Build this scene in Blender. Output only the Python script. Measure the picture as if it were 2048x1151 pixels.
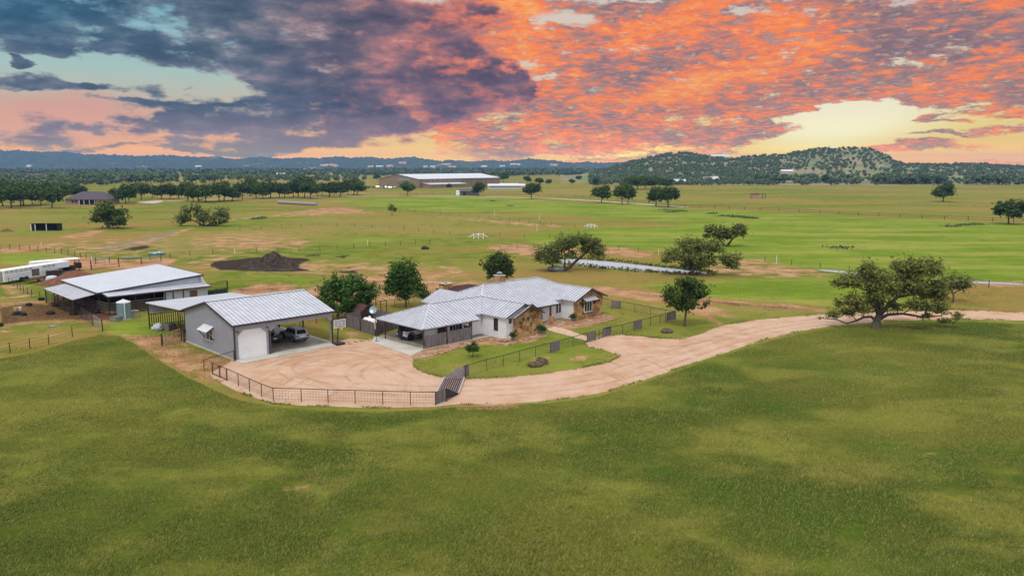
import bpy, bmesh, math, random
import numpy as np
from mathutils import Vector, Matrix, noise as mnoise
for _o in list(bpy.data.objects): bpy.data.objects.remove(_o)
SC = bpy.context.scene
COL = SC.collection
# ------------------------------------------------------------------ camera
CAM_H = 22.0
FPX = 1580.0
PITCH = math.radians(8.832)
cd = bpy.data.cameras.new('camera'); cam = bpy.data.objects.new('camera', cd); COL.objects.link(cam)
cd.sensor_width = 36.0; cd.lens = 36.0 * FPX / 2048.0
cam.location = (0, 0, CAM_H); cam.rotation_euler = (math.radians(90) - PITCH, 0, 0)
cd.clip_start = 0.5; cd.clip_end = 30000
SC.camera = cam
SC.render.resolution_x = 1024; SC.render.resolution_y = 575
SC.view_settings.view_transform = 'Standard'; SC.view_settings.look = 'None'
SC.view_settings.exposure = 0.0; SC.view_settings.gamma = 1.0
SC.render.engine = 'CYCLES'
SC.cycles.volume_bounces = 0

def srgb(r, g, b, a=1.0):
    f = lambda c: (c/255/12.92) if c/255 <= .04045 else ((c/255+.055)/1.055)**2.4
    return (f(r), f(g), f(b), a)

class NT:
    """small node-tree helper"""
    def __init__(s, tree): s.t = tree; s.t.nodes.clear()
    def node(s, typ, **kw):
        n = s.t.nodes.new(typ)
        for k, v in kw.items(): setattr(n, k, v)
        return n
    def put(s, sock, v):
        if v is None: return
        if isinstance(v, bpy.types.NodeSocket): s.t.links.new(v, sock)
        else:
            try: sock.default_value = v
            except TypeError: sock.default_value = (v, v, v)
    def m(s, op, a, b=None, c=None, clamp=False):
        n = s.node('ShaderNodeMath', operation=op, use_clamp=clamp)
        for i, v in enumerate((a, b, c)): s.put(n.inputs[i], v)
        return n.outputs[0]
    def vm(s, op, a, b=None, c=None, scale=None):
        n = s.node('ShaderNodeVectorMath', operation=op)
        s.put(n.inputs[0], a)
        if b is not None: s.put(n.inputs[1], b)
        if c is not None: s.put(n.inputs[2], c)
        if scale is not None: s.put(n.inputs['Scale'], scale)
        return n.outputs['Value'] if op in ('LENGTH', 'DOT_PRODUCT') else n.outputs[0]
    def ss(s, v, lo, hi, a=0.0, b=1.0, kind='SMOOTHSTEP'):
        n = s.node('ShaderNodeMapRange', interpolation_type=kind)
        for k, x in zip(('Value', 'From Min', 'From Max', 'To Min', 'To Max'), (v, lo, hi, a, b)): s.put(n.inputs[k], x)
        return n.outputs[0]
    def mix(s, f, a, b, blend='MIX'):
        n = s.node('ShaderNodeMix', data_type='RGBA', blend_type=blend)
        s.put(n.inputs[0], f); s.put(n.inputs[6], a); s.put(n.inputs[7], b)
        return n.outputs[2]
    def noise(s, vec, scale, detail=4.0, rough=.55, dist=0.0, dim='3D', out=0, lac=2.0):
        n = s.node('ShaderNodeTexNoise', noise_dimensions=dim)
        if vec is not None: s.put(n.inputs['Vector'], vec)
        s.put(n.inputs['Scale'], scale); s.put(n.inputs['Detail'], detail); s.put(n.inputs['Roughness'], rough)
        s.put(n.inputs['Distortion'], dist); s.put(n.inputs['Lacunarity'], lac)
        return n.outputs[out]
    def mapping(s, vec, loc=(0,0,0), rot=(0,0,0), scale=(1,1,1), kind='POINT'):
        n = s.node('ShaderNodeMapping', vector_type=kind)
        s.put(n.inputs[0], vec); n.inputs['Location'].default_value = loc
        n.inputs['Rotation'].default_value = rot; n.inputs['Scale'].default_value = scale
        return n.outputs[0]
    def ramp(s, f, stops, interp='LINEAR'):
        n = s.node('ShaderNodeValToRGB'); cr = n.color_ramp; cr.interpolation = interp
        while len(cr.elements) < len(stops): cr.elements.new(0.5)
        for e, (p_, c) in zip(cr.elements, stops): e.position = p_; e.color = c
        s.put(n.inputs[0], f); return n.outputs[0]
    def comb(s, x, y, z=0.0):
        n = s.node('ShaderNodeCombineXYZ')
        for i, v in enumerate((x, y, z)): s.put(n.inputs[i], v)
        return n.outputs[0]

# ------------------------------------------------------------------ world: sunset clouds low over the horizon, bright overcast above
SUN_EL = math.radians(58); SUN_AZ = math.radians(200)   # azimuth clockwise from +Y
def px_dir(px, py):
    u = (px-1024)/FPX; v = (575.5-py)/FPX
    d = Vector((u, math.cos(PITCH)+v*math.sin(PITCH), -math.sin(PITCH)+v*math.cos(PITCH))).normalized()
    return math.atan2(d.x, d.y), math.asin(d.z)
W = bpy.data.worlds.new('World'); SC.world = W; W.use_nodes = True
n = NT(W.node_tree)
tc = n.node('ShaderNodeTexCoord'); D = n.vm('NORMALIZE', tc.outputs['Generated'])
sep = n.node('ShaderNodeSeparateXYZ'); n.put(sep.inputs[0], D)
X, Y, Z = sep.outputs
az = n.m('ARCTAN2', X, Y); el = n.m('ARCSINE', Z)
AE = n.comb(az, el)
zz = n.m('ADD', n.m('MAXIMUM', Z, 0.0), 0.045)
P = n.comb(n.m('DIVIDE', X, zz), n.m('DIVIDE', Y, zz))          # position on the cloud deck
# domain warp in angular units
wn = n.vm('SUBTRACT', n.noise(n.mapping(AE, scale=(1, 2.6, 1)), 9.0, 5, .6, out=1), (.5, .5, .5))
AW = n.vm('ADD', AE, n.vm('MULTIPLY', wn, (.16, .05, 0)))
def blobs(lst, vec=AW):
    acc = None
    for cx, cy, rx, ry, rot, w in lst:
        a, e = px_dir(cx, cy)
        vv = vec if _last[0] is None else n.vm('MULTIPLY_ADD', n.comb(_last[0], 0.0, 0.0), (1e-7, 0, 0), vec)
        mp = n.mapping(vv, (a, e, 0), (0, 0, math.radians(rot)), (rx/1599*1.25, ry/1599*1.25, 1), 'TEXTURE')
        v = n.ss(n.vm('LENGTH', mp), 1.25, 0.25, 0.0, w)
        acc = v if acc is None else n.m('ADD', acc, v)
        _last[0] = acc          # chain the evaluation order, keeps the shader stack small
    return acc
_last = [None]
# clear sky behind the clouds
eln = n.m('DIVIDE', el, 0.21)
left = n.ramp(eln, [(0, srgb(236,160,120)), (.12, srgb(240,165,118)), (.3, srgb(208,188,158)), (.5, srgb(172,198,190)), (.75, srgb(140,185,196)), (1, srgb(110,168,186))])
midc = n.ramp(eln, [(0, srgb(238,176,92)), (.12, srgb(240,200,120)), (.3, srgb(226,206,160)), (.5, srgb(222,206,184)), (1, srgb(214,200,190))])
right = n.ramp(eln, [(0, srgb(236,160,90)), (.1, srgb(238,188,98)), (.22, srgb(232,208,126)), (.38, srgb(238,222,170)), (.6, srgb(222,206,186)), (1, srgb(196,182,182))])
clear = n.mix(n.ss(az, -.38, -.02), left, midc)
clear = n.mix(n.ss(az, .15, .42), clear, right)
clear = n.mix(blobs([(1690,230,170,60,8,1.0)], AE), clear, srgb(250,240,205))
clear = n.mix(blobs([(110,235,150,45,0,.85)]), clear, srgb(222,158,142))
# slate / mauve stratocumulus deck
C1L = [(60,25,260,48,-7,1.25),(260,75,170,24,-11,1.0),(430,12,150,26,0,.9),(560,70,190,80,-8,1.1),(700,95,240,95,-10,1.2),(850,60,140,100,0,.9),
  (900,160,150,50,-4,1.3),(985,160,70,34,4,1.3),(1010,185,50,24,0,1.0),(720,170,180,36,-6,.9),(450,232,170,27,-2,1.05),(560,245,220,42,-3,.85),(700,215,150,38,4,.8),(840,215,150,55,0,1.0),(300,204,110,6,0,.8),
  (80,158,95,14,-7,1.0),(165,170,70,8,-3,.6),(560,285,180,11,0,.8),(60,262,150,26,0,.55),(190,258,50,8,0,.7),(250,291,100,4,0,.7),(115,278,30,4,0,.5),
  (370,300,95,5,0,.7),(480,302,110,6,0,.7),(285,180,30,9,0,.6),(330,222,40,6,0,.3),(915,132,40,9,0,.9),(20,70,60,20,0,.5),(100,95,30,12,0,.45),(25,112,14,7,0,.8),(365,168,10,6,0,.8),
  (340,75,60,12,-20,-.8),(350,25,60,22,0,-.35),(340,100,80,14,-8,-.7),(640,160,70,10,-8,-.5),(700,195,70,8,0,-.75),(780,128,40,8,0,-.6),(645,215,90,7,5,-.45),(560,225,60,6,0,-.35),(880,122,60,12,10,-.5)]
b1 = n.m('MINIMUM', blobs(C1L), 1.15)
nz1 = n.noise(n.mapping(AE, scale=(1, 2.3, 1)), 16, 6, .62)
nz1b = n.noise(n.mapping(P, scale=(1, .45, 1)), 1.1, 7, .6)
d1 = n.m('ADD', n.m('MULTIPLY', b1, .8), n.m('MULTIPLY', n.m('SUBTRACT', nz1, .5), 3.4))
d1 = n.m('ADD', d1, n.m('MULTIPLY', n.m('SUBTRACT', nz1b, .5), .9))
m1 = n.ss(d1, .12, .74)
shade = n.m('ADD', n.m('MULTIPLY', n.noise(n.mapping(AE, loc=(3,1,0), scale=(1, 2.0, 1)), 11, 6, .58), .62), n.m('MULTIPLY', n.noise(n.mapping(AE, loc=(1,5,0), rot=(0,0,math.radians(12)), scale=(1, 3.2, 1)), 26, 5, .6), .38))
shade = n.m('ADD', .5, n.m('MULTIPLY', n.m('SUBTRACT', shade, .5), 1.35))
slate = n.ramp(n.m('ADD', shade, n.m('MULTIPLY', n.m('SUBTRACT', d1, .9), -.13)), [(.3, srgb(64,80,100)), (.46, srgb(84,98,116)), (.58, srgb(112,120,134)), (.72, srgb(160,160,164))])
teal = n.ramp(shade, [(.3, srgb(38,78,104)), (.5, srgb(56,98,124)), (.7, srgb(96,140,160))])
mauve = n.ramp(n.m('ADD', shade, n.m('MULTIPLY', n.m('SUBTRACT', d1, .9), -.12)), [(.3, srgb(84,72,92)), (.44, srgb(108,88,104)), (.54, srgb(140,104,112)), (.64, srgb(182,120,116)), (.76, srgb(226,150,134))])
warm = n.m('ADD', n.ss(az, -.36, -.06), n.m('MULTIPLY', n.m('SUBTRACT', shade, .5), .6), clamp=True)
c1 = n.mix(warm, slate, mauve)
c1 = n.mix(n.m('MULTIPLY', n.ss(az, -.28, -.55), n.ss(el, .09, .17)), c1, teal)
c1 = n.mix(n.m('MULTIPLY', n.ss(el, .075, .02), n.ss(az, .0, -.4, .5, .8)), c1, srgb(146,118,132))
edge1 = n.m('MULTIPLY', n.ss(d1, .95, .42), n.ss(az, -.3, .0))
c1 = n.mix(n.m('MULTIPLY', edge1, .75), c1, srgb(238,128,96))
# glowing altocumulus sheet
C2L = [(985,50,150,60,0,1.1),(1010,200,130,110,0,1.1),(1230,150,330,150,0,1.35),(1030,262,200,34,-10,1.0),(1330,262,260,34,3,1.1),(1540,80,320,110,4,1.3),(1800,70,260,100,-3,1.2),
  (1990,110,180,90,-8,1.15),(1560,190,170,60,12,1.1),(1200,296,190,16,0,1.0),(880,262,120,14,-14,.6),(1800,190,110,26,-6,.6),(1930,205,150,18,8,1.0),(1870,182,60,14,0,.5),
  (1835,240,24,9,0,.95),(1885,247,26,4,0,.8),(1985,243,80,9,0,.0),(2020,262,65,10,4,1.0),(1890,274,55,3,0,.8),(2030,232,50,5,0,.7),
  (1810,297,125,9,0,1.1),(1560,262,140,9,-2,.9),(1700,218,70,5,0,.4),(1600,282,60,4,0,.6),(2000,324,70,3,0,.7),
  (1080,42,130,22,0,-1.15),(1180,62,90,18,-10,-.6),(1620,112,120,22,8,-.85),(1640,130,80,14,0,-.5),(1560,150,90,10,10,-.4),(1400,246,150,4,-2,-1.1),(1560,235,110,10,0,-.9),
  (1690,238,190,30,10,-1.3),(1860,110,60,30,0,-.3),(1060,150,50,16,0,-.35),(1480,150,60,22,0,-.2),(870,120,60,14,0,-.2)]
b2 = n.m('MINIMUM', blobs(C2L), 1.0)
PQ = n.mapping(P, rot=(0,0,math.radians(12)), scale=(1.0, .62, 1))
cell = n.noise(PQ, 7.5, 6, .62, .35)
cell2 = n.noise(n.mapping(AE, scale=(1, 3.4, 1), rot=(0,0,math.radians(4))), 46, 5, .62, .35)
cellb = n.noise(n.mapping(AE, loc=(5,2,0), scale=(1, 2.4, 1), rot=(0,0,math.radians(8))), 9, 6, .6)
cellm = n.noise(n.mapping(P, rot=(0,0,math.radians(-20)), scale=(1.0, .5, 1)), 2.2, 5, .55, .3)
fine = n.m('ADD', n.m('ADD', n.m('MULTIPLY', cell, .40), n.m('MULTIPLY', cell2, .40)), n.m('MULTIPLY', cellm, .20))
d2 = n.m('ADD', b2, n.m('MULTIPLY', n.m('SUBTRACT', fine, .5), 3.8))
d2 = n.m('SUBTRACT', d2, n.m('MULTIPLY', n.ss(n.noise(n.mapping(AE, loc=(9,4,0), scale=(1, 3.0, 1), rot=(0,0,math.radians(10))), 13, 6, .68), .53, .68), .75))
m2 = n.m('MULTIPLY', n.ss(d2, .2, .85), n.ss(b2, .03, .3))
tone = blobs([(985,10,90,34,0,.5),(1180,70,280,40,8,.12),(1060,120,120,30,0,.22),(1330,185,260,22,14,.3),(1160,215,200,20,12,.2),(1230,300,210,12,0,.42),(960,262,130,28,0,.16),(1500,150,120,20,0,.12),(1230,265,40,40,0,.2),
  (1930,60,170,90,0,-.26),(1760,20,140,30,0,-.15),(1850,130,120,50,0,-.2),(1110,240,110,34,0,-.16),(1320,265,140,20,0,-.2),(1170,115,60,22,0,-.2),(1240,135,110,18,0,-.2),(950,95,60,40,0,-.12),(1000,190,60,50,0,-.3),
  (1620,60,120,20,8,.15),(1560,40,80,10,5,.2),(1430,60,150,40,0,.15)])
t2 = n.m('ADD', n.m('ADD', n.m('MULTIPLY', n.m('SUBTRACT', fine, .5), 4.2), n.m('MULTIPLY', n.m('SUBTRACT', cellb, .5), 2.4)), n.m('ADD', n.m('MULTIPLY', tone, .55), .49))
t2 = n.m('ADD', .5, n.m('MULTIPLY', n.m('TANH', n.m('MULTIPLY', n.m('SUBTRACT', t2, .5), 1.5)), .5))
glow = n.ramp(t2, [(.04, srgb(104,88,104)), (.22, srgb(132,104,112)), (.38, srgb(168,118,114)), (.5, srgb(206,124,100)), (.62, srgb(246,122,68)), (.76, srgb(255,136,58)), (.9, srgb(255,160,76)), (1.0, srgb(255,196,120))])
wisp = n.ss(n.noise(n.mapping(AE, loc=(2,8,0), scale=(1, 3.6, 1), rot=(0,0,math.radians(-6))), 70, 4, .65, .2), .5, .68)
glow = n.mix(n.m('MULTIPLY', wisp, .42), glow, srgb(176,140,136))
wisp2 = n.ss(n.noise(n.mapping(AE, loc=(7,3,0), scale=(1, 3.0, 1), rot=(0,0,math.radians(9))), 55, 4, .65, .2), .56, .7)
glow = n.mix(n.m('MULTIPLY', wisp2, .6), glow, srgb(255,190,124))
col = n.mix(n.m('MULTIPLY', m2, .94), clear, glow)
col = n.mix(n.m('MULTIPLY', m1, n.ss(b1, .05, .35)), col, c1)
# bright core of the sunset on the horizon
core = blobs([(1270,305,120,9,3,1.0),(1130,314,70,5,0,.5)])
col = n.mix(n.m('MULTIPLY', core, n.ss(fine, .44, .58)), col, srgb(255,232,140))
col = n.mix(n.ss(el, .008, -.01), col, srgb(235,170,110))
gl_ = n.m('ADD', n.ss(el, .075, .012, 1.0, 1.35), n.ss(el, .03, .002, 0, 1.0))
col = n.mix(1.0, col, n.comb(gl_, n.m('MULTIPLY', gl_, n.ss(el, .03, .0, 1.0, .92)), n.ss(el, .035, .0, 1.0, .2)), 'MULTIPLY')
# daylight overcast overhead, the Nishita sky showing through
sky = n.node('ShaderNodeTexSky', sky_type='NISHITA', sun_disc=False, sun_elevation=SUN_EL, sun_rotation=SUN_AZ)
nish = n.mix(1.0, sky.outputs[0], (.1, .1, .1, 1), 'MULTIPLY')
over = n.mix(.8, nish, n.mix(n.noise(P, .5, 5), (1.12, 1.17, 1.27, 1), (1.55, 1.53, 1.5, 1)))
def BG(c_):
    b_ = n.node('ShaderNodeBackground'); n.put(b_.inputs[0], c_); return b_.outputs[0]
def MS(f, a_, b_):
    m_ = n.node('ShaderNodeMixShader'); n.put(m_.inputs[0], f); n.put(m_.inputs[1], a_); n.put(m_.inputs[2], b_); return m_.outputs[0]
front = MS(n.ss(n.m('ABSOLUTE', az), .75, 1.1), BG(col), BG((.85, .86, .9, 1)))
wo = n.node('ShaderNodeOutputWorld')
W.node_tree.links.new(MS(n.ss(el, .215, .36), front, BG(over)), wo.inputs[0])
W.cycles.sampling_method = 'MANUAL'; W.cycles.sample_map_resolution = 512
# ------------------------------------------------------------------ sun (soft, overcast)
sl = bpy.data.lights.new('sun', 'SUN'); so = bpy.data.objects.new('sun', sl); COL.objects.link(so)
sl.energy = 1.8; sl.angle = math.radians(10); sl.color = (1, .95, .87)
_sd = Vector((math.sin(SUN_AZ)*math.cos(SUN_EL), math.cos(SUN_AZ)*math.cos(SUN_EL), math.sin(SUN_EL)))
so.rotation_euler = _sd.to_track_quat('Z', 'Y').to_euler(); so.location = (0, 0, 200)
# ================================================================== helpers
random.seed(11); RNG = np.random.default_rng(7)
def G(px, py, z=0.0):
    u = (px-1024)/FPX; v = (575.5-py)/FPX
    dy = math.cos(PITCH)+v*math.sin(PITCH); dz = -math.sin(PITCH)+v*math.cos(PITCH)
    t = (z-CAM_H)/dz
    return (u*t, dy*t)
def V3(px, py, z=0.0): x, y = G(px, py, z); return Vector((x, y, z))
def tag(o, label=None, cat=None, group=None, kind=None):
    if label: o['label'] = label
    if cat: o['category'] = cat
    if group: o['group'] = group
    if kind: o['kind'] = kind
    return o
def thing(name, label, cat, loc=(0,0,0), rz=0.0, group=None):
    o = bpy.data.objects.new(name, None); COL.objects.link(o); o.location = loc; o.rotation_euler = (0,0,rz)
    return tag(o, label, cat, group)
def link_mesh(name, me, parent=None):
    o = bpy.data.objects.new(name, me); COL.objects.link(o)
    if parent: o.parent = parent
    return o
def copy_tree(o, loc, rz=0.0, s=1.0, label=None, group=None):
    r = o.copy(); COL.objects.link(r); r.location = loc; r.rotation_euler = (0,0,rz); r.scale = (s,s,s) if not hasattr(s,'__len__') else s
    if label: r['label'] = label
    if group: r['group'] = group
    for ch in list(o.children):
        c = ch.copy(); COL.objects.link(c); c.parent = r
        for g in list(ch.children):
            d = g.copy(); COL.objects.link(d); d.parent = c
    return r
class MB:
    def __init__(s): s.v = []; s.f = []; s.mi = []; s.cur = 0
    def add(s, vs, fs):
        b = len(s.v); s.v.extend([tuple(p) for p in vs]); s.f.extend([tuple(i+b for i in f) for f in fs]); s.mi.extend([s.cur]*len(fs)); return s
    def box(s, c, size, rz=0.0, rx=0.0, ry=0.0):
        hx, hy, hz = size[0]/2, size[1]/2, size[2]/2
        M = Matrix.Translation(Vector(c)) @ Matrix.Rotation(rz,4,'Z') @ Matrix.Rotation(ry,4,'Y') @ Matrix.Rotation(rx,4,'X')
        vs = [M @ Vector((x*hx,y*hy,z*hz)) for z in (-1,1) for y in (-1,1) for x in (-1,1)]
        return s.add(vs, [(0,2,3,1),(4,5,7,6),(0,1,5,4),(2,6,7,3),(0,4,6,2),(1,3,7,5)])
    def bx(s, x0, x1, y0, y1, z0, z1): return s.box(((x0+x1)/2,(y0+y1)/2,(z0+z1)/2), (abs(x1-x0),abs(y1-y0),abs(z1-z0)))
    def beam(s, a, b, w, h=None, up=(0,0,1)):
        a, b = Vector(a), Vector(b); d = b-a; L = d.length
        if L < 1e-6: return s
        d /= L; h = h or w; u = Vector(up)
        if abs(d.dot(u)) > .99: u = Vector((1,0,0))
        x = d.cross(u).normalized(); y = x.cross(d).normalized()
        vs = [p + x*sx*w/2 + y*sy*h/2 for p in (a,b) for sx,sy in ((-1,-1),(1,-1),(1,1),(-1,1))]
        return s.add(vs, [(3,2,1,0),(4,5,6,7),(0,1,5,4),(1,2,6,5),(2,3,7,6),(3,0,4,7)])
    def tube(s, pts, rad, n_=8, cap=True):
        pts = [Vector(p) for p in pts]
        if not hasattr(rad,'__len__'): rad = [rad]*len(pts)
        vs = []; prev = None
        for i, p in enumerate(pts):
            d = (pts[min(i+1,len(pts)-1)] - pts[max(i-1,0)])
            d = d.normalized() if d.length > 1e-9 else Vector((0,0,1))
            if prev is None: x = d.cross(Vector((0,0,1))) if abs(d.z) < .9 else d.cross(Vector((1,0,0)))
            else: x = prev - d*prev.dot(d)
            x.normalize(); prev = x; y = d.cross(x)
            for k in range(n_):
                t = 2*math.pi*k/n_; vs.append(p + (x*math.cos(t)+y*math.sin(t))*rad[i])
        fs = []
        for i in range(len(pts)-1):
            for k in range(n_):
                a = i*n_+k; b = i*n_+(k+1)%n_; fs.append((a,b,b+n_,a+n_))
        if cap: fs.append(tuple(range(n_))[::-1]); fs.append(tuple(range((len(pts)-1)*n_, len(pts)*n_)))
        return s.add(vs, fs)
    def lathe(s, prof, c=(0,0,0), n_=16, axis='z'):
        vs = []; fs = []
        for r, z in prof:
            for k in range(n_):
                t = 2*math.pi*k/n_
                q = (r*math.cos(t), r*math.sin(t), z)
                if axis == 'x': q = (q[2], q[0], q[1])
                if axis == 'y': q = (q[0], q[2], q[1])
                vs.append((q[0]+c[0], q[1]+c[1], q[2]+c[2]))
        for i in range(len(prof)-1):
            for k in range(n_):
                a = i*n_+k; b = i*n_+(k+1)%n_; fs.append((a,b,b+n_,a+n_))
        fs.append(tuple(range(n_))[::-1]); fs.append(tuple(range((len(prof)-1)*n_, len(prof)*n_)))
        return s.add(vs, fs)
    def prism(s, poly, z0, z1):
        k = len(poly); vs = [(x,y,z0) for x,y in poly] + [(x,y,z1) for x,y in poly]
        return s.add(vs, [tuple(range(k))[::-1], tuple(range(k,2*k))] + [(i,(i+1)%k,(i+1)%k+k,i+k) for i in range(k)])
    def extrude(s, poly3, d):
        """closed planar outline (3D points) given thickness d (vector)"""
        k = len(poly3); d = Vector(d); vs = [Vector(p) for p in poly3] + [Vector(p)+d for p in poly3]
        return s.add(vs, [tuple(range(k))[::-1], tuple(range(k,2*k))] + [(i,(i+1)%k,(i+1)%k+k,i+k) for i in range(k)])
    def build(s, name, mats, parent=None, smooth=False, bevel=0.0):
        me = bpy.data.meshes.new(name); me.from_pydata(s.v, [], s.f)
        mats = mats if isinstance(mats, (list,tuple)) else [mats]
        for m_ in mats: me.materials.append(m_)
        if len(mats) > 1: me.polygons.foreach_set('material_index', s.mi)
        bm = bmesh.new(); bm.from_mesh(me); bmesh.ops.recalc_face_normals(bm, faces=bm.faces); bm.to_mesh(me); bm.free()
        if smooth: me.shade_smooth()
        me.update(); o = link_mesh(name, me, parent)
        if bevel:
            b = o.modifiers.new('bevel','BEVEL'); b.width = bevel; b.segments = 2; b.limit_method = 'ANGLE'
        return o
# ------------------------------------------------------------------ materials
def lin(r, g, b, k=1/1.3): c = srgb(r, g, b); return (c[0]*k, c[1]*k, c[2]*k, 1)
def new_mat(name):
    m_ = bpy.data.materials.new(name); m_.use_nodes = True; t = NT(m_.node_tree)
    b = t.node('ShaderNodeBsdfPrincipled'); o = t.node('ShaderNodeOutputMaterial'); m_.node_tree.links.new(b.outputs[0], o.inputs[0])
    return m_, t, b
def mat(name, c, rough=.7, metal=0.0, var=.12, scale=2.0, bump=0.0, bscale=30.0, spec=.4, c2=None, stretch=(1,1,1)):
    m_, t, b = new_mat(name)
    tc_ = t.node('ShaderNodeTexCoord').outputs['Object']
    vec = t.mapping(tc_, scale=stretch) if stretch != (1,1,1) else tc_
    f = t.ss(t.noise(vec, scale, 5, .6), .3, .7)
    hi = c2 if c2 else tuple(min(1, x*(1+var)) for x in c[:3])+(1,)
    lo = c if c2 else tuple(x*(1-var) for x in c[:3])+(1,)
    t.put(b.inputs['Base Color'], t.mix(f, lo, hi)); t.put(b.inputs['Roughness'], rough); t.put(b.inputs['Metallic'], metal)
    t.put(b.inputs['Specular IOR Level'], spec)
    if bump:
        bn = t.node('ShaderNodeBump'); t.put(bn.inputs['Strength'], bump); t.put(bn.inputs['Distance'], .05)
        t.put(bn.inputs['Height'], t.noise(vec, bscale, 4, .6)); t.put(b.inputs['Normal'], bn.outputs[0])
    return m_
M = {}
M['galv'] = mat('galvanised_roof', lin(206,207,216), .45, .1, .12, .9, spec=.5)
M['seam'] = mat('roof_seam', lin(158,160,172), .5, .3, .1, 2)
M['galv_light'] = mat('bright_galvanised', lin(222,224,232), .42, .1, .05, .3, spec=.5)
M['trim'] = mat('dark_trim', lin(72,62,66), .5, .1)
M['white'] = mat('white_paint', lin(250,250,252), .6, 0, .03, 1.5)
M['stucco'] = mat('white_stucco', lin(242,240,242), .85, 0, .05, 1.2, .3, 40)
M['rust'] = mat('rusty_pipe', lin(92,52,42), .7, .2, .25, 6)
M['darkpipe'] = mat('dark_pipe', lin(60,48,44), .6, .3, .2, 6)
M['black'] = mat('black_plastic', (.012,.012,.013,1), .5, 0, .2)
M['tyre'] = mat('rubber', (.014,.014,.015,1), .85)
M['glass'] = mat('dark_glass', (.015,.02,.024,1), .08, 0, .1, 1, spec=.8)
M['chrome'] = mat('alloy', (.55,.56,.58,1), .3, .8)
M['conc'] = mat('concrete', lin(186,180,164), .8, 0, .1, .35, .15, 20, c2=lin(208,204,194))
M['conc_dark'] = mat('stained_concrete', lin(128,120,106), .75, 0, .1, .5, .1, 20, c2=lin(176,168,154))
M['plank'] = mat('weathered_planks', lin(92,82,82), .85, 0, .2, 3.5, .4, 20, c2=lin(146,136,138), stretch=(2.4,2.4,.18))
M['brownroof'] = mat('brown_roof', lin(96,62,56), .7, .1, .2, 3)
M['wood'] = mat('raw_wood', lin(150,110,76), .8, 0, .2, 4, .3)
M['darkwood'] = mat('dark_wood', lin(78,46,36), .7, 0, .2, 4)
M['orange'] = mat('orange_rim', lin(230,90,50), .5)
M['shingle'] = mat('shingles', lin(92,82,88), .9, 0, .15, 1.5, .3, 20)
M['tanmetal'] = mat('tan_metal_siding', lin(150,128,104), .6, .1, .06, .1)
M['tan'] = mat('tan_stone_wall', lin(160,140,116), .85, 0, .15, 1)
M['darkin'] = mat('dark_interior', (.02,.019,.018,1), .9)
M['bark'] = mat('bark', (.05,.038,.028,1), .95, 0, .35, 5, .8, 14, c2=(.11,.09,.07,1))
M['green'] = mat('dark_green_tarp', lin(24,62,38), .7)
M['blue'] = mat('blue_paint', lin(36,80,140), .5)
M['steel'] = mat('grey_steel', lin(150,152,154), .45, .5, .1, 4)
M['teal'] = mat('teal_galvanised', lin(148,172,182), .35, .4, .1, 2)
M['rock'] = mat('boulder', (.045,.028,.018,1), .95, 0, .3, 3, .8, 9, c2=(.13,.085,.05,1))
M['greyrock'] = mat('grey_rock', (.2,.2,.21,1), .95, 0, .3, 2, .8, 6)
M['blacksoil'] = mat('black_soil', (.014,.010,.008,1), 1, 0, .4, 1.2, 1, 6, c2=(.07,.045,.034,1))
M['redsoil'] = mat('red_soil', lin(104,66,46), 1, 0, .3, 1.2, .8, 8, c2=lin(142,92,64))
def metal_siding(name, c, pitch=.3, axis='xy'):
    m_, t, b = new_mat(name)
    ob = t.node('ShaderNodeTexCoord').outputs['Object']; s_ = t.node('ShaderNodeSeparateXYZ'); t.put(s_.inputs[0], ob)
    w = t.m('ADD', s_.outputs[0], s_.outputs[1])
    fr = t.m('FRACT', t.m('DIVIDE', w, pitch)); rib = t.ss(t.m('ABSOLUTE', t.m('SUBTRACT', fr, .5)), .36, .48)
    col_ = t.mix(t.ss(t.noise(ob, 1.2, 4), .3, .7), tuple(x*.94 for x in c[:3])+(1,), tuple(x*1.05 for x in c[:3])+(1,))
    col_ = t.mix(t.m('MULTIPLY', rib, .28), col_, tuple(x*.55 for x in c[:3])+(1,))
    bn = t.node('ShaderNodeBump'); t.put(bn.inputs['Strength'], .8); t.put(bn.inputs['Distance'], .03); t.put(bn.inputs['Height'], rib)
    t.put(b.inputs['Base Color'], col_); t.put(b.inputs['Roughness'], .5); t.put(b.inputs['Metallic'], .15); t.put(b.inputs['Normal'], bn.outputs[0])
    return m_
M['graysiding'] = metal_siding('grey_metal_siding', lin(166,168,180))
M['palesiding'] = metal_siding('pale_metal_siding', lin(206,210,222))
def stone_mat(name, stops, scale=1.6, mortar=lin(186,150,104)):
    m_, t, b = new_mat(name); ob = t.node('ShaderNodeTexCoord').outputs['Object']
    wv = t.vm('ADD', ob, t.vm('SCALE', t.vm('SUBTRACT', t.noise(ob, 2.5, 2, out=1), (.5,.5,.5)), scale=.35))
    vo = t.node('ShaderNodeTexVoronoi', feature='F1'); t.put(vo.inputs['Vector'], wv); t.put(vo.inputs['Scale'], scale)
    ve = t.node('ShaderNodeTexVoronoi', feature='DISTANCE_TO_EDGE'); t.put(ve.inputs['Vector'], wv); t.put(ve.inputs['Scale'], scale)
    sc_ = t.node('ShaderNodeSeparateColor'); t.put(sc_.inputs[0], vo.outputs['Color'])
    c_ = t.ramp(sc_.outputs[0], stops, 'CONSTANT'); c_ = t.mix(t.ss(t.noise(ob, 5, 5), .3, .7, 0, .45), c_, lin(140,96,56))
    e_ = t.ss(ve.outputs['Distance'], .02, .08)
    t.put(b.inputs['Base Color'], t.mix(e_, mortar, c_)); t.put(b.inputs['Roughness'], .9)
    bn = t.node('ShaderNodeBump'); t.put(bn.inputs['Strength'], .7); t.put(bn.inputs['Distance'], .05); t.put(bn.inputs['Height'], e_); t.put(b.inputs['Normal'], bn.outputs[0])
    return m_
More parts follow.
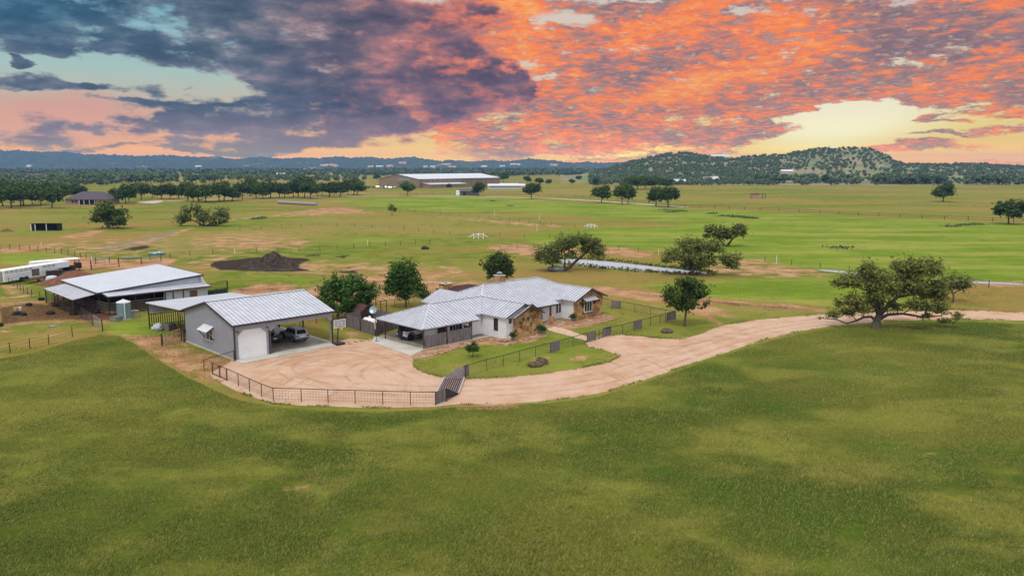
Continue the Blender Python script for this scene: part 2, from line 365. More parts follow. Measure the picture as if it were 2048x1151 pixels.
M['stone'] = stone_mat('limestone_rubble', [(0, lin(206,160,104)), (.25, lin(186,136,80)), (.45, lin(214,176,124)), (.62, lin(170,116,60)), (.78, lin(150,104,58)), (.9, lin(112,74,48))])
M['flag'] = stone_mat('flagstones', [(0, lin(196,156,124)), (.3, lin(176,132,100)), (.55, lin(204,172,142)), (.8, lin(152,108,80))], 1.3, lin(150,112,84))
def leaf_mat(name, dark, mid, light, dead=None, trans=.25):
    m_, t, b = new_mat(name)
    g_ = t.node('ShaderNodeNewGeometry'); oi = t.node('ShaderNodeObjectInfo')
    ob = t.node('ShaderNodeTexCoord').outputs['Object']
    f = t.m('ADD', t.m('MULTIPLY', g_.outputs['Random Per Island'], .55), t.m('MULTIPLY', t.noise(ob, .9, 3), .75))
    f = t.m('ADD', f, t.m('MULTIPLY', t.m('SUBTRACT', oi.outputs['Random'], .5), .2))
    c_ = t.ramp(f, [(.25, dark), (.6, mid), (.95, light)])
    t.put(b.inputs['Base Color'], c_); t.put(b.inputs['Roughness'], .7); t.put(b.inputs['Specular IOR Level'], .1)
    tr = t.node('ShaderNodeBsdfTranslucent'); t.put(tr.inputs[0], c_)
    mx = t.node('ShaderNodeMixShader'); t.put(mx.inputs[0], trans); t.put(mx.inputs[1], b.outputs[0]); t.put(mx.inputs[2], tr.outputs[0])
    out = [q for q in t.t.nodes if q.type == 'OUTPUT_MATERIAL'][0]; t.t.links.new(mx.outputs[0], out.inputs[0])
    return m_
M['leaf_oak'] = leaf_mat('oak_leaves', (.014,.030,.011,1), (.05,.086,.018,1), (.13,.175,.035,1))
M['leaf_yard'] = leaf_mat('yard_tree_leaves', (.016,.042,.010,1), (.042,.098,.018,1), (.115,.20,.035,1))
M['leaf_live'] = leaf_mat('live_oak_leaves', (.045,.055,.013,1), (.14,.15,.034,1), (.28,.28,.075,1))
M['leaf_willow'] = leaf_mat('mesquite_leaves', (.04,.055,.015,1), (.12,.145,.034,1), (.24,.25,.07,1))
M['leaf_far'] = leaf_mat('far_wood_leaves', (.035,.058,.03,1), (.08,.12,.055,1), (.17,.20,.09,1), trans=.1)
M['leaf_shrub'] = leaf_mat('shrub_leaves', (.02,.05,.012,1), (.05,.11,.02,1), (.12,.2,.05,1))
# ================================================================== ground
def poly_sd(X, Y, poly):
    """signed distance (positive inside) of points to a polygon"""
    P_ = np.array(poly, float); dmin = np.full(X.shape, 1e9); ins = np.zeros(X.shape, bool)
    for i in range(len(P_)):
        x0, y0 = P_[i]; x1, y1 = P_[(i+1) % len(P_)]
        dx, dy = x1-x0, y1-y0; L = dx*dx+dy*dy+1e-12
        t = np.clip(((X-x0)*dx+(Y-y0)*dy)/L, 0, 1)
        dmin = np.minimum(dmin, (X-x0-t*dx)**2+(Y-y0-t*dy)**2)
        c = ((y0 > Y) != (y1 > Y)) & (X < (x1-x0)*(Y-y0)/((y1-y0) if y1 != y0 else 1e-12)+x0)
        ins ^= c
    d = np.sqrt(dmin); return np.where(ins, d, -d)
def line_sd(X, Y, pts, w):
    dmin = np.full(X.shape, 1e9)
    for (x0,y0),(x1,y1) in zip(pts[:-1], pts[1:]):
        dx, dy = x1-x0, y1-y0; L = dx*dx+dy*dy+1e-12
        t = np.clip(((X-x0)*dx+(Y-y0)*dy)/L, 0, 1)
        dmin = np.minimum(dmin, (X-x0-t*dx)**2+(Y-y0-t*dy)**2)
    return w-np.sqrt(dmin)
FORE = [(-900,730),(0,717),(60,706),(130,685),(200,668),(240,672),(275,690),(330,728),(380,757),(420,775),(480,800),(540,812),(640,820),(760,824),(870,818),(905,813),(1000,811),
  (1100,806),(1200,792),(1290,764),(1370,736),(1450,710),(1530,683),(1600,667),(1660,657),(1720,652),(1800,645),(1940,643),(2048,647),(2900,660),(2900,1500),(-900,1500)]
DRIVE = [(2900,634),(2048,625),(1930,619),(1800,622),(1640,628),(1560,635),(1500,641),(1455,648),(1425,657),(1402,668),(1370,677),(1335,678),(1290,673),(1245,668),(1205,671),(1185,677),(1168,685),
  (1175,693),(1215,701),(1240,712),(1220,723),(1150,738),(1060,750),(980,756),(930,757),(880,753),(845,744),(828,733),(824,722),(829,713),(842,707),(840,701),(740,680),(700,676),(672,684),(660,684),(486,722),(470,716),(452,727),(424,742),
  (420,752),(470,781),(545,807),(650,812),(760,815),(870,813),(905,808),(930,808),(1000,807),(1080,803),(1200,787),(1290,759),(1370,731),(1450,705),(1530,678),(1600,662),(1660,652),(1700,648),(1800,640),(1940,638),(2048,641),(2900,652)]
SP = {'bare_shade': [
   ([(0,496),(60,491),(125,486),(140,489),(60,499),(0,509)],.8,4),([(120,473),(200,460),(217,463),(150,476)],.85,4),([(345,468),(375,455),(392,455),(350,470),(300,484),(285,482)],.7,4),
   ([(75,520),(150,511),(260,522),(340,513),(360,520),(300,545),(215,535),(140,542),(90,532)],.75,8),([(0,600),(60,596),(130,605),(245,618),(250,640),(180,645),(60,650),(0,668)],.5,8),
   ([(455,588),(500,571),(560,566),(610,574),(590,590),(500,600),(450,600)],.75,7),([(610,575),(700,548),(780,552),(860,556),(960,562),(1010,552),(1040,560),(1000,585),(900,590),(700,610),(620,600)],.72,14),
   ([(360,520),(420,508),(640,520),(840,545),(800,556),(620,548),(420,545)],.52,18),([(380,470),(520,462),(620,480),(600,500),(480,505),(380,495)],.5,18),([(120,480),(330,470),(360,500),(200,520),(90,505)],.42,16),([(620,520),(900,530),(960,560),(700,545),(600,540)],.5,16),([(0,560),(60,575),(80,600),(0,600)],.5,12),
   ([(1185,574),(1330,598),(1420,634),(1490,642),(1420,605),(1300,588)],.55,10),([(968,490),(1040,486),(1095,500),(1200,489),(1310,505),(1300,517),(1200,507),(1060,512),(1000,507)],.62,5),
   ([(1430,520),(1510,514),(1600,534),(1700,546),(1640,556),(1440,552),(1400,540)],.5,8),([(640,416),(700,413),(745,424),(690,428),(600,432),(560,436)],.6,4),([(860,434),(960,437),(1100,447),(1140,455),(1000,448)],.55,4),
   ([(232,657),(300,688),(400,700),(468,725),(440,752),(400,757),(335,724),(285,692),(245,672)],.62,9),([(250,672),(370,668),(372,690),(300,700)],.75,8),([(820,705),(942,676),(1040,676),(1082,666),(1100,668),(1060,684),(940,690),(850,718)],.7,5),
   ([(1090,655),(1210,628),(1232,634),(1200,646),(1160,655),(1100,662)],.7,5),([(905,812),(1000,806),(1060,812),(1000,822),(915,822)],.75,6),
   ([(1350,676),(1400,668),(1420,655),(1440,660),(1400,680)],.5,5),([(640,672),(680,676),(740,680),(690,688),(660,684)],.7,5),([(670,640),(760,690),(700,680)],.35,8),
   ([(2048,560),(1900,562),(1960,572),(2048,574)],.5,4),([(1095,745),(1140,735),(1160,742),(1110,752)],.4,8),([(1050,716),(1110,708),(1090,722),(1060,724)],.4,6),([(1140,710),(1180,705),(1170,720),(1140,720)],.45,6),
   ([(1690,1052),(1712,1056),(1716,1072),(1704,1082),(1692,1068)],.66,26),([(1880,972),(1930,976),(1925,996),(1885,990)],.66,22),([(1845,898),(1890,900),(1885,912),(1850,910)],.7,14),([(1370,1060),(1410,1066),(1400,1080),(1372,1076)],.7,14),([(560,968),(620,965),(615,980),(565,982)],.6,16),([(950,860),(1010,866),(1000,876),(955,872)],.6,12),([(1730,968),(1765,975),(1755,986),(1735,982)],.6,12),([(1860,675),(1780,672),(1800,684),(1870,682)],.38,10)],  # last polygon is the live oak's cast shadow, painted as brown earth
 'soil': [([(418,532),(430,522),(500,515),(560,512),(615,517),(625,521),(560,536),(500,541),(440,540)],1.0,3),([(235,500),(290,491),(300,496),(270,503)],.8,3),([(605,512),(650,508),(640,514)],.0,2),
   ([(660,513),(700,509),(688,516)],.8,2),([(625,512),(640,509),(628,515)],.7,2),([(650,538),(715,531),(700,537)],.6,2),([(530,545),(600,550),(580,552)],.6,2),([(650,542),(700,540),(740,547),(700,546)],.6,2),
   ([(1100,537),(1150,540),(1145,545),(1095,544)],.6,3)],
 'mud': [([(0,612),(60,604),(130,612),(170,622),(245,625),(240,640),(150,640),(60,642),(0,650)],.75,7),([(120,575),(200,600),(230,640),(150,640),(95,612)],.8,6),([(240,625),(300,640),(300,655),(235,640)],.3,5),([(470,575),(560,572),(560,585),(480,588)],.5,8),([(1210,578),(1340,596),(1480,612),(1640,622),(1630,616),(1440,600)],.5,3)],
 'lush': [([(1010,472),(1180,455),(1420,446),(1000,424),(760,418),(640,402),(900,388),(1250,408),(1700,432),(2900,480),(2900,620),(2048,572),(1900,560),(1700,545),(1440,520),(1300,502),(1100,490)],.85,8),
   ([(1250,572),(1440,558),(1640,556),(1900,590),(1800,606),(1640,612),(1440,600)],.8,10),([(0,505),(120,505),(150,515),(60,535),(0,530)],.7,8),([(230,645),(300,640),(350,665),(250,672),(200,660)],.8,7),([(640,470),(900,450),(1000,460),(1010,475),(700,500),(560,480)],.45,16),
   ([(828,722),(900,700),(1010,690),(1160,690),(1240,712),(1150,738),(930,757),(845,744)],.45,8),([(1080,690),(1210,640),(1340,640),(1400,665),(1340,678),(1245,668),(1180,680)],.35,8),([(1130,685),(1050,660),(1180,650)],.5,6),([(640,640),(760,660),(780,680),(660,684)],.5,8),
   ([(420,440),(700,432),(640,450),(420,462)],.4,8),([(560,545),(640,555),(600,575),(420,560)],.55,8)],
 'dry': [([(340,470),(640,432),(1000,446),(1130,456),(1000,474),(900,480),(700,470),(420,520),(300,515)],.6,14),([(20,332),(340,332),(340,341),(20,342)],1.0,2),([(1120,350),(1310,348),(1310,363),(1120,368)],.9,2),([(1050,385),(1250,370),(1260,385),(1060,398)],.5,5),
   ([(0,400),(200,395),(330,396),(330,402),(0,430)],.4,5),([(640,560),(900,560),(1000,600),(640,620)],.5,12),([(1220,600),(1400,640),(1600,628),(1640,618),(1440,606)],.6,8),([(500,340),(740,345),(740,395),(300,400),(360,350)],.75,5),([(1560,375),(2100,372),(2100,392),(1560,386)],.3,5),([(0,640),(180,650),(130,685),(0,715)],.4,10),([(380,700),(460,722),(420,745),(330,715)],.4,8)],
 'ash': [([(190,492),(300,470),(350,458),(365,462),(320,485),(250,500),(190,505)],.7,6),([(330,495),(400,484),(480,484),(400,492)],.6,3),([(1440,540),(1640,548),(1600,556),(1440,552)],.5,4)],
 'fore': [(FORE,1.0,9)], 'gravel': [(DRIVE,1.0,5)]}
TR = {'bare_shade': [([(1190,575),(1260,582),(1330,591),(1440,602),(1560,611),(1650,619)],3.0,1.0,3),([(1185,579),(1250,590),(1330,602),(1395,624),(1440,645)],4,.9,3),([(1285,597),(1400,603),(1560,614),(1640,621)],2.0,.8,2),
   ([(420,442),(540,432),(640,418)],2.5,.6,3),([(0,640),(100,622),(220,622)],3,.6,4),([(0,692),(90,672),(200,655)],3,.3,4)],
  'soil': [([(655,545),(720,540),(770,552)],1.2,.7,2),([(600,548),(660,550),(720,552)],1.2,.6,2),([(612,511),(640,508)],1.5,.7,2)]}
cols = np.arange(-760, 2810, 3.2); rows = np.concatenate([np.arange(1430, 700, -3.0), np.arange(700, 345, -1.7), np.arange(345, 335.3, -.8)])
PXg, PYg = np.meshgrid(cols, rows)
_v = (575.5-PYg)/FPX; _t = -CAM_H/(-math.sin(PITCH)+_v*math.cos(PITCH))
WX = (PXg-1024)/FPX*_t; WY = (math.cos(PITCH)+_v*math.sin(PITCH))*_t
nr, nc = WX.shape
def fbm2(X_, Y_, seed, octs=4):
    """cheap value noise"""
    r_ = np.random.default_rng(seed); T = r_.random((256,256)); out = np.zeros(X_.shape); amp = .5
    for o_ in range(octs):
        x = X_*(2**o_)+o_*17.3; y = Y_*(2**o_)+o_*9.1; xi = np.floor(x).astype(int); yi = np.floor(y).astype(int)
        fx = x-xi; fy = y-yi; fx = fx*fx*(3-2*fx); fy = fy*fy*(3-2*fy)
        a = T[yi%256, xi%256]; b = T[yi%256,(xi+1)%256]; c = T[(yi+1)%256, xi%256]; d = T[(yi+1)%256,(xi+1)%256]
        out += amp*((a*(1-fx)+b*fx)*(1-fy)+(c*(1-fx)+d*fx)*fy); amp *= .5
    return out
masks = {}
jx = (fbm2(WX/9, WY/9, 3)-.47)*14; jy = (fbm2(WX/9, WY/9, 5)-.47)*6
for k in ('bare_shade','soil','mud','lush','dry','ash','fore','gravel'):
    acc = np.zeros(PXg.shape)
    jj = .25 if k in ('fore','gravel') else 1.0
    for poly, st, w in SP.get(k, []):
        q = np.array(poly, float); sel = (PXg > q[:,0].min()-30)&(PXg < q[:,0].max()+30)&(PYg > q[:,1].min()-25)&(PYg < q[:,1].max()+25)
        if not sel.any(): continue
        sd = poly_sd(PXg[sel]+jx[sel]*jj, PYg[sel]+jy[sel]*jj, poly); u = np.clip(sd/w*.5+.5, 0, 1); acc[sel] = np.maximum(acc[sel], u*u*(3-2*u)*st)
    for pts, wd, st, w in TR.get(k, []):
        sd = line_sd(PXg+jx*.2, PYg+jy*.2, pts, wd); u = np.clip(sd/w*.5+.5, 0, 1); acc = np.maximum(acc, u*u*(3-2*u)*st)
    masks[k] = acc
verts = np.stack([WX, WY, np.zeros_like(WX)], -1).reshape(-1, 3)
ii = np.arange((nr-1)*nc).reshape(nr-1, nc)[:, :-1].ravel()
faces = np.stack([ii, ii+1, ii+nc+1, ii+nc], -1)
R_ = 7900.0; FY = float(WY[-1,0]); base = len(verts)
verts = np.concatenate([verts, [(-R_,FY,0),(-R_,-R_,0),(R_,-R_,0),(R_,FY,0),(R_,R_,0),(-R_,R_,0)]])
big = [((nr-1)*nc, 0, nc-1, nr*nc-1, base+3, base+2, base+1, base+0), ((nr-1)*nc, base+0, base+5, base+4, base+3, nr*nc-1)]
me = bpy.data.meshes.new('ground'); me.from_pydata(verts.tolist(), [], faces.tolist()+[tuple(b)[::1] for b in big])
for k, a in masks.items():
    at = me.attributes.new(k, 'FLOAT', 'POINT'); at.data.foreach_set('value', np.concatenate([a.ravel(), np.zeros(6)]).astype(np.float32))
me.validate(); me.update()
ground = tag(link_mesh('ground', me), kind='structure')
m_, t, b = new_mat('pasture_ground')
pos = t.node('ShaderNodeNewGeometry').outputs['Position']
def A(k): a = t.node('ShaderNodeAttribute', attribute_name=k); return a.outputs['Fac']
n1 = t.noise(pos, .035, 6, .6); n2 = t.noise(pos, .22, 6, .65); n3 = t.noise(pos, 1.6, 5, .7); n4 = t.noise(t.mapping(pos, rot=(0,0,.5), scale=(1,.35,1)), 5.5, 4, .7)
big_ = t.noise(t.mapping(pos, scale=(.6,1,1)), .011, 5, .6)
big2 = t.noise(t.mapping(pos, loc=(70,20,0), scale=(.45,1,1)), .03, 6, .65)
g1 = t.mix(t.ss(n2, .35, .65), lin(100,122,34), lin(138,144,56))
g1 = t.mix(t.ss(big_, .42, .6, 0, .7), g1, lin(164,146,78))
g1 = t.mix(t.ss(big2, .47, .6, 0, .75), g1, lin(172,132,80))
g1 = t.mix(t.ss(n3, .35, .75, 0, .4), g1, lin(86,104,44))
def br(k, src, amt, lo, hi): return t.ss(t.m('ADD', A(k), t.m('MULTIPLY', t.m('SUBTRACT', src, .5), amt)), lo, hi)
nm = t.ss(t.m('ADD', t.m('MULTIPLY', n2, .6), t.m('MULTIPLY', n3, .4)), .3, .7, kind='LINEAR')
def after(c_, v):      # same value, but evaluated after c_ (keeps the shader stack small)
    return t.m('MULTIPLY_ADD', c_, 1e-7, v)
def pafter(c_): return t.vm('MULTIPLY_ADD', t.comb(c_, 0.0, 0.0), (1e-7, 0, 0), pos)
def layer(c_, key, src, amt, lo, hi, f, ca_, cb_, extra=()):
    col_ = t.mix(f(c_), ca_, cb_)
    for ff, cc in extra: col_ = t.mix(ff(col_), col_, cc)
    return t.mix(br(key, after(col_, src), amt, lo, hi), c_, col_)
sA = lambda v, lo, hi, o=1.0: (lambda c_: t.ss(after(c_, v), lo, hi, 0, o))
nA = lambda scale_, loc_, sc_, lo, hi, o, det=5, ro=.6: (lambda c_: t.ss(t.noise(t.mapping(pafter(c_), loc=loc_, rot=(0,0,.3), scale=sc_), scale_, det, ro), lo, hi, 0, o))
c_ = layer(g1, 'lush', n1, 1.4, .25, .75, sA(n1, .38, .62), lin(114,142,36), lin(140,156,54), [(sA(n2, .4, .7, .5), lin(92,124,36)), (nA(.09, (0,0,0), (.25,1,1), .46, .62, .75, 6), lin(168,162,80)), (nA(.8, (0,3,0), (.3,1,1), .45, .7, .45, 5, .7), lin(98,116,44)), (nA(.4, (8,3,0), (.5,1,1), .55, .75, .5, 5, .7), lin(170,152,92))])
c_ = layer(c_, 'dry', nm, 1.5, .2, .8, sA(n2, .3, .7), lin(176,150,92), lin(138,134,62), [(nA(.25, (5,5,0), (.35,1,1), .52, .66, .6, 6, .7), lin(178,128,86)), (sA(n3, .45, .75, .4), lin(118,126,48))])
c_ = layer(c_, 'ash', nm, 1.4, .4, .8, sA(n2, .3, .7), lin(120,118,104), lin(158,146,138))
c_ = layer(c_, 'bare_shade', nm, 1.25, .25, .66, sA(n2, .35, .65), lin(176,122,90), lin(204,160,124), [(sA(n3, .45, .8, .5), lin(140,96,68))])
c_ = layer(c_, 'mud', nm, .9, .3, .7, sA(n2, .3, .7), lin(84,58,46), lin(126,88,68))
c_ = layer(c_, 'soil', nm, 1.5, .3, .75, sA(n3, .3, .7), (.018,.012,.010,1), (.075,.05,.038,1))
c_ = layer(c_, 'fore', nm, .35, .4, .6, sA(n1, .36, .62), lin(76,92,26), lin(114,116,42), [(nA(.11, (0,0,0), (.7,1,1), .45, .62, .85), lin(138,138,56)), (nA(.075, (40,9,0), (1,1,1), .5, .66, .6, 5), lin(62,98,20)),
   (nA(.09, (3,70,0), (1,1,1), .58, .74, .45), lin(134,108,66)), (sA(n3, .3, .75, .35), lin(62,78,28)), (sA(n4, .45, .75, .45), lin(142,142,84))])
c_ = t.mix(t.m('MULTIPLY', br('bare_shade', after(c_, nm), 1.0, .45, .8), A('fore')), c_, lin(180,136,100))
c_ = layer(c_, 'gravel', n3, 1.2, .5, .8, sA(n2, .3, .7), lin(196,150,122), lin(214,174,150))
t.put(b.inputs['Base Color'], c_); t.put(b.inputs['Roughness'], .95); t.put(b.inputs['Specular IOR Level'], .02)
bn = t.node('ShaderNodeBump'); t.put(bn.inputs['Strength'], .6); t.put(bn.inputs['Distance'], .25)
t.put(bn.inputs['Height'], t.m('ADD', t.m('MULTIPLY', n3, .8), n4)); t.put(b.inputs['Normal'], bn.outputs[0])
me.materials.append(m_)
# ---- sheets: driveway, far road, pond
def densify(poly, step, closed=True, jit=0.0, seed=1):
    r_ = random.Random(seed); out = []; k = len(poly)
    for i in range(k if closed else k-1):
        a = Vector(poly[i]); c = Vector(poly[(i+1)%k]); L = (c-a).length; m2_ = max(1, int(L/step))
        for j in range(m2_):
            p_ = a.lerp(c, j/m2_); out.append((p_.x+r_.uniform(-jit,jit), p_.y+r_.uniform(-jit,jit)))
    if not closed: out.append(tuple(poly[-1]))
    return out
def smooth_poly(P_, it=2, closed=True):
    for _ in range(it):
        o_ = []; k = len(P_)
        for i in range(k if closed else k-1):
            a = Vector(P_[i]); c = Vector(P_[(i+1)%k]); o_ += [tuple(a.lerp(c,.25)), tuple(a.lerp(c,.75))]
        P_ = o_
    return P_
def sheet(name, poly, z, mat_, kind='structure', parent=None, **kw):
    me = bpy.data.meshes.new(name); me.from_pydata([(x,y,z) for x,y in poly], [], [tuple(range(len(poly)))])
    bm = bmesh.new(); bm.from_mesh(me); bmesh.ops.recalc_face_normals(bm, faces=bm.faces)
    for f in bm.faces:
        if f.normal.z < 0: f.normal_flip()
    bmesh.ops.triangulate(bm, faces=bm.faces, ngon_method='EAR_CLIP'); bm.to_mesh(me); bm.free()
    me.materials.append(mat_); o = link_mesh(name, me, parent)
    if kind: o['kind'] = kind
    return o
m_, t, b = new_mat('caliche_gravel'); pos = t.node('ShaderNodeNewGeometry').outputs['Position']
q2 = t.noise(pos, .35, 6, .65); q3 = t.noise(pos, 3.5, 5, .7); q4 = t.noise(pos, 14, 3, .7)
c_ = t.mix(t.ss(q2, .35, .65), lin(200,158,128), lin(216,182,156)); c_ = t.mix(t.ss(q3, .4, .75, 0, .3), c_, lin(186,140,112)); c_ = t.mix(t.ss(q4, .5, .8, 0, .25), c_, lin(222,196,176)); c_ = t.mix(t.ss(t.noise(pos, .05, 3), .45, .6, 0, .5), c_, lin(214,182,158))
# worn wheel arcs on the forecourt
sp_ = t.node('ShaderNodeSeparateXYZ'); t.put(sp_.inputs[0], pos)
def arcs(cx, cy, r0, r1, w, seed):
    dd = t.vm('LENGTH', t.vm('SUBTRACT', t.vm('ADD', pos, t.vm('SCALE', t.vm('SUBTRACT', t.noise(pos, .12, 3, out=1), (.5,.5,.5)), scale=5.0)), (cx, cy, 0)))
    band = t.m('MULTIPLY', t.ss(dd, r0-1, r0+1), t.ss(dd, r1+1, r1-1))
    return t.m('MULTIPLY', band, t.ss(t.noise(t.comb(dd, seed, 0), w, 3, .6), .5, .66))
k_ = t.m('MULTIPLY', t.m('ADD', arcs(-6,74,13,27,1.7,2.0), arcs(-30,70,10,22,1.5,7.0)), t.ss(t.noise(pos, .2, 4), .35, .6), clamp=True)
c_ = t.mix(t.m('MULTIPLY', k_, .5), c_, lin(168,128,84))
t.put(b.inputs['Base Color'], c_); t.put(b.inputs['Roughness'], .95); t.put(b.inputs['Specular IOR Level'], .15)
bn = t.node('ShaderNodeBump'); t.put(bn.inputs['Strength'], .5); t.put(bn.inputs['Distance'], .05); t.put(bn.inputs['Height'], t.m('ADD', q3, q4)); t.put(b.inputs['Normal'], bn.outputs[0])
M['gravel'] = m_
dp = smooth_poly([G(x, y) for x, y in DRIVE], 2)
sheet('driveway', densify(dp, .5, jit=.1, seed=4), .006, M['gravel'])
m_, t, b = new_mat('wheel_track'); pos = t.node('ShaderNodeNewGeometry').outputs['Position']
at_ = t.node('ShaderNodeAttribute', attribute_name='core').outputs['Fac']
t.put(b.inputs['Base Color'], t.mix(t.noise(pos, 2.5, 4), lin(170,128,92), lin(192,152,118))); t.put(b.inputs['Roughness'], 1)
tp = t.node('ShaderNodeBsdfTransparent'); mx = t.node('ShaderNodeMixShader'); t.put(mx.inputs[0], t.m('MULTIPLY', at_, t.ss(t.noise(pos, .45, 5, .65), .36, .66, 0, .27))); t.put(mx.inputs[1], tp.outputs[0]); t.put(mx.inputs[2], b.outputs[0])
t.t.links.new(mx.outputs[0], [q for q in t.t.nodes if q.type == 'OUTPUT_MATERIAL'][0].inputs[0]); M['track'] = m_
def track(pts, w=.55, off=0.0):
    P_ = [Vector(G(*q)) for q in pts]; P_ = [Vector(q) for q in smooth_poly([tuple(q) for q in P_], 3, closed=False)]; vs = []; fs = []; cv = []
    for i, p_ in enumerate(P_):
        d = (P_[min(i+1,len(P_)-1)]-P_[max(i-1,0)]).normalized(); q = Vector((-d.y, d.x)); end = min(1, min(i, len(P_)-1-i)/6)
        for s_, c in ((-1,0),(0,1),(1,0)): r_ = p_+q*(off+s_*w); vs.append((r_.x, r_.y, .011)); cv.append(c*end)
    for i in range(len(P_)-1):
        for j in (0,1): a = i*3+j; fs.append((a,a+1,a+4,a+3))
    me = bpy.data.meshes.new('wheel_track'); me.from_pydata(vs, [], fs); at = me.attributes.new('core','FLOAT','POINT'); at.data.foreach_set('value', cv); me.materials.append(M['track']); o = link_mesh('wheel_track', me); o['kind'] = 'structure'
MAIN = [(560,770),(700,775),(840,782),(960,780),(1080,775),(1200,757),(1300,728),(1400,694),(1500,664),(1600,646),(1720,636),(1850,630),(2100,632)]
for o_ in (-1.9,-.1,1.7): track(MAIN, .45, o_)
ARC = [(500,742),(560,722),(640,706),(700,702),(760,716),(800,740),(860,765),(960,775)]
for o_ in (-.8,.8,2.6): track(ARC, .35, o_)
for o_ in (-.8,.8): track([(660,700),(600,716),(560,735),(600,760),(680,778),(820,786),(960,790)], .3, o_); track([(780,705),(740,722),(700,745),(720,765),(800,778)], .3, o_); track([(1190,690),(1240,686),(1300,690),(1360,690),(1420,676),(1480,662)], .4, o_); track([(1180,700),(1260,712),(1330,708),(1400,690)], .4, o_)
ROAD = [(330,402),(420,399),(520,397),(620,394),(740,391),(830,391.5),(960,393),(1100,396.5),(1200,402),(1290,408.5),(1370,414)]
rp = [Vector(G(x, y)) for x, y in ROAD]
def ribbon(pts, w):
    L = []; R = []
    for i, p_ in enumerate(pts):
        d = (pts[min(i+1,len(pts)-1)]-pts[max(i-1,0)]).normalized(); q = Vector((-d.y, d.x))*w/2; L.append(tuple(p_+q)); R.append(tuple(p_-q))
    return L+R[::-1]
M['road'] = mat('pale_caliche', lin(196,186,170), .95, 0, .1, .3)
sheet('road', ribbon(rp, 6.0), .012, M['road'])
sheet('road', smooth_poly([G(x,y) for x,y in [(268,404.5),(300,401.5),(330,400.5),(322,404),(308,407),(288,406)]],1), .008, M['road'])
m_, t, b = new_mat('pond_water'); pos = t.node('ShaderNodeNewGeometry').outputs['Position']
t.put(b.inputs['Base Color'], (.38,.46,.56,1)); t.put(b.inputs['Roughness'], .25); t.put(b.inputs['Specular IOR Level'], .6)  # pale blue base colour has the sky's reflection painted in
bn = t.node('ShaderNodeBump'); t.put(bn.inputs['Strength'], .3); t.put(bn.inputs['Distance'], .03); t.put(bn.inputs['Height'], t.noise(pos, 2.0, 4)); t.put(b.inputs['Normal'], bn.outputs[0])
POND = [(1112,519),(1150,518),(1220,523),(1300,532),(1370,540),(1425,545),(1420,548),(1360,546),(1290,542),(1230,537),(1170,531),(1120,527),(1105,523)]
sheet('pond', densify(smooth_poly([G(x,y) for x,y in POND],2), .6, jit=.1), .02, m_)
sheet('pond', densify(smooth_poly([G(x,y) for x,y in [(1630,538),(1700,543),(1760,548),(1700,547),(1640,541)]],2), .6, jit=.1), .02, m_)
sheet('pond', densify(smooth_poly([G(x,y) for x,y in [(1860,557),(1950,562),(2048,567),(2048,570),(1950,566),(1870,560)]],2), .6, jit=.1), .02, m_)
# ================================================================== buildings
ANG = math.radians(44.16)
def to_local(pt, O, a=ANG):
    dx, dy = pt[0]-O[0], pt[1]-O[1]; return (dx*math.cos(a)+dy*math.sin(a), -dx*math.sin(a)+dy*math.cos(a))
def roof(parent, name, poly, zf, axis, mat_=None, seam=.56, th=.12, seams=True, sw=.07, sh=.06, smat=None, fascia=None):
    mb = MB(); vs = [(u,v,zf(u,v)) for u,v in poly]; mb.extrude(vs, (0,0,-th))
    o = mb.build(name, mat_ or M['galv'], parent)
    if seams:
        sb = MB(); k = 0 if axis == 'v' else 1      # seams run along axis, spaced along the other
        lo = min(p[k] for p in poly); hi = max(p[k] for p in poly); c = math.ceil(lo/seam)*seam
        while c < hi-.02:
            xs = []
            for i in range(len(poly)):
                a, b_ = poly[i], poly[(i+1)%len(poly)]
                if (a[k]-c)*(b_[k]-c) < 0:
                    t_ = (c-a[k])/(b_[k]-a[k]); xs.append(a[1-k]+(b_[1-k]-a[1-k])*t_)
            xs.sort()
            for j in range(0, len(xs)-1, 2):
                e0, e1 = xs[j]+.01, xs[j+1]-.01
                if e1-e0 < .1: continue
                p0 = (c,e0) if k == 0 else (e0,c); p1 = (c,e1) if k == 0 else (e1,c)
                sb.beam((p0[0],p0[1],zf(*p0)+sh/2-.004), (p1[0],p1[1],zf(*p1)+sh/2-.004), sw, sh)
            c += seam
        sb.build('seams', smat or M['seam'], o)
    return o
def wall(parent, name, pts, th, mat_): return MB().extrude(pts, th).build(name, mat_, parent)
def ridge_cap(parent, pts, w=.3, name='ridge_cap', mat_=None):
    mb = MB()
    for a, b_ in zip(pts[:-1], pts[1:]): mb.beam(a, b_, w, .03)
    return mb.build(name, mat_ or M['galv'], parent)
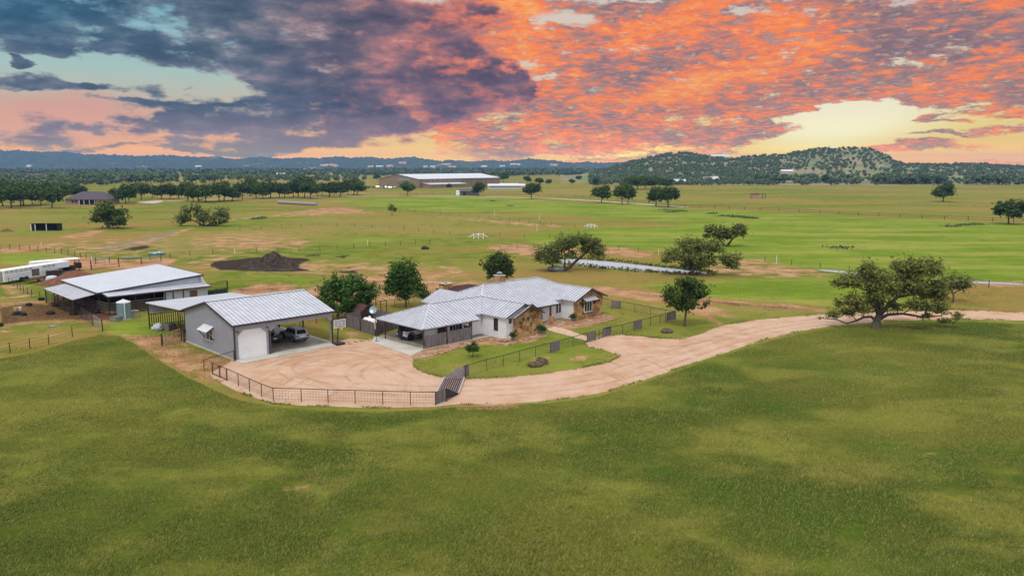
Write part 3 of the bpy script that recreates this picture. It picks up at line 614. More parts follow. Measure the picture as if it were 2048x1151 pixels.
def window(parent, c, w, h, axis, out, panes=1, rows_=1, frame=None, name='window', depth=.05, glass=None):
    """axis: the local axis the wall runs along; out: +-1 outward side"""
    f = MB(); g_ = MB(); fr = .07
    def bxx(mb, a0, a1, z0, z1, d0, d1):
        if axis == 'u': mb.bx(c[0]+a0, c[0]+a1, c[1]+out*d0, c[1]+out*d1, c[2]+z0, c[2]+z1)
        else: mb.bx(c[0]+out*d0, c[0]+out*d1, c[1]+a0, c[1]+a1, c[2]+z0, c[2]+z1)
    bxx(f, -w/2-fr, w/2+fr, h/2, h/2+fr, 0, depth+.02); bxx(f, -w/2-fr, w/2+fr, -h/2-fr, -h/2, 0, depth+.02)
    bxx(f, -w/2-fr, -w/2, -h/2, h/2, 0, depth+.02); bxx(f, w/2, w/2+fr, -h/2, h/2, 0, depth+.02)
    for i in range(1, panes): x = -w/2+w*i/panes; bxx(f, x-.03, x+.03, -h/2, h/2, 0, depth+.01)
    for i in range(1, rows_): z = -h/2+h*i/rows_; bxx(f, -w/2, w/2, z-.02, z+.02, 0, depth+.005)
    bxx(g_, -w/2, w/2, -h/2, h/2, 0.005, depth*.5)
    fo = f.build(name, frame or M['white'], parent); g_.build('pane', glass or M['glass'], fo); return fo

# ------------------------------------------------------------------ steel garage
GO = G(471.8, 721.2)
gar = thing('garage', 'grey metal garage with white roll up door and open bay', 'garage', (GO[0], GO[1], 0), ANG)
MB().prism([(-.12,14.0),(-.12,-1.85),(12.95,-1.2),(12.95,14.0)], -.1, .1).build('concrete_slab', M['conc'], gar)
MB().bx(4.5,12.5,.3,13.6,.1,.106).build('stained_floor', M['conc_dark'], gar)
z0 = .105
fw = [(0,z0),(.38,z0),(.38,2.78),(1.05,3.42),(3.15,3.42),(3.9,2.78),(3.9,z0),(4.35,z0),(4.35,2.72),(5.25,3.47),(11.85,3.49),(12.4,2.84),(12.4,z0),(12.62,z0),(12.62,4.1),(0,4.1)]
wall(gar, 'front_wall', [(x,0,z) for x,z in fw], (0,.18,0), M['graysiding'])
wall(gar, 'side_wall', [(0,0.185,z0),(0,13.9,z0),(0,13.9,4.08),(0,6.95,5.86),(0,.185,4.1)], (.18,0,0), M['graysiding'])
wall(gar, 'back_wall', [(.19,13.72,z0),(11.9,13.72,z0),(11.9,13.72,4.05),(.19,13.72,4.05)], (0,.17,0), M['palesiding'])
wall(gar, 'partition_wall', [(4.36,.2,z0),(4.36,13.7,z0),(4.36,13.7,4.0),(4.36,6.95,5.7),(4.36,.2,4.0)], (.1,0,0), M['graysiding'])
wall(gar, 'gable_panel', [(12.44,.19,3.5),(12.44,13.7,3.5),(12.44,13.7,4.03),(12.44,6.95,5.8),(12.44,.19,4.03)], (.14,0,0), M['graysiding'])
zf1 = lambda u,v: 4.16+1.84*(v+.2)/7.15; zf2 = lambda u,v: 4.16+1.84*(14.1-v)/7.15
roof(gar, 'roof', [(-.25,-.2),(12.9,-.2),(12.9,6.95),(-.25,6.95)], zf1, 'v', seam=.52, sw=.06, sh=.04)
roof(gar, 'roof', [(-.25,6.95),(12.9,6.95),(12.9,13.9),(-.25,13.9)], zf2, 'v', seam=.52, sw=.06, sh=.04)
ridge_cap(gar, [(-.3,6.95,6.03),(12.95,6.95,6.03)], .5, mat_=M['galv_light'])
tb = MB(); tb.beam((-.3,-.28,4.06),(12.95,-.28,4.06),.1,.2)
for x in (-.31, 12.96): tb.beam((x,-.25,4.05),(x,6.95,5.9),.08,.22); tb.beam((x,6.95,5.9),(x,13.95,4.07),.08,.22)
tb.beam((-.05,-.04,.1),(-.05,-.04,4.0),.16,.16)
tb.build('fascia', M['trim'], gar)
for x, y in ((4.2,-.05),(12.58,-.04)): MB().bx(x-.07,x+.07,y-.05,y+.05,.1,3.0).build('corner_post', M['darkpipe'], gar)
MB().bx(12.45,12.6,6.9,7.05,.1,3.6).build('post', M['darkpipe'], gar)
MB().bx(12.45,12.6,13.4,13.55,.1,3.6).build('post', M['darkpipe'], gar)
dm = MB()
zz_ = [(.38,z0),(3.9,z0),(3.9,2.78),(3.15,3.42),(1.05,3.42),(.38,2.78)]
dm.extrude([(x,.1,z) for x,z in zz_], (0,.03,0))
for i in range(13):
    z = .32+i*.24
    hw = 0 if z < 2.75 else (z-2.78)*1.0
    if z < 3.36: dm.bx(.4+hw, 3.88-hw, .07,.1, z, z+.05)
dm.build('roller_door', M['white'], gar)
wf = window(gar, (0, 6.78, 2.0), 1.9, 1.3, 'v', -1, 2, 2, name='window', glass=mat('bay_glass', (.06,.045,.035,1), .15))
aw = MB(); aw.extrude([(-.02,5.5,3.1),(-.02,8.2,3.1),(-.95,8.2,2.55),(-.95,5.5,2.55)], (0,0,.05)); awo = aw.build('awning', M['galv_light'], gar)
for v in (5.65, 8.05): MB().beam((-.03,v,1.5),(-.85,v,2.58),.08).build('bracket', M['darkpipe'], awo)
for x in (.22, 3.85):
    lm = MB(); lm.tube([(x,0,3.3),(x,-.25,3.55),(x,-.45,3.45)], .03, 6); lm.lathe([(.04,3.5),(.18,3.3)], (x,-.45,0), 10); lm.build('wall_lamp', M['darkpipe'], gar)
# lean-to behind the garage
zl = lambda u,v: 4.18-.55*(v-13.95)/11.6
roof(gar, 'lean_to_roof', [(-.6,13.95),(11.5,13.95),(11.5,25.6),(-.6,25.6)], zl, 'v', M['galv_light'], seam=.4, sw=.04, sh=.025)
pr = MB()
for v in (14.2, 19.8, 25.4): pr.beam((-.5,v,zl(0,v)-.25),(11.4,v,zl(0,v)-.25),.12,.22)
for u in (-.45, 5.4, 11.3): pr.beam((u,14.1,3.95),(u,25.5,3.4),.1,.2)
pr.build('roof_purlins', M['rust'], gar)
for u in (-.4, 3.5, 7.4, 11.3):
    for v in (25.3, 14.4) if u in (-.4, 11.3) else (25.3,): MB().bx(u-.06,u+.06,v-.06,v+.06,0,3.45).build('post', M['darkpipe'], gar)
sf = MB()
for i in range(40): x = -.3+i*.295; sf.bx(x-.05,x+.05,25.42,25.46,.15,2.05)
sf.bx(-.3,11.3,25.36,25.4,1.9,1.98); sf.bx(-.3,11.3,25.36,25.4,.4,.48)
sf.build('slatted_fence', M['darkpipe'], gar)
MB().bx(-.3,6.0,25.3,25.35,2.1,3.4).build('end_panel', M['palesiding'], gar)

# ------------------------------------------------------------------ ranch house with carport
HO = G(1011.9, 678.7)
hs = thing('ranch_house', 'white and limestone ranch house with standing seam metal roof and hipped carport', 'house', (HO[0], HO[1], 0), ANG)
HL = lambda px, py, z=0.0: to_local(G(px, py, z), HO)
p_ = .42
zA = lambda u,v: 2.9+p_*(u+.35)
zAr = lambda u,v: 4.325-p_*(u-3.04)
zM = lambda u,v: 2.9+p_*(v-4.55)
zB = lambda u,v: 2.9+p_*(u-15.46)
zBr = lambda u,v: 2.9+p_*(22.44-u)
zK = lambda u,v: 5.38-p_*(v-10.45)
roof(hs, 'roof', [(-.35,-.45),(3.04,-.45),(3.04,7.94),(5.55,10.45),(3.04,12.96),(3.04,17.1),(-.35,17.1)], zA, 'u')
roof(hs, 'roof', [(3.04,-.45),(6.2,-.45),(6.43,4.55),(3.04,7.94)], zAr, 'u')
roof(hs, 'roof', [(5.55,10.45),(3.04,7.94),(6.43,4.55),(9.4,4.55),(9.4,3.6),(14.1,3.6),(14.1,4.45),(15.46,4.55),(18.95,8.04),(16.54,10.45)], zM, 'v')
roof(hs, 'roof', [(15.46,1.75),(18.95,1.75),(18.95,8.04),(15.46,4.55)], zB, 'u')
roof(hs, 'roof', [(18.95,1.75),(22.44,1.75),(22.44,16.35),(16.54,10.45),(18.95,8.04)], zBr, 'u')
roof(hs, 'roof', [(5.55,10.45),(16.54,10.45),(22.44,16.35),(6.43,16.35),(3.04,12.96)], zK, 'v')
roof(hs, 'roof', [(3.04,12.96),(6.43,16.35),(6.43,17.1),(3.04,17.1)], zAr, 'u')
e_ = .02
ridge_cap(hs, [(3.04,-.45,4.33+e_),(3.04,7.94,4.33+e_)]); ridge_cap(hs, [(5.55,10.45,5.39+e_),(16.54,10.45,5.39+e_)]); ridge_cap(hs, [(18.95,1.75,4.37+e_),(18.95,8.04,4.37+e_)])
ridge_cap(hs, [(5.55,10.45,5.39+e_),(3.04,7.94,4.34+e_)], .26, 'hip_cap'); ridge_cap(hs, [(16.54,10.45,5.39+e_),(18.95,8.04,4.38+e_)], .26, 'hip_cap'); ridge_cap(hs, [(5.55,10.45,5.39+e_),(3.04,12.96,4.34+e_)], .26, 'hip_cap')
ft = MB()
for a, b_ in (((-.37,-.5,2.84),(3.04,-.5,4.27)),((3.04,-.5,4.27),(6.2,-.5,2.94)),((15.44,1.7,2.84),(18.95,1.7,4.31)),((18.95,1.7,4.31),(22.46,1.7,2.84)),((9.36,3.6,2.45),(9.36,4.6,2.86)),((14.14,3.6,2.45),(14.14,4.5,2.82)),((9.36,3.56,2.44),(14.14,3.56,2.44))): MB().beam(a, b_, .07, .17).build('fascia', M['trim'], hs)
W_ = M['stucco']
wall(hs, 'wall', [(0,0,0),(0,16.7,0),(0,16.7,2.92),(0,0,2.92)], (.2,0,0), W_)
wall(hs, 'wall', [(.205,0,0),(6.1,0,0),(6.1,0,2.85),(3.04,0,4.15),(.205,0,2.95)], (0,.2,0), W_)
wall(hs, 'wall', [(6.1,.205,0),(6.1,7.4,0),(6.1,7.4,2.9),(6.1,.205,2.85)], (-.2,0,0), W_)
wall(hs, 'wall', [(6.11,7.4,0),(11.85,7.4,0),(11.85,7.4,3.9),(6.11,7.4,3.9)], (0,.2,0), mat('dark_porch_wall', lin(90,84,82), .8))  # recessed back wall, darker than the stucco walls
wall(hs, 'wall', [(11.85,4.8,0),(15.94,4.8,0),(15.94,4.8,2.85),(11.85,4.8,2.85)], (0,.2,0), W_)
wall(hs, 'wall', [(11.85,5.01,0),(11.85,7.39,0),(11.85,7.39,3.8),(11.85,5.01,2.9)], (.2,0,0), W_)
wall(hs, 'wall', [(15.95,2.62,0),(15.95,4.79,0),(15.95,4.79,2.95),(15.95,2.62,2.95)], (.2,0,0), W_)
wall(hs, 'wall', [(21.9,2.7,0),(21.9,15.9,0),(21.9,15.9,2.95),(21.9,2.7,2.95)], (-.2,0,0), W_)
wall(hs, 'wall', [(.2,16.5,0),(6.0,16.5,0),(6.0,16.5,2.9),(3.04,16.5,4.1),(.2,16.5,2.9)], (0,.2,0), W_)
wall(hs, 'wall', [(6.01,15.9,0),(21.69,15.9,0),(21.69,15.9,2.9),(6.01,15.9,2.9)], (0,-.2,0), W_)
wall(hs, 'stone_wall', [(15.92,2.2,0),(21.93,2.2,0),(21.93,2.2,2.93),(18.95,2.2,4.16),(15.92,2.2,2.93)], (0,.4,0), M['stone'])
wall(hs, 'stone_wall', [(1.3,-.36,0),(6.0,-.36,0),(6.0,-.36,2.78),(3.65,-.36,3.82),(1.3,-.36,2.78)], (0,.355,0), M['stone'])
zs1 = lambda u,v: 2.78+.44*(u-.95); zs2 = lambda u,v: 2.78+.44*(6.35-u)
roof(hs, 'gable_roof', [(.95,-.8),(3.65,-.8),(3.65,-.01),(.95,-.01)], zs1, 'u', th=.08); roof(hs, 'gable_roof', [(3.65,-.8),(6.35,-.8),(6.35,-.01),(3.65,-.01)], zs2, 'u', th=.08)
ft = MB(); ft.beam((.95,-.84,2.74),(3.65,-.84,3.93),.06,.15); ft.beam((3.65,-.84,3.93),(6.35,-.84,2.74),.06,.15); ft.build('fascia', M['darkwood'], hs)
for u in (2.72, 3.62, 4.56): window(hs, (u,-.36,2.3), .3, .46, 'u', -1, name='window', frame=mat('stone_window_frame', lin(168,140,104), .8))
window(hs, (.73,0,2.33), .3, .5, 'u', -1, 1, 2, frame=M['trim'])
window(hs, (0,1.85,1.72), .62, 1.45, 'v', -1, 1, 2, frame=M['trim'])
wb = window(hs, (18.62,2.2,1.7), 1.6, 1.4, 'u', -1, 3, 1)
MB().bx(17.7,19.55,2.0,2.2,.86,.95).build('sill', M['conc'], wb)
aw = MB(); aw.extrude([(17.25,2.19,3.15),(20.1,2.19,3.15),(20.1,1.35,2.72),(17.25,1.35,2.72)], (0,0,-.05)); ao = aw.build('awning', M['galv'], hs)
sb = MB()
for i in range(8): sb.beam((17.35+i*.38,2.18,3.17),(17.35+i*.38,1.36,2.75),.04,.04)
sb.build('seams', M['seam'], ao)
for u in (17.4, 19.95): ab = MB(); ab.beam((u,2.18,1.95),(u,1.45,2.68),.1); ab.beam((u,2.15,1.9),(u,2.15,3.0),.1); ab.build('bracket', M['darkpipe'], ao)
window(hs, (15.1,4.8,1.5), 1.1, 1.3, 'u', -1, 2, 1)
dd = MB(); dd.bx(8.1,9.3,7.3,7.4,.05,2.2); do_ = dd.build('front_door', M['darkwood'], hs); MB().bx(9.1,9.16,7.25,7.3,1.0,1.2).build('handle', M['chrome'], do_)
window(hs, (10.4,7.4,1.5), 1.0, 1.4, 'u', -1, 1, 1, frame=M['trim'])
pc = MB(); pc.prism([(11.3,2.62),(11.9,2.62),(11.9,3.22),(11.3,3.22)], 0, 1.05); po = pc.build('porch_pier', M['stone'], hs)
MB().bx(11.49,11.71,3.0,3.2,1.05,2.46).build('porch_post', M['darkwood'], hs)
q = HL(1080,654); MB().prism([(q[0]-.25,q[1]-.25),(q[0]+.25,q[1]-.25),(q[0]+.25,q[1]+.25),(q[0]-.25,q[1]+.25)], 0, 1.0).build('porch_pier', M['stone'], hs)
MB().bx(9.5,9.7,3.75,3.95,.05,2.46).build('porch_post', M['darkwood'], hs)
MB().bx(9.4,14.1,3.7,3.85,2.28,2.42).build('porch_beam', M['darkwood'], hs)
for c in ((16.9,2.05,2.35),(20.9,2.05,2.4)): MB().lathe([(.05,c[2]-.2),(.12,c[2]-.15),(.12,c[2]+.1),(.03,c[2]+.22)], (c[0],c[1],0), 8).build('wall_lantern', M['black'], hs)
# chimneys
def chimney(u, v, w, z0, z1, nm, metal):
    c = MB(); c.bx(u-w/2,u+w/2,v-w/2,v+w/2,z0,z1); o = c.build(nm, M['stone'], hs)
    c = MB(); c.bx(u-w/2-.08,u+w/2+.08,v-w/2-.08,v+w/2+.08,z1,z1+.1); c.build('chimney_cap', M['conc'], o)
    if metal:
        c = MB(); c.bx(u-.18,u+.18,v-.18,v+.18,z1+.1,z1+.35); c.lathe([(.55,z1+.38),(.5,z1+.42),(.05,z1+.62)], (u,v,0), 4); c.build('chimney_pot', M['steel'], o)
    else:
        c = MB(); c.bx(u-.25,u+.25,v-.2,v+.2,z1+.1,z1+.14); c.build('flue', M['darkin'], o)
chimney(9.25, 11.0, 1.15, 4.6, 6.25, 'chimney', True)
chimney(7.4, 21.0, 1.45, 0, 4.2, 'patio_chimney', False)
MB().tube([(1.7,9.6,3.7),(1.7,9.6,4.25)], .05, 8).build('vent_pipe', M['steel'], hs)
# brown patio cover behind
zb = lambda u,v: 3.55-.03*(v-17)
roof(hs, 'patio_roof', [(6.5,17.15),(13.2,17.15),(13.2,22.3),(6.5,22.3)], zb, 'v', M['brownroof'], seam=.35, sw=.05, sh=.04, smat=M['darkwood'], th=.15)
for u, v in ((13.0,22.1),(13.0,17.4),(6.7,22.1)): MB().bx(u-.1,u+.1,v-.1,v+.1,0,3.3).build('patio_post', M['darkwood'], hs)
# carport
q0 = .38
zc = lambda u,v: 2.5+q0*(v-3.1); zcl = lambda u,v: 2.5+q0*(u+10.9); zcb = lambda u,v: 2.5+q0*(12.9-v)
roof(hs, 'carport_roof', [(-10.9,3.1),(-1.6,3.1),(-1.6,4.15),(-.36,4.15),(3.1,8.0),(-6.0,8.0)], zc, 'v', th=.1)
roof(hs, 'carport_roof', [(-10.9,3.1),(-6.0,8.0),(-10.9,12.9)], zcl, 'u', th=.1)
roof(hs, 'carport_roof', [(-10.9,12.9),(-6.0,8.0),(3.1,8.0),(-.36,11.7),(-.36,12.9)], zcb, 'v', th=.1)
ridge_cap(hs, [(-6.0,8.0,4.37+e_),(3.0,8.0,4.37+e_)]); ridge_cap(hs, [(-6,8,4.38),(-10.9,3.1,2.52)], .26, 'hip_cap'); ridge_cap(hs, [(-6,8,4.38),(-10.9,12.9,2.52)], .26, 'hip_cap')
ft = MB(); ft.beam((-10.93,3.07,2.42),(-10.93,12.93,2.42),.06,.14); ft.beam((-10.93,3.07,2.42),(-1.6,3.07,2.42),.06,.14); ft.build('fascia', M['galv'], hs)
cm = MB(); cm.beam((-10.7,3.4,2.3),(-10.7,12.6,2.3),.12,.2); cm.beam((-10.6,3.3,2.3),(-1.7,3.3,2.3),.12,.2); cm.build('carport_beam', M['rust'], hs)
for u, v in ((-10.85,3.0),(-7.25,3.0),(-3.2,3.0),(-10.85,11.0),(-5.5,12.6),(-10.85,12.6)): MB().bx(u-.06,u+.06,v-.06,v+.06,.08,2.45).build('carport_post', M['rust'], hs)
ap = [HL(742,684), HL(822,711.5), HL(846,704)]
MB().prism([ap[0], ap[1], (-10.95,2.8), (-.02,2.8), (-.02,12.9), (-11.3,12.9)], -.05, .08).build('carport_slab', M['conc'], hs)
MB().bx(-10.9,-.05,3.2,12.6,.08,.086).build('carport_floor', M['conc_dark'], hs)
def picket(mb, a, b_, h, w=.145, gap=.012, z0=0.0, jit=.03, th=.03, rng=random.Random(5)):
    a, b_ = Vector((*a,0)), Vector((*b_,0)); d = b_-a; L = d.length; d /= L; nrm = Vector((-d.y,d.x,0)); k = int(L/(w+gap)); rz = math.atan2(d.y,d.x)
    for i in range(k):
        c = a+d*((i+.5)*L/k)+nrm*rng.uniform(-.008,.008); hh = h+rng.uniform(-jit,jit); mb.box((c.x,c.y,z0+hh/2),(L/k-gap,th,hh),rz)
pk = MB(); picket(pk, (-10.7,2.92), (-7.4,2.92), 1.55, z0=.1); picket(pk, (-7.1,2.92), (-3.3,2.92), 1.58, z0=.1); pk.build('plank_fence', M['plank'], hs)
pk = MB(); picket(pk, (-3.15,3.1), (-3.15,4.55), 1.6, z0=.1); pk.build('plank_fence', M['plank'], hs)
wall(hs, 'storage_wall', [(-7.9,4.65,.09),(-.01,4.65,.09),(-.01,4.65,2.9),(-7.9,4.65,2.9)], (0,.15,0), M['white'])
wall(hs, 'storage_wall', [(-7.9,4.81,.09),(-7.9,7.0,.09),(-7.9,7.0,3.8),(-7.9,4.81,2.95)], (.15,0,0), M['white'])
MB().bx(-7.4,-6.1,4.55,4.65,.1,2.1).build('storage_door', M['darkwood'], hs)
window(hs, (-4.45,4.65,1.65), 2.0, .95, 'u', -1, 4, 1)
MB().bx(-2.2,-1.7,4.6,4.65,1.2,2.1).build('window', M['glass'], hs)

# ------------------------------------------------------------------ stable
BO_ = G(210, 640); Bo = Vector((BO_[0], BO_[1])); ca, sa = math.cos(ANG), math.sin(ANG)
def BW(u, v): return (Bo.x+u*ca-v*sa, Bo.y+u*sa+v*ca)
org = BW(1.3, 6.3)
st = thing('stable', 'open sided horse stable with pale sloping metal roof and pipe rail stalls', 'stable', (org[0], org[1], 0), ANG)
zst = lambda u,v: 3.15+.078*u
roof(st, 'roof', [(-.3,-.3),(15.8,-.3),(15.8,18.9),(-.3,18.9)], zst, 'v', M['galv_light'], seam=.5, sw=.04, sh=.02, th=.1)
tb = MB(); tb.beam((-.32,-.36,3.05),(15.85,-.36,4.3),.08,.26); tb.beam((-.36,-.3,3.05),(-.36,18.9,3.05),.08,.24); tb.beam((15.86,-.3,4.32),(15.86,18.9,4.32),.08,.24); tb.build('fascia', M['trim'], st)
wall(st, 'gable_wall', [(.3,0,2.85),(15.5,0,2.95),(15.5,0,4.25),(.3,0,3.06)], (0,.12,0), M['palesiding'])
zlt = lambda u,v: 3.1+.28*(v)/2.9*1.0
roof(st, 'lean_to_roof', [(.3,-3.0),(15.9,-3.0),(15.9,-.01),(.3,-.01)], zlt, 'v', M['galv'], seam=.4, sw=.04, sh=.025, th=.1)
tb = MB(); tb.beam((.25,-3.05,2.74),(15.95,-3.05,2.74),.08,.2); tb.beam((.25,-3.0,2.76),(.25,0,3.05),.08,.18); tb.beam((15.95,-3,2.76),(15.95,0,3.05),.08,.18); tb.build('fascia', M['trim'], st)
zaw = lambda u,v: 2.95+.16*u
roof(st, 'awning_roof', [(-3.5,.6),(-.35,.6),(-.35,15.6),(-3.5,15.6)], zaw, 'u', M['galv'], seam=.45, sw=.04, sh=.02, th=.06)
wall(st, 'tack_room_wall', [(8.6,-2.4,0),(15.5,-2.4,0),(15.5,-2.4,2.75),(8.6,-2.4,2.75)], (0,.12,0), M['palesiding'])
wall(st, 'tack_room_wall', [(15.5,-2.27,0),(15.5,18.6,0),(15.5,18.6,4.2),(15.5,-.1,4.2),(15.5,-2.27,2.8)], (-.12,0,0), M['palesiding'])
wall(st, 'tack_room_wall', [(.3,18.5,0),(15.3,18.5,0),(15.3,18.5,4.15),(.3,18.5,3.0)], (0,.12,0), M['palesiding'])
wall(st, 'tack_room_wall', [(7.4,.1,0),(7.4,18.4,0),(7.4,18.4,3.5),(7.4,.1,3.5)], (.12,0,0), M['darkwood'])
for u in (10.0, 11.6): MB().bx(u-.07,u+.07,-2.5,-2.4,.02,2.7).build('door_post', M['trim'], st)
MB().bx(12.6,13.8,-2.46,-2.4,1.2,2.3).build('window', mat('stable_window', lin(120,84,66), .5), st)
for u, v, h in [(.0,.1,3.0),(.0,6.2,3.0),(.0,12.4,3.0),(.0,18.4,3.0),(4.2,-2.9,2.7),(6.9,-2.9,2.7),(.4,-2.9,2.7),(8.6,-2.9,2.7),(-3.4,.8,2.35),(-3.4,5.6,2.35),(-3.4,10.5,2.35),(-3.4,15.4,2.35),(-1.7,15.5,2.6)]:
    MB().bx(u-.07,u+.07,v-.07,v+.07,0,h).build('post', M['darkpipe'], st)
def rails(pairs, hs_, r=.035, m_=None, nm='pipe_rail', par=None):
    mb = MB()
    for (a, b_) in pairs:
        for h in hs_: mb.beam((a[0],a[1],h),(b_[0],b_[1],h),r*2,r*2)
    return mb.build(nm, m_ or M['darkpipe'], par)
HR = (.35,.7,1.05,1.4,1.75)
rails([((-3.4,.8),(-3.4,15.4)),((-3.4,15.4),(0,15.5)),((-3.4,.8),(0,.1))], HR, par=st)
rails([((0,.1),(0,18.4)),((0,.1),(.4,-2.9)),((.4,-2.9),(4.2,-2.9)),((4.2,-2.9),(8.5,-2.9))], HR, m_=mat('pale_pipe', lin(140,124,118), .6, .2), par=st)
rails([((0,6.2),(7.3,6.2)),((0,12.4),(7.3,12.4))], HR, par=st)
for u,v in ((1.1,-2.85),(2.2,-2.85),(3.2,-2.85)): MB().bx(u-.04,u+.04,v-.04,v+.04,0,1.8).build('rail_post', M['darkpipe'], st)
# water tank beside the stable
tx, ty = G(249, 637)
tk = thing('water_tank', 'round corrugated rainwater tank with conical lid beside the stable', 'water tank', (tx, ty, 0))
prof = [(.93,0)]
for i in range(1, 55): prof.append((.93+(.02 if i%2 else -.012), i*.045))
MB().lathe(prof, n_=28).build('tank_body', M['teal'], tk, smooth=True)
MB().lathe([(.98,2.42),(.96,2.5),(.12,2.84),(.1,2.9)], n_=16).build('tank_lid', M['galv_light'], tk)
MB().lathe([(1.05,0),(1.05,.1)], n_=24).build('tank_base', M['conc'], tk)
mb = MB(); mb.tube([(.55,-.85,2.5),(.6,-.95,2.3),(.6,-.95,.2)], .05, 8); mb.build('downpipe', M['white'], tk)
tx, ty = G(231, 641)
t2_ = thing('stock_tank', 'low round galvanised stock tank beside the rainwater tank', 'stock tank', (tx, ty, 0))
MB().lathe([(.75,0),(.77,.3),(.75,.33),(.78,.58),(.8,.6),(.74,.6),(.72,.45)], n_=24).build('trough', M['steel'], t2_, smooth=False)
tx, ty = G(267, 634)
MB_ = MB(); MB_.bx(-.6,.6,-.5,.5,0,.9); MB_.bx(-.65,.65,-.55,.55,.9,1.0)
o = MB_.build('pump_box', M['conc_dark']); o.location = (tx, ty, 0); o.rotation_euler = (0,0,ANG); tag(o, 'small square concrete pump box to the right of the rainwater tank', 'pump box')
# ================================================================== yard surfaces
def edge_noise(poly, st, j, seed): return densify(poly, st, jit=j, seed=seed)
sheet('garden_bed', edge_noise([G(x,y) for x,y in [(820,713.5),(851,702.5),(943,680.3),(944,668),(960,667),(1008,681),(1030,679),(1079,666),(1092,665.5),(1096,669),(1086,674),(1042,683),(1010,690),(985,684),(962,681),(945,687),(900,701),(852,716),(832,718)]], .5, .1, 6), .028, M['flag'])
sheet('patio', edge_noise([G(x,y) for x,y in [(1078,655),(1092,643),(1120,637),(1147,636.5),(1156,641),(1150,646),(1128,651),(1110,655),(1096,660),(1083,663),(1076,661)]], .5, .06, 7), .032, M['flag'])
sheet('garden_bed', edge_noise([G(x,y) for x,y in [(1150,643),(1200,628.5),(1214,630),(1229,634),(1224,638),(1205,644),(1180,649),(1160,652),(1148,650)]], .5, .1, 8), .028, M['flag'])
M['path'] = mat('sand_path', lin(206,166,136), .95, 0, .1, 1.5, .2, 20, c2=lin(226,194,168))
sheet('path', edge_noise([G(x,y) for x,y in [(1092,659),(1108,652.5),(1128,657),(1180,675),(1186,678),(1172,681.5),(1140,672),(1108,664)]], .5, .07, 9), .04, M['path'])
def rock_mesh(r, seed, flat=.6, sub=2):
    bm = bmesh.new(); bmesh.ops.create_icosphere(bm, subdivisions=sub, radius=r); o_ = Vector((seed*3.1, seed*1.7, 0))
    for v in bm.verts:
        k = 1+.35*mnoise.noise(v.co/r*1.1+o_)+.15*mnoise.noise(v.co/r*3+o_); v.co = Vector((v.co.x*k, v.co.y*k, v.co.z*k*flat))
    me = bpy.data.meshes.new('rock'); bm.to_mesh(me); bm.free(); return me
# edging stones laid round the beds
M['edge'] = mat('edging_stone', lin(206,164,124), .9, 0, .2, 4, .4, 20, c2=lin(150,104,74))
em = [rock_mesh(.22, i, .5, 1) for i in range(4)]
for m__ in em: m__.materials.append(M['edge'])
rg = random.Random(3)
def edging(pts, step, label, grp):
    pts = densify([G(*q) for q in pts], step, closed=False, jit=.06, seed=len(pts))
    for x, y in pts:
        o = link_mesh('edging_stone', rg.choice(em)); o.location = (x, y, .06); o.rotation_euler = (0,0,rg.uniform(0,6)); s_ = rg.uniform(.8,1.7); o.scale = (s_*1.3,s_*.9,s_*.8)
        tag(o, label, 'stone', grp)
edging([(834,717),(852,715.5),(900,700.5),(945,686.5),(962,681.5)], .75, 'pale edging stone along the bed below the carport plank fence', 'edging stones below the carport')
edging([(965,682),(985,685),(1010,690),(1042,683),(1086,674),(1096,669)], .85, 'pale edging stone round the bed under the left stone gable', 'edging stones under the left gable')
edging([(1150,651),(1180,650),(1205,645),(1224,639)], .85, 'pale edging stone round the bed under the right stone gable', 'edging stones under the right gable')
edging([(700,687),(712,683.5),(725,682),(740,680)], .8, 'tan stone at the grass edge between hoop and carport', 'stones between hoop and carport')
# ================================================================== fences
def fence_post_mesh(w, h, m_):
    mb = MB(); mb.bx(-w/2,w/2,-w/2,w/2,0,h); me = bpy.data.meshes.new('fence_post'); me.from_pydata(mb.v, [], mb.f); me.materials.append(m_); return me
def fence(name, label, cat, pts, spacing=None, h=1.25, w=.07, pm=None, rails_=(1.22,), rr=.03, rm=None, mesh=False, group=None, every=False, wires=(), wr=.008, skip=()):
    """pts: ground points; every=True puts a post only on the given points"""
    P_ = [Vector(G(*q)) for q in pts]; root = thing(name, label, cat, (P_[0].x, P_[0].y, 0), 0, group); o0 = P_[0]
    pm = pm or M['rust']; rm = rm or pm; me = fence_post_mesh(w, h, pm); posts = []
    if every: posts = list(P_)
    else:
        for a, b_ in zip(P_[:-1], P_[1:]):
            L = (b_-a).length; k = max(1, round(L/spacing)); posts += [a.lerp(b_, i/k) for i in range(k)]
        posts.append(P_[-1])
    for p_ in posts[:98]:
        o = link_mesh('fence_post', me, root); o.location = (p_.x-o0.x, p_.y-o0.y, 0)
    mb = MB(); wm = MB()
    for i, (a, b_) in enumerate(zip(P_[:-1], P_[1:])):
        if i in skip: continue
        for z in rails_: mb.beam((a.x-o0.x,a.y-o0.y,z),(b_.x-o0.x,b_.y-o0.y,z),rr*2,rr*2)
        for z in wires: wm.beam((a.x-o0.x,a.y-o0.y,z),(b_.x-o0.x,b_.y-o0.y,z),wr*2,wr*2)
        if mesh:
            L = (b_-a).length; k = int(L/.28)
            for j in range(1, k): c = a.lerp(b_, j/k)-o0; wm.beam((c.x,c.y,.08),(c.x,c.y,h-.08),.012,.012)
            for j in range(1, 5): z = h*j/5; wm.beam((a.x-o0.x,a.y-o0.y,z),(b_.x-o0.x,b_.y-o0.y,z),.012,.012)
    if mb.v: mb.build('top_rail' if len(rails_) == 1 else 'pipe_rails', rm, root)
    if wm.v: wm.build('wire_mesh' if mesh else 'wires', M['wire'] if 'wire' in M else M['steel'], root)
    return root, o0
M['wire'] = mat('fence_wire', lin(120,104,94), .5, .4)
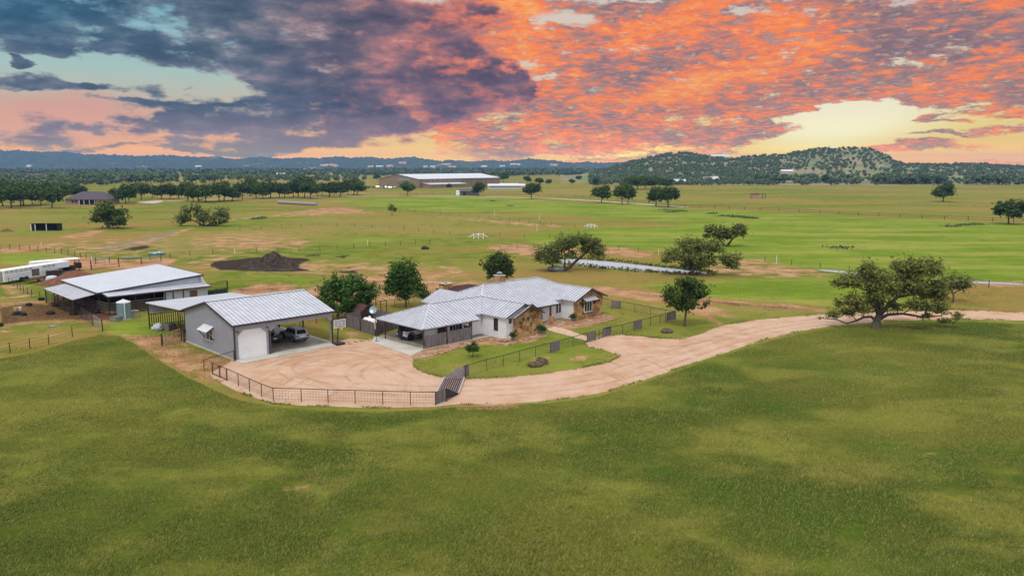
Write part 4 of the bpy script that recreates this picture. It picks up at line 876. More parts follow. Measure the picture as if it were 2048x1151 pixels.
fence('pipe_fence', 'rusty pipe fence with wire mesh along the front edge of the gravel yard', 'fence',
   [(454,760.8),(477,771),(499.4,782),(523.5,792.7),(547,801.8),(602.9,803),(656.4,805),(710.5,806.5),(765.7,808),(821,809.7),(870.8,810.3)], every=True, h=1.3, rails_=(1.28,), mesh=True)
fence('pipe_fence', 'short rusty pipe fence joining the garage corner to the yard gate', 'fence', [(408.6,741),(468.5,722)], every=True, h=1.25, mesh=True)
fence('pipe_gate', 'rusty pipe yard gate with bottom rail near the garage corner', 'gate', [(425.4,748.5),(440,754.5),(454,760.8)], every=True, h=1.3, w=.1, rails_=(1.28,.12), mesh=True)
YF = [(931,753.5),(973.5,740),(1006.6,731.6),(1039.4,722),(1071,713),(1100.4,705.3),(1146,692.5),(1174,684.3),(1190,680)]
yf, yo = fence('pipe_fence', 'long dark pipe fence with plank panels across the front lawn', 'fence', YF, every=True, h=1.25, w=.06, pm=M['darkpipe'], mesh=True)
def panel(root, o0, a, b_, h=1.2, z0=.1, m_=None):
    pa, pb = G(*a), G(*b_); mb = MB(); picket(mb, (pa[0]-o0.x, pa[1]-o0.y), (pb[0]-o0.x, pb[1]-o0.y), h, z0=z0); mb.build('plank_panel', m_ or M['plank'], root)
for a, b_ in (((926,754.5),(938,751.5)),((1100.8,705.6),(1119.6,700.8)),((1174.4,684.6),(1190.2,680.4))): panel(yf, yo, a, b_)
yf, yo = fence('pipe_fence', 'dark pipe fence with plank panels from the garden gate to the lawn corner', 'fence', [(1205.5,675),(1245,666.8),(1267.5,660.3),(1300.7,651.5),(1320,646.5),(1331,643.5),(1351,638.5)], every=True, h=1.25, w=.06, pm=M['darkpipe'], mesh=True)
for a, b_ in (((1205.8,675.2),(1222,670.8)),((1267.6,660.5),(1283.4,656.3)),((1333,642.9),(1351,638.5))): panel(yf, yo, a, b_)
yf, yo = fence('pipe_fence', 'dark pipe fence along the far side of the lawn right of the house', 'fence', [(1351,638.5),(1331,636),(1300.4,629.7),(1269.5,623.5),(1241,617.9),(1223,616.2),(1203,609)], every=True, h=1.25, w=.06, pm=M['darkpipe'], mesh=True)
for a, b_ in (((1223,616.4),(1241,618.1)),): panel(yf, yo, a, b_)
fence('garden_gate', 'narrow dark garden gate between two plank panels at the path', 'gate', [(1190.5,680),(1198,677.8),(1205.3,675)], every=True, h=1.2, w=.07, pm=M['darkpipe'], rails_=(.15,.7), mesh=True)
fence('pipe_fence', 'rusty pipe fence behind the garage and the plank enclosure', 'fence', [(600,655),(633,646),(666,638),(701.5,631),(741,621),(789.4,613.6),(817,609),(846,603)], every=True, h=1.3, mesh=True)
# tall kennel frame
P4 = [G(741,622),G(762,629),G(773.3,627),G(752,620)]
kn = thing('kennel_frame', 'tall open rusty pipe frame beside the wooden playhouse', 'kennel', (P4[0][0],P4[0][1],0))
kp = [(a-P4[0][0], b_-P4[0][1]) for a, b_ in P4]; mb = MB()
for i, (a, b_) in enumerate(kp):
    mb2 = MB(); mb2.bx(a-.05,a+.05,b_-.05,b_+.05,0,2.1); mb2.build('post', M['rust'], kn); c = kp[(i+1)%4]; mb.beam((a,b_,2.07),(c[0],c[1],2.07),.06,.06); mb.beam((a,b_,1.1),(c[0],c[1],1.1),.04,.04)
mb.build('top_frame', M['rust'], kn)
# ---- far fences
def wf(label, pts, sp, h=1.3, w=.1, pm=None, **kw): return fence('wire_fence', label, 'fence', pts, spacing=sp, h=h, w=w, pm=pm or M['darkpipe'], rails_=kw.pop('rails_', ()), wires=kw.pop('wires', (.4,.8,1.2)), wr=.012, **kw)
wf('thin wire fence along the near bank of the pond', [(1110,530),(1180,539),(1290,549),(1420,553)], 5.0, w=.04, pm=M['wire'])
wf('wire fence beyond the pond and dry creek bed', [(1000,500),(1100,492),(1200,497),(1317,508),(1480,517),(1640,536),(1760,552),(1900,566),(2060,582)], 6.5)
fence('pipe_fence', 'long dark rail fence across the far pasture left of the edge tree', 'fence', [(1310,412.5),(1400,416),(1520,421),(1640,427),(1800,435),(1985,443),(2070,447)], spacing=9, h=1.6, w=.16, pm=M['darkpipe'], rails_=(.7,1.5), rr=.06)
fence('pipe_fence', 'dark rail fence on the far side of the pale road', 'fence', [(800,390.5),(900,390),(1030,391),(1150,395),(1310,407)], spacing=11, h=1.6, w=.18, pm=M['darkpipe'], rails_=(.8,1.5), rr=.05)
wf('wire fence beside the reddish track across the middle pasture', [(700,414),(800,421),(900,430),(1000,439),(1080,448),(1150,455)], 7.0, wires=(.5,1.1))
wf('wire fence running from the twin trunk tree to the jump', [(480,462),(640,452),(780,457),(900,470),(1000,473),(1150,480)], 8.0)
wf('wire fence passing behind the black soil heap', [(300,520),(380,512),(470,506),(640,502),(740,494),(860,488)], 5.0)
wf('wire fence at far left above the livestock trailers', [(0,497),(60,500),(110,506),(150,512),(184,520)], 4.0)
wf('wire fence posts along the left paddock', [(-10,712),(20.5,706),(60,697),(98,689),(145,673)], 5.5, w=.07)
wf('wire fence curving from the livestock trailer to the paddock', [(18.3,569),(35,577),(47.4,585),(63.6,593),(80,599)], 3.2, w=.07)
wf('wire fence in front of the neighbouring oaks', [(0,420),(120,416),(200,414),(330,410),(460,407),(560,404)], 9)
wf('far wire fence along the field edge below the hill', [(1560,402),(1700,404),(1850,409),(2060,418)], 14, wires=(.6,1.2))
for i, (x, yb, h, lab) in enumerate([(184.5,530,2.2,'white marker post beside the tube gates'),(470,508,1.4,'white marker post left of the black soil heap'),(735,490,1.4,'white marker post in the middle pasture above the yard trees'),(887,424,2.0,'white marker post right of the small lone tree'),
   (989,432,2.2,'white marker post near the reddish track'),(1079,440,2.2,'white marker post at the field edge above the jump'),(1074,462,2.2,'white marker post by the bright green field corner'),(1317,510,1.5,'white marker post just above the pond'),(1553,527,1.9,'tall white marker post on the creek fence'),(83,497,1.6,'white marker post at the far left fence')]):
    x_, y_ = G(x, yb); mb = MB(); mb.tube([(0,0,0),(0,0,h)], .055, 8); mb.lathe([(.07,h),(.02,h+.08)], n_=8); o = mb.build('marker_post', M['white']); o.location = (x_, y_, 0); tag(o, lab, 'post')
def jump(px, py, label, s=1.0, rz=0.0):
    x, y = G(px, py); r_ = thing('field_stile', label, 'stile', (x,y,0), rz)
    for i in (-1,0,1): MB().bx(i*1.6*s-.1,i*1.6*s+.1,-.1,.1,0,1.9*s).build('post', M['white'], r_)
    mb = MB(); mb.tube([(-3.2*s,0,.6*s),(-1.6*s,0,1.4*s),(0,0,1.6*s),(1.6*s,0,1.4*s),(3.2*s,0,.5*s)], .1, 6); mb.build('top_pipe', M['white'], r_)
    mb = MB(); mb.beam((-1.6*s,0,.2),(0,0,1.4*s),.09); mb.beam((1.6*s,0,.2),(0,0,1.4*s),.09); mb.build('brace', M['white'], r_)
jump(957, 477, 'white arched pipe stile by the bright green field', .9, .1)
jump(1182, 456, 'white pipe brace at the end of the reddish track', .8, -.3)
# ================================================================== cattle guard with plank wings
c4 = [Vector(G(*q)) for q in ((888,757),(928.5,757),(917,788.5),(873,786))]; o0 = c4[3]
cg = thing('cattle_guard', 'pipe cattle guard across the drive with grey plank wings at both ends', 'cattle guard', (o0.x,o0.y,0)); c4 = [p-o0 for p in c4]
mb = MB(); mb.add([(p.x,p.y,.014) for p in c4], [(0,1,2,3)]); mb.build('pit', M['darkin'], cg)
for i in range(11):
    f = i/10; a = c4[0].lerp(c4[1], f); b_ = c4[3].lerp(c4[2], f); r_ = .1 if i in (0,10) else .045
    MB().tube([(a.x,a.y,.13),(b_.x,b_.y,.13)], r_, 8).build('rail', mat('guard_rail_%d'%(i in (0,10)), lin(206,190,184), .5, .2) if i in (0,10) else M['wirelight'] if 'wirelight' in M else M.setdefault('wirelight', mat('pale_rail', lin(178,152,146), .5, .3)), cg)
mb = MB()
for f in (.02,.34,.66,.98): a = c4[0].lerp(c4[3], f); b_ = c4[1].lerp(c4[2], f); mb.beam((a.x,a.y,.05),(b_.x,b_.y,.05),.16,.05)
mb.build('cross_beam', M['rust'], cg)
def plank_quad(root, A_, B_, C_, D_, n_, nm='plank_wing', m_=None):
    """planks running from edge A-B to edge D-C"""
    A_, B_, C_, D_ = map(Vector, (A_,B_,C_,D_)); mb = MB(); nn = (B_-A_).cross(D_-A_).normalized()*.03
    for i in range(n_):
        f0, f1 = (i+.05)/n_, (i+.95)/n_; q = [A_.lerp(D_,f0), B_.lerp(C_,f0), B_.lerp(C_,f1), A_.lerp(D_,f1)]; mb.extrude(q, nn*(1+.4*(i%2)))
    return mb.build(nm, m_ or M['plank'], root)
def GL(x, y, z): q = G(x, y); return Vector((q[0]-o0.x, q[1]-o0.y, z))
plank_quad(cg, c4[0].to_3d()+Vector((0,0,.1)), c4[1].to_3d()+Vector((0,0,.1)), GL(930,754,1.15), GL(915,752.5,.95), 7)
p1 = GL(870.8,810.3,0); p2 = GL(893,802,0)
mb = MB(); picket(mb, (p1.x,p1.y), (p2.x,p2.y), 1.22, z0=.08); mb.build('plank_wing', M['plank'], cg)
mb = MB(); mb.extrude([p2+Vector((0,0,1.25)), c4[2].to_3d()+Vector((0,0,.1)), c4[3].to_3d()+Vector((.3,0,.1)), p2+Vector((0,0,.4))], (.02,.05,0)); mb.build('triangle_wing', mat('dark_wing_planks', lin(60,50,50), .9, 0, .2, 3), cg)  # triangular wing in a darker tone than the other planks
mb = MB(); mb.bx(p2.x-.06,p2.x+.06,p2.y-.06,p2.y+.06,0,1.3); mb.build('post', M['darkpipe'], cg)
# plank enclosure
E1, E2, E3 = Vector(G(693,652.5)), Vector(G(751,671.3)), Vector(G(800,655)); E4 = E1+E3-E2
en = thing('plank_enclosure', 'weathered upright plank fence enclosure around the gas tank', 'enclosure', (E2.x,E2.y,0)); mb = MB()
for a, b_ in ((E1,E2),(E2,E3),(E3,E4),(E4,E1)):
    mb = MB(); a = a-E2; b_ = b_-E2; picket(mb, (a.x,a.y), (b_.x,b_.y), 1.7, z0=.04, jit=.06); mb.build('plank_panel', M['plank'], en)
for q in (E1, (E1+E2)/2, E2, E3): q = q-E2; MB().bx(q.x-.05,q.x+.05,q.y-.09,q.y-.0,0,1.75).build('post', M['darkpipe'], en)
Ec = (E1+E3)/2
q = Vector(G(740,661)); pt = thing('gas_tank', 'white horizontal gas tank inside the plank enclosure', 'gas tank', (q.x,q.y,0), ANG)
pr = [(.05,-1.3),(.35,-1.2),(.5,-.95),(.52,0),(.5,.95),(.35,1.2),(.05,1.3)]
MB().lathe(pr, (0,0,1.25), 16, axis='y').build('tank_body', M['white'], pt, smooth=True)
for y_ in (-.7,.7): MB().bx(-.3,.3,y_-.08,y_+.08,0,.8).build('leg', M['white'], pt)
MB().lathe([(.18,1.7),(.18,1.95),(.05,2.02)], (0,0,0), 10).build('valve_dome', M['white'], pt)
q = Vector(G(748,655)); ds = thing('satellite_dish', 'grey satellite dish on a pole behind the plank enclosure corner', 'satellite dish', (q.x,q.y,0))
MB().tube([(0,0,0),(0,0,2.3)], .05, 8).build('pole', M['steel'], ds)
dm = MB(); pr = [(.02,0),(.25,.03),(.45,.1),(.55,.17),(.53,.18),(.43,.13),(.02,.05)]; dm.lathe(pr, n_=20); d_ = dm.build('dish', M['teal'], ds); d_.location = (0,-.1,2.45); d_.rotation_euler = (math.radians(62),0,math.radians(-10))
mb = MB(); mb.beam((0,-.15,2.2),(.05,-.75,2.45),.03); mb.bx(0,.1,-.8,-.7,2.4,2.5); mb.build('receiver_arm', M['steel'], ds)
q = Vector(G(727,640)); ph = thing('playhouse', 'small wooden playhouse with pitched roof under the yard trees', 'playhouse', (q.x,q.y,0), ANG)
MB().extrude([(-1,-1,0),(1,-1,0),(1,-1,1.5),(0,-1,2.2),(-1,-1,1.5)], (0,2,0)).build('hut_wall', M['darkwood'], ph)
for s_ in (-1,1): MB().extrude([(0,-1.2,2.3),(s_*1.25,-1.2,1.4),(s_*1.25,1.2,1.4),(0,1.2,2.3)], (0,0,.06)).build('roof', M['brownroof'], ph)
MB().bx(-.3,.3,-1.05,-1.0,0,1.2).build('door', M['darkin'], ph)
# basketball hoop (garage frame)
hp = thing('basketball_hoop', 'portable basketball hoop with clear backboard at the garage corner', 'basketball hoop', (GO[0], GO[1], 0), ANG)
mb = MB(); mb.prism([(12.35,-1.5),(13.5,-1.5),(13.7,-.9),(13.4,-.1),(12.5,-.1),(12.2,-.9)], .02, .24); mb.build('base', M['black'], hp, bevel=.05)
mb = MB(); mb.tube([(12.95,-.6,.2),(13.05,-.55,1.2),(13.15,-.55,2.5)], .07, 8); mb.build('pole', M['black'], hp)
mb = MB(); mb.beam((13.1,-.5,1.9),(13.25,-.7,2.5),.08); mb.beam((13.1,-.5,2.4),(13.25,-.7,2.9),.08); mb.build('bracket', M['black'], hp)
bb = MB(); bb.bx(12.45,14.05,-.8,-.76,2.1,3.05); bo_ = bb.build('backboard', mat('backboard', lin(176,180,190), .2, 0, .05, 2), hp)
mb = MB()
for a in ((12.42,14.08,3.03,3.08),(12.42,14.08,2.07,2.12),(12.42,12.47,2.12,3.03),(14.03,14.08,2.12,3.03)): mb.bx(a[0],a[1],-.83,-.74,a[2],a[3])
for a in ((12.95,13.55,2.72,2.76),(12.95,13.55,2.3,2.34),(12.95,12.99,2.34,2.72),(13.51,13.55,2.34,2.72)): mb.bx(a[0],a[1],-.825,-.802,a[2],a[3])
mb.build('board_frame', M['white'], bo_)
mb = MB(); k = 20; cx_, cy_ = 13.25, -1.1
mb.tube([(cx_+.25*math.cos(t_*2*math.pi/k), cy_+.25*math.sin(t_*2*math.pi/k), 2.3) for t_ in range(k+1)], .022, 6, cap=False); mb.bx(13.2,13.3,-.87,-.8,2.24,2.34); rim = mb.build('rim', M['orange'], hp)
mb = MB()
for i in range(12):
    a = i*math.pi/6; b_ = a+.4; c = a-.4
    for e in (b_, c): mb.beam((cx_+.24*math.cos(a),cy_+.24*math.sin(a),2.28),(cx_+.15*math.cos(e),cy_+.15*math.sin(e),1.88),.02)
mb.build('net', mat('net_cord', lin(228,206,180), .9), rim)
# ================================================================== vehicles
def arch(cx, r, z0, n_=8): return [(cx-r*math.cos(math.pi*i/n_), z0+r*math.sin(math.pi*i/n_)) for i in range(n_+1)]
def wheel(root, x, y, r, w, side, rimm):
    wo_ = MB().lathe([(r*.6,-w/2),(r*.93,-w/2),(r,-w/2+.04),(r,w/2-.04),(r*.93,w/2),(r*.6,w/2)], (0,0,0), 24, axis='y').build('wheel', M['tyre'], root, smooth=False); wo_.location = (x,y,r)
    mb = MB(); s_ = side; mb.lathe([(r*.62,0),(r*.6,.02),(r*.1,.03)], (0,0,0), 16, axis='y')
    rm_ = mb.build('rim', M['darkin'], wo_); rm_.location = (0, s_*(w/2+.001)-(.03 if s_<0 else 0), 0)
    mb = MB()
    for i in range(6):
        a = i*math.pi/3; mb.beam((.05*math.cos(a),s_*(w/2+.03),.05*math.sin(a)),(r*.6*math.cos(a),s_*(w/2+.03),r*.6*math.sin(a)),.07,.02,up=(0,1,0))
    mb.lathe([(r*.66,w/2+.012),(r*.66,w/2+.03),(r*.56,w/2+.03)] if s_>0 else [(r*.66,-w/2-.03),(r*.66,-w/2-.012),(r*.56,-w/2-.012)], (0,0,0), 20, axis='y')
    mb.build('spokes', rimm, wo_)
def vehicle(name, label, cat, loc, rz, L, Wd, H_, belt, wr, wheelbase, body, roofm, rimm, rear_x, front_x, top_r, top_f, clad=None, boxy=.12, sill=.42, hood=None, spare=False, tails=None, glassz=.06):
    r_ = thing(name, label, cat, loc, rz); hl = L/2; ax = wheelbase/2; hood = hood or belt-.08
    out = [(-hl,.5),(-hl+.02,sill)]+arch(-ax, wr*1.18, sill)+arch(ax, wr*1.18, sill)+[(hl-.02,sill),(hl,.55),(hl-.04,hood-.15),(hl-.25,hood),(front_x+.1,belt),(rear_x,belt),(-hl+.02,belt-.04)]
    MB().extrude([(x,-Wd/2,z) for x,z in out], (0,Wd,0)).build('body', body, r_, bevel=.07)
    wb_, wt = Wd/2-.05, Wd/2-.05-boxy*1.5
    bz, tz = belt-.01, H_
    cab = MB(); vs = [(rear_x,-wb_,bz),(front_x,-wb_,bz),(front_x,wb_,bz),(rear_x,wb_,bz),(top_r,-wt,tz),(top_f,-wt,tz),(top_f,wt,tz),(top_r,wt,tz)]
    cab.add(vs, [(0,3,2,1),(4,5,6,7),(0,1,5,4),(1,2,6,5),(2,3,7,6),(3,0,4,7)]); cab.build('cabin', body if roofm is None else roofm, r_, bevel=.06)
    def pane(f, nm):    # f: four (fraction) corners on a cabin side
        mb = MB(); mb.extrude(f[0], f[1]); mb.build(nm, M['glass'], r_)
    V = [Vector(v) for v in vs]
    def face_q(a, b_, c, d, u0, u1, v0, v1): return [a.lerp(b_,u).lerp(d.lerp(c,u), v) for u, v in ((u0,v0),(u1,v0),(u1,v1),(u0,v1))]
    for s_, (a, b_, c, d) in ((-1,(V[0],V[1],V[5],V[4])),(1,(V[3],V[2],V[6],V[7]))):
        for u0, u1 in ((.05,.3),(.34,.62),(.66,.93)): pane((face_q(a,b_,c,d,u0,u1,.14,.86),(0,s_*.012,0)), 'side_window')
    pane((face_q(V[0],V[3],V[7],V[4],.1,.9,.12,.85),(-.012,0,0)), 'rear_window'); pane((face_q(V[1],V[2],V[6],V[5],.07,.93,.1,.9),(.012,0,.004)), 'windscreen')
    for x in (-ax, ax):
        for s_ in (-1,1): wheel(r_, x, s_*(Wd/2-.1), wr, .26 if not spare else .32, s_, rimm)
    bp = MB(); bp.bx(-hl-.08,-hl+.1,-Wd/2+.04,Wd/2-.04,.38,.62); bp.build('rear_bumper', clad or body, r_, bevel=.03)
    bp = MB(); bp.bx(hl-.1,hl+.08,-Wd/2+.04,Wd/2-.04,.38,.62); bp.build('front_bumper', clad or body, r_, bevel=.03)
    if clad:
        for s_ in (-1,1):
            mb = MB()
            for x in (-ax, ax):
                a = arch(x, wr*1.18, sill); b_ = arch(x, wr*1.18+.09, sill)
                mb.extrude([(p[0],s_*(Wd/2-.01),p[1]) for p in a]+[(p[0],s_*(Wd/2-.01),p[1]) for p in b_[::-1]], (0,s_*.06,0))
            mb.bx(-ax+wr*1.2,ax-wr*1.2,s_*(Wd/2-.02),s_*(Wd/2+.03),sill-.02,sill+.12); mb.build('side_trim', clad, r_)
    red = M.setdefault('tail', mat('tail_lamp', lin(150,24,28), .2)); lampm = M.setdefault('headlamp', mat('head_lamp', lin(220,224,228), .1))
    tz0, tz1, tw = tails or (belt-.28, belt-.08, .28)
    for s_ in (-1,1):
        MB().bx(-hl-.015,-hl+.03,s_*(Wd/2-.06),s_*(Wd/2-.06-tw),tz0,tz1).build('tail_light', red, r_); MB().bx(hl-.1,hl+.01,s_*(Wd/2-.1),s_*(Wd/2-.42),hood-.38,hood-.2).build('headlight', lampm, r_)
        mb = MB(); mb.box((front_x-.25, s_*(Wd/2+.08), belt+.08),(.12,.2,.15)); mb.build('mirror', M['black'], r_)
    MB().bx(-hl-.022,-hl-.0,-.26,.26,.72,.86).build('number_plate', M['white'], r_)
    return r_
def GW(u, v): return (GO[0]+u*ca-v*sa, GO[1]+u*sa+v*ca)
def HW(u, v): return (HO[0]+u*ca-v*sa, HO[1]+u*sa+v*ca)
silver = mat('silver_car_paint', lin(206,206,214), .25, .1, .03, 1); whitep = mat('white_car_paint', lin(236,236,240), .25, .0, .02, 1); blackp = mat('black_car_paint', (.01,.01,.012,1), .2, 0)
x_, y_ = GW(10.15, 5.1)
v_ = vehicle('suv', 'silver estate style off road car parked in the open garage bay', 'car', (x_,y_,.1), ANG+math.radians(88), 4.6, 1.82, 1.66, 1.02, .35, 2.65, silver, None, M['chrome'], -2.15, 1.05, -1.75, .3, clad=mat('grey_cladding', lin(92,92,98), .6), boxy=.13)
mb = MB()
for s_ in (-1,1): mb.beam((-1.6,s_*.58,1.72),(.1,s_*.58,1.72),.05)
mb.beam((-.3,-.6,1.76),(-.3,.6,1.76),.05); mb.beam((-1.2,-.6,1.76),(-1.2,.6,1.76),.05); mb.build('roof_rack', M['chrome'], v_)
x_, y_ = HW(-7.85, 8.6)
v_ = vehicle('off_roader', 'white boxy off road car with black roof and spare wheel under the carport', 'car', (x_,y_,.09), ANG+math.radians(1), 4.45, 1.92, 1.86, 1.22, .42, 2.85, whitep, blackp, M['black'], -2.12, .95, -2.0, .55, clad=M['black'], boxy=.07, sill=.55, hood=1.16, spare=True, tails=(.82,1.16,.12))
sw_ = MB().lathe([(.05,-.13),(.36,-.13),(.42,-.09),(.42,.09),(.36,.13),(.05,.13)], (0,0,0), 24, axis='x').build('spare_wheel', M['tyre'], v_); sw_.location = (-2.42,.05,1.02)
MB().bx(-.15,-.12,-.1,.1,-.1,.1).build('hub', M['black'], sw_)
x_, y_ = GW(6.9, 6.6)
vehicle('pickup', 'black pickup parked deep in the garage beside the silver car', 'car', (x_,y_,.1), ANG+math.radians(92), 5.2, 1.95, 1.85, 1.15, .4, 3.3, blackp, None, M['chrome'], -.9, 1.3, -.75, .7, boxy=.1, sill=.5)
# livestock trailer and its neighbours
tr0 = Vector(G(9,569.5)); tr1 = Vector(G(117,551)); dtr = (tr1-tr0); TL = dtr.length; trz = math.atan2(dtr.y, dtr.x)
tr = thing('livestock_trailer', 'long white livestock trailer with slatted sides parked at far left', 'trailer', (tr0.x,tr0.y,0), trz)
mb = MB(); mb.bx(0,TL,.02,2.4,.5,2.65); mb.build('box', M['white'], tr, bevel=.08)
mb = MB(); mb.bx(TL,TL+3.2,.1,2.3,1.4,2.65); mb.build('gooseneck', M['white'], tr, bevel=.1)
mb = MB()
for z in (2.05,2.35):
    k = int(TL/1.1)
    for i in range(k):
        if abs(i/k-.56) > .1: mb.bx(i*1.1+.3,i*1.1+1.15,-.01,.03,z,z+.1)
for z in (.95,1.25,1.55): mb.bx(.3,TL*.48,-.008,.03,z,z+.025); mb.bx(TL*.66,TL-.2,-.008,.03,z,z+.025)
mb.build('side_slots', M['darkin'], tr)
mb = MB(); mb.bx(TL*.5,TL*.64,-.02,.05,.75,2.1); mb.build('side_door', mat('dusty_door', lin(112,98,94), .8, 0, .4, 3), tr)
mb = MB(); mb.bx(-.03,.02,.2,2.2,.6,2.5); mb.build('rear_door', mat('rear_gate', lin(150,140,144), .6, 0, .3, 2), tr)
for x in (TL*.3, TL*.3+1.1):
    for y in (.0, 2.4): MB().lathe([(.1,-.14),(.4,-.14),(.42,.14),(.1,.14)], (x,y,.42), 18, axis='y').build('wheel', M['tyre'], tr)
mb = MB(); mb.extrude([(x,-.2,z) for x,z in arch(TL*.3+.0,.55,.42)+arch(TL*.3+1.1,.55,.42)], (0,.3,0)); mb.build('mudguard', M['black'], tr)
mb = MB(); mb.beam((TL+2.6,1.2,1.4),(TL+2.6,1.2,.6),.16); mb.beam((TL+.2,.5,.45),(TL+.2,.5,0),.1); mb.build('hitch', M['black'], tr)
tr0 = Vector(G(90,548)); tr1 = Vector(G(163,541)); dtr = tr1-tr0; T2 = dtr.length
t2 = thing('covered_trailer', 'white roofed open trailer standing behind the livestock trailer', 'trailer', (tr0.x,tr0.y,0), math.atan2(dtr.y,dtr.x))
MB().bx(-2,T2,0,2.4,2.45,2.65).build('trailer_roof', M['white'], t2, bevel=.08); MB().bx(-2,T2,0,2.4,.6,.8).build('deck', M['black'], t2); MB().bx(-2,T2*.35,.02,2.38,.8,2.45).build('box', M['white'], t2)
for x in (T2*.55,T2-.3):
    for y in (.1,2.3): MB().bx(x-.06,x+.06,y-.06,y+.06,.0,2.45).build('post', M['rust'], t2)
MB().bx(T2-.6,T2+.2,.2,2.2,.5,1.7).build('front_rack', M['black'], t2)
for x in (1.0,2.1):
    for y in (0,2.4): MB().lathe([(.1,-.14),(.4,-.14),(.42,.14),(.1,.14)], (x,y,.42), 16, axis='y').build('wheel', M['tyre'], t2)
q0_ = Vector(G(118,558)); q1_ = Vector(G(152,546)); d_ = q1_-q0_
t3 = thing('flatbed_trailer', 'low black flatbed trailer between white trailer and brown soil heap', 'trailer', (q0_.x,q0_.y,0), math.atan2(d_.y,d_.x))
MB().bx(0,d_.length,0,2.3,.6,.78).build('deck', M['black'], t3)
for x in (.1,d_.length-.2): MB().bx(x,x+.12,0,2.3,.78,1.7).build('end_rack', M['darkpipe'], t3)
for x in (2.2,3.2):
    for y in (-.1,2.4): MB().lathe([(.1,-.12),(.36,-.12),(.38,.12),(.1,.12)], (x,y,.38), 16, axis='y').build('wheel', M['tyre'], t3)
mb = MB(); mb.bx(1.5,3.4,.6,1.8,.78,1.5); mb.build('tool_box', M['black'], t3, bevel=.05)
q0_ = Vector(G(58,567)); q1_ = Vector(G(96,561)); d_ = q1_-q0_
t4 = thing('utility_trailer', 'small low trailer with white wheel in front of the livestock trailer', 'trailer', (q0_.x,q0_.y,0), math.atan2(d_.y,d_.x))
MB().bx(0,d_.length,0,1.6,.5,.62).build('deck', M['rust'], t4)
for y in (-.1,1.7): w_ = MB().lathe([(.1,-.1),(.33,-.1),(.35,.1),(.1,.1)], (d_.length-.6,y,.35), 16, axis='y').build('wheel', M['tyre'], t4); MB().lathe([(.05,-.115),(.24,-.115),(.24,.115),(.05,.115)], (d_.length-.6,y,.35), 14, axis='y').build('rim', M['white'], w_)
mb = MB()
for i in range(6): mb.bx(i*.9,i*.9+.06,0,.05,.62,.95)
mb.bx(0,5,0,.05,.9,.95); mb.build('side_rail', M['rust'], t4)
q = Vector(G(104,565)); o = MB(); o.lathe([(.85,0),(.95,.2),(.98,.9),(.85,1.25),(.3,1.35)], n_=18); o = o.build('water_tote', mat('cloudy_plastic', lin(206,208,214), .4), smooth=True); o.location = (q.x,q.y,0); tag(o, 'cloudy white plastic tote beside the brown soil heap', 'water tote')
q = Vector(G(-3,562)); v_ = vehicle('pickup', 'dark pickup cut off by the left edge behind the livestock trailer', 'car', (q.x,q.y,0), trz, 5.3, 1.95, 1.85, 1.15, .4, 3.3, mat('blue_grey_car_paint', lin(110,140,160), .3, .2), None, M['chrome'], -.9, 1.3, -.75, .7, boxy=.1, sill=.5)
# ================================================================== heaps, rocks, small things
def heap(name, label, c, rx, ry, h, m_, seed, peaks=((0,0,1,1),), n_=44, rz=0, rough_=.35):
    vs = []; fs = []
    for i in range(n_+1):
        for j in range(n_+1):
            x = (i/n_*2-1)*1.15; y = (j/n_*2-1)*1.15; z = 0
            for px_, py_, pr_, ph_ in peaks: d = math.hypot((x-px_)/pr_, (y-py_)/pr_); z = max(z, ph_*max(0, 1-d)**.8)
            nz_ = mnoise.noise(Vector((x*3+seed, y*3, seed))); n2_ = mnoise.noise(Vector((x*11+seed, y*11, 3)))
            z = z*(1+rough_*nz_)+.08*n2_*min(1, z*3); vs.append((x*rx, y*ry, z*h-.05 if z > .01 else -.05))
    for i in range(n_):
        for j in range(n_): a = i*(n_+1)+j; fs.append((a,a+n_+1,a+n_+2,a+1))
    mb = MB(); mb.v = vs; mb.f = fs; mb.mi = [0]*len(fs); o = mb.build(name, m_); o.location = (c[0],c[1],0); o.rotation_euler = (0,0,rz); return tag(o, label, 'soil heap')
heap('soil_heap', 'tall black soil heap on the burnt dark patch in the pasture', G(546,534), 5.2, 4.6, 3.5, M['blacksoil'], 3, ((0,0,1,1),(.35,.1,.75,.6)))
heap('soil_heap', 'low black soil heap left of the tall one', G(506,538), 3.4, 2.8, 1.9, M['blacksoil'], 8, ((0,0,1,1),(-.4,0,.6,.6)))
heap('soil_heap', 'low ragged black soil bank in front of the two heaps', G(560,541), 6.5, 1.6, .9, M['blacksoil'], 12, ((0,0,1,.8),(-.5,0,.5,1),(.5,.1,.5,.8)))
heap('soil_heap', 'smooth reddish brown soil heap between trailers and stable', G(148,566), 6.5, 5.0, 2.6, M['redsoil'], 5, ((.1,0,.95,1),(-.4,-.2,.6,.5)), rough_=.15)
heap('soil_heap', 'small brown earth mound at far left near the black shed', G(14,463), 2.5, 1.5, 1.1, M['redsoil'], 15)
def rock(name, label, px, py, r, seed, m_, flat=.6, rz=0, cat='rock', rx=0):
    me = rock_mesh(r, seed, flat, 3); me.materials.append(m_); o = link_mesh(name, me); x, y = G(px, py); o.location = (x,y,r*flat*.45); o.rotation_euler = (rx,0,rz); return tag(o, label, cat)
rock('boulder', 'flat brown boulder lying on the lawn island by the drive', 1070, 731, .85, 1, M['rock'], .38, .3)
rock('boulder', 'upright slanting brown boulder leaning on the flat one', 1084, 729, .75, 2, M['rock'], .3, .5, rx=1.1)
rock('boulder', 'long flat brown boulder near the young oak by the drive', 1334, 664, .85, 3, M['rock'], .4, .1)
rock('boulder', 'pale grey rock pile at the foot of the leaning pond tree', 1111, 541, 1.8, 4, M['greyrock'], .4)
rock('log', 'dark fallen log in the near grass below the pond', 1305, 543, .8, 6, M['rock'], .3)
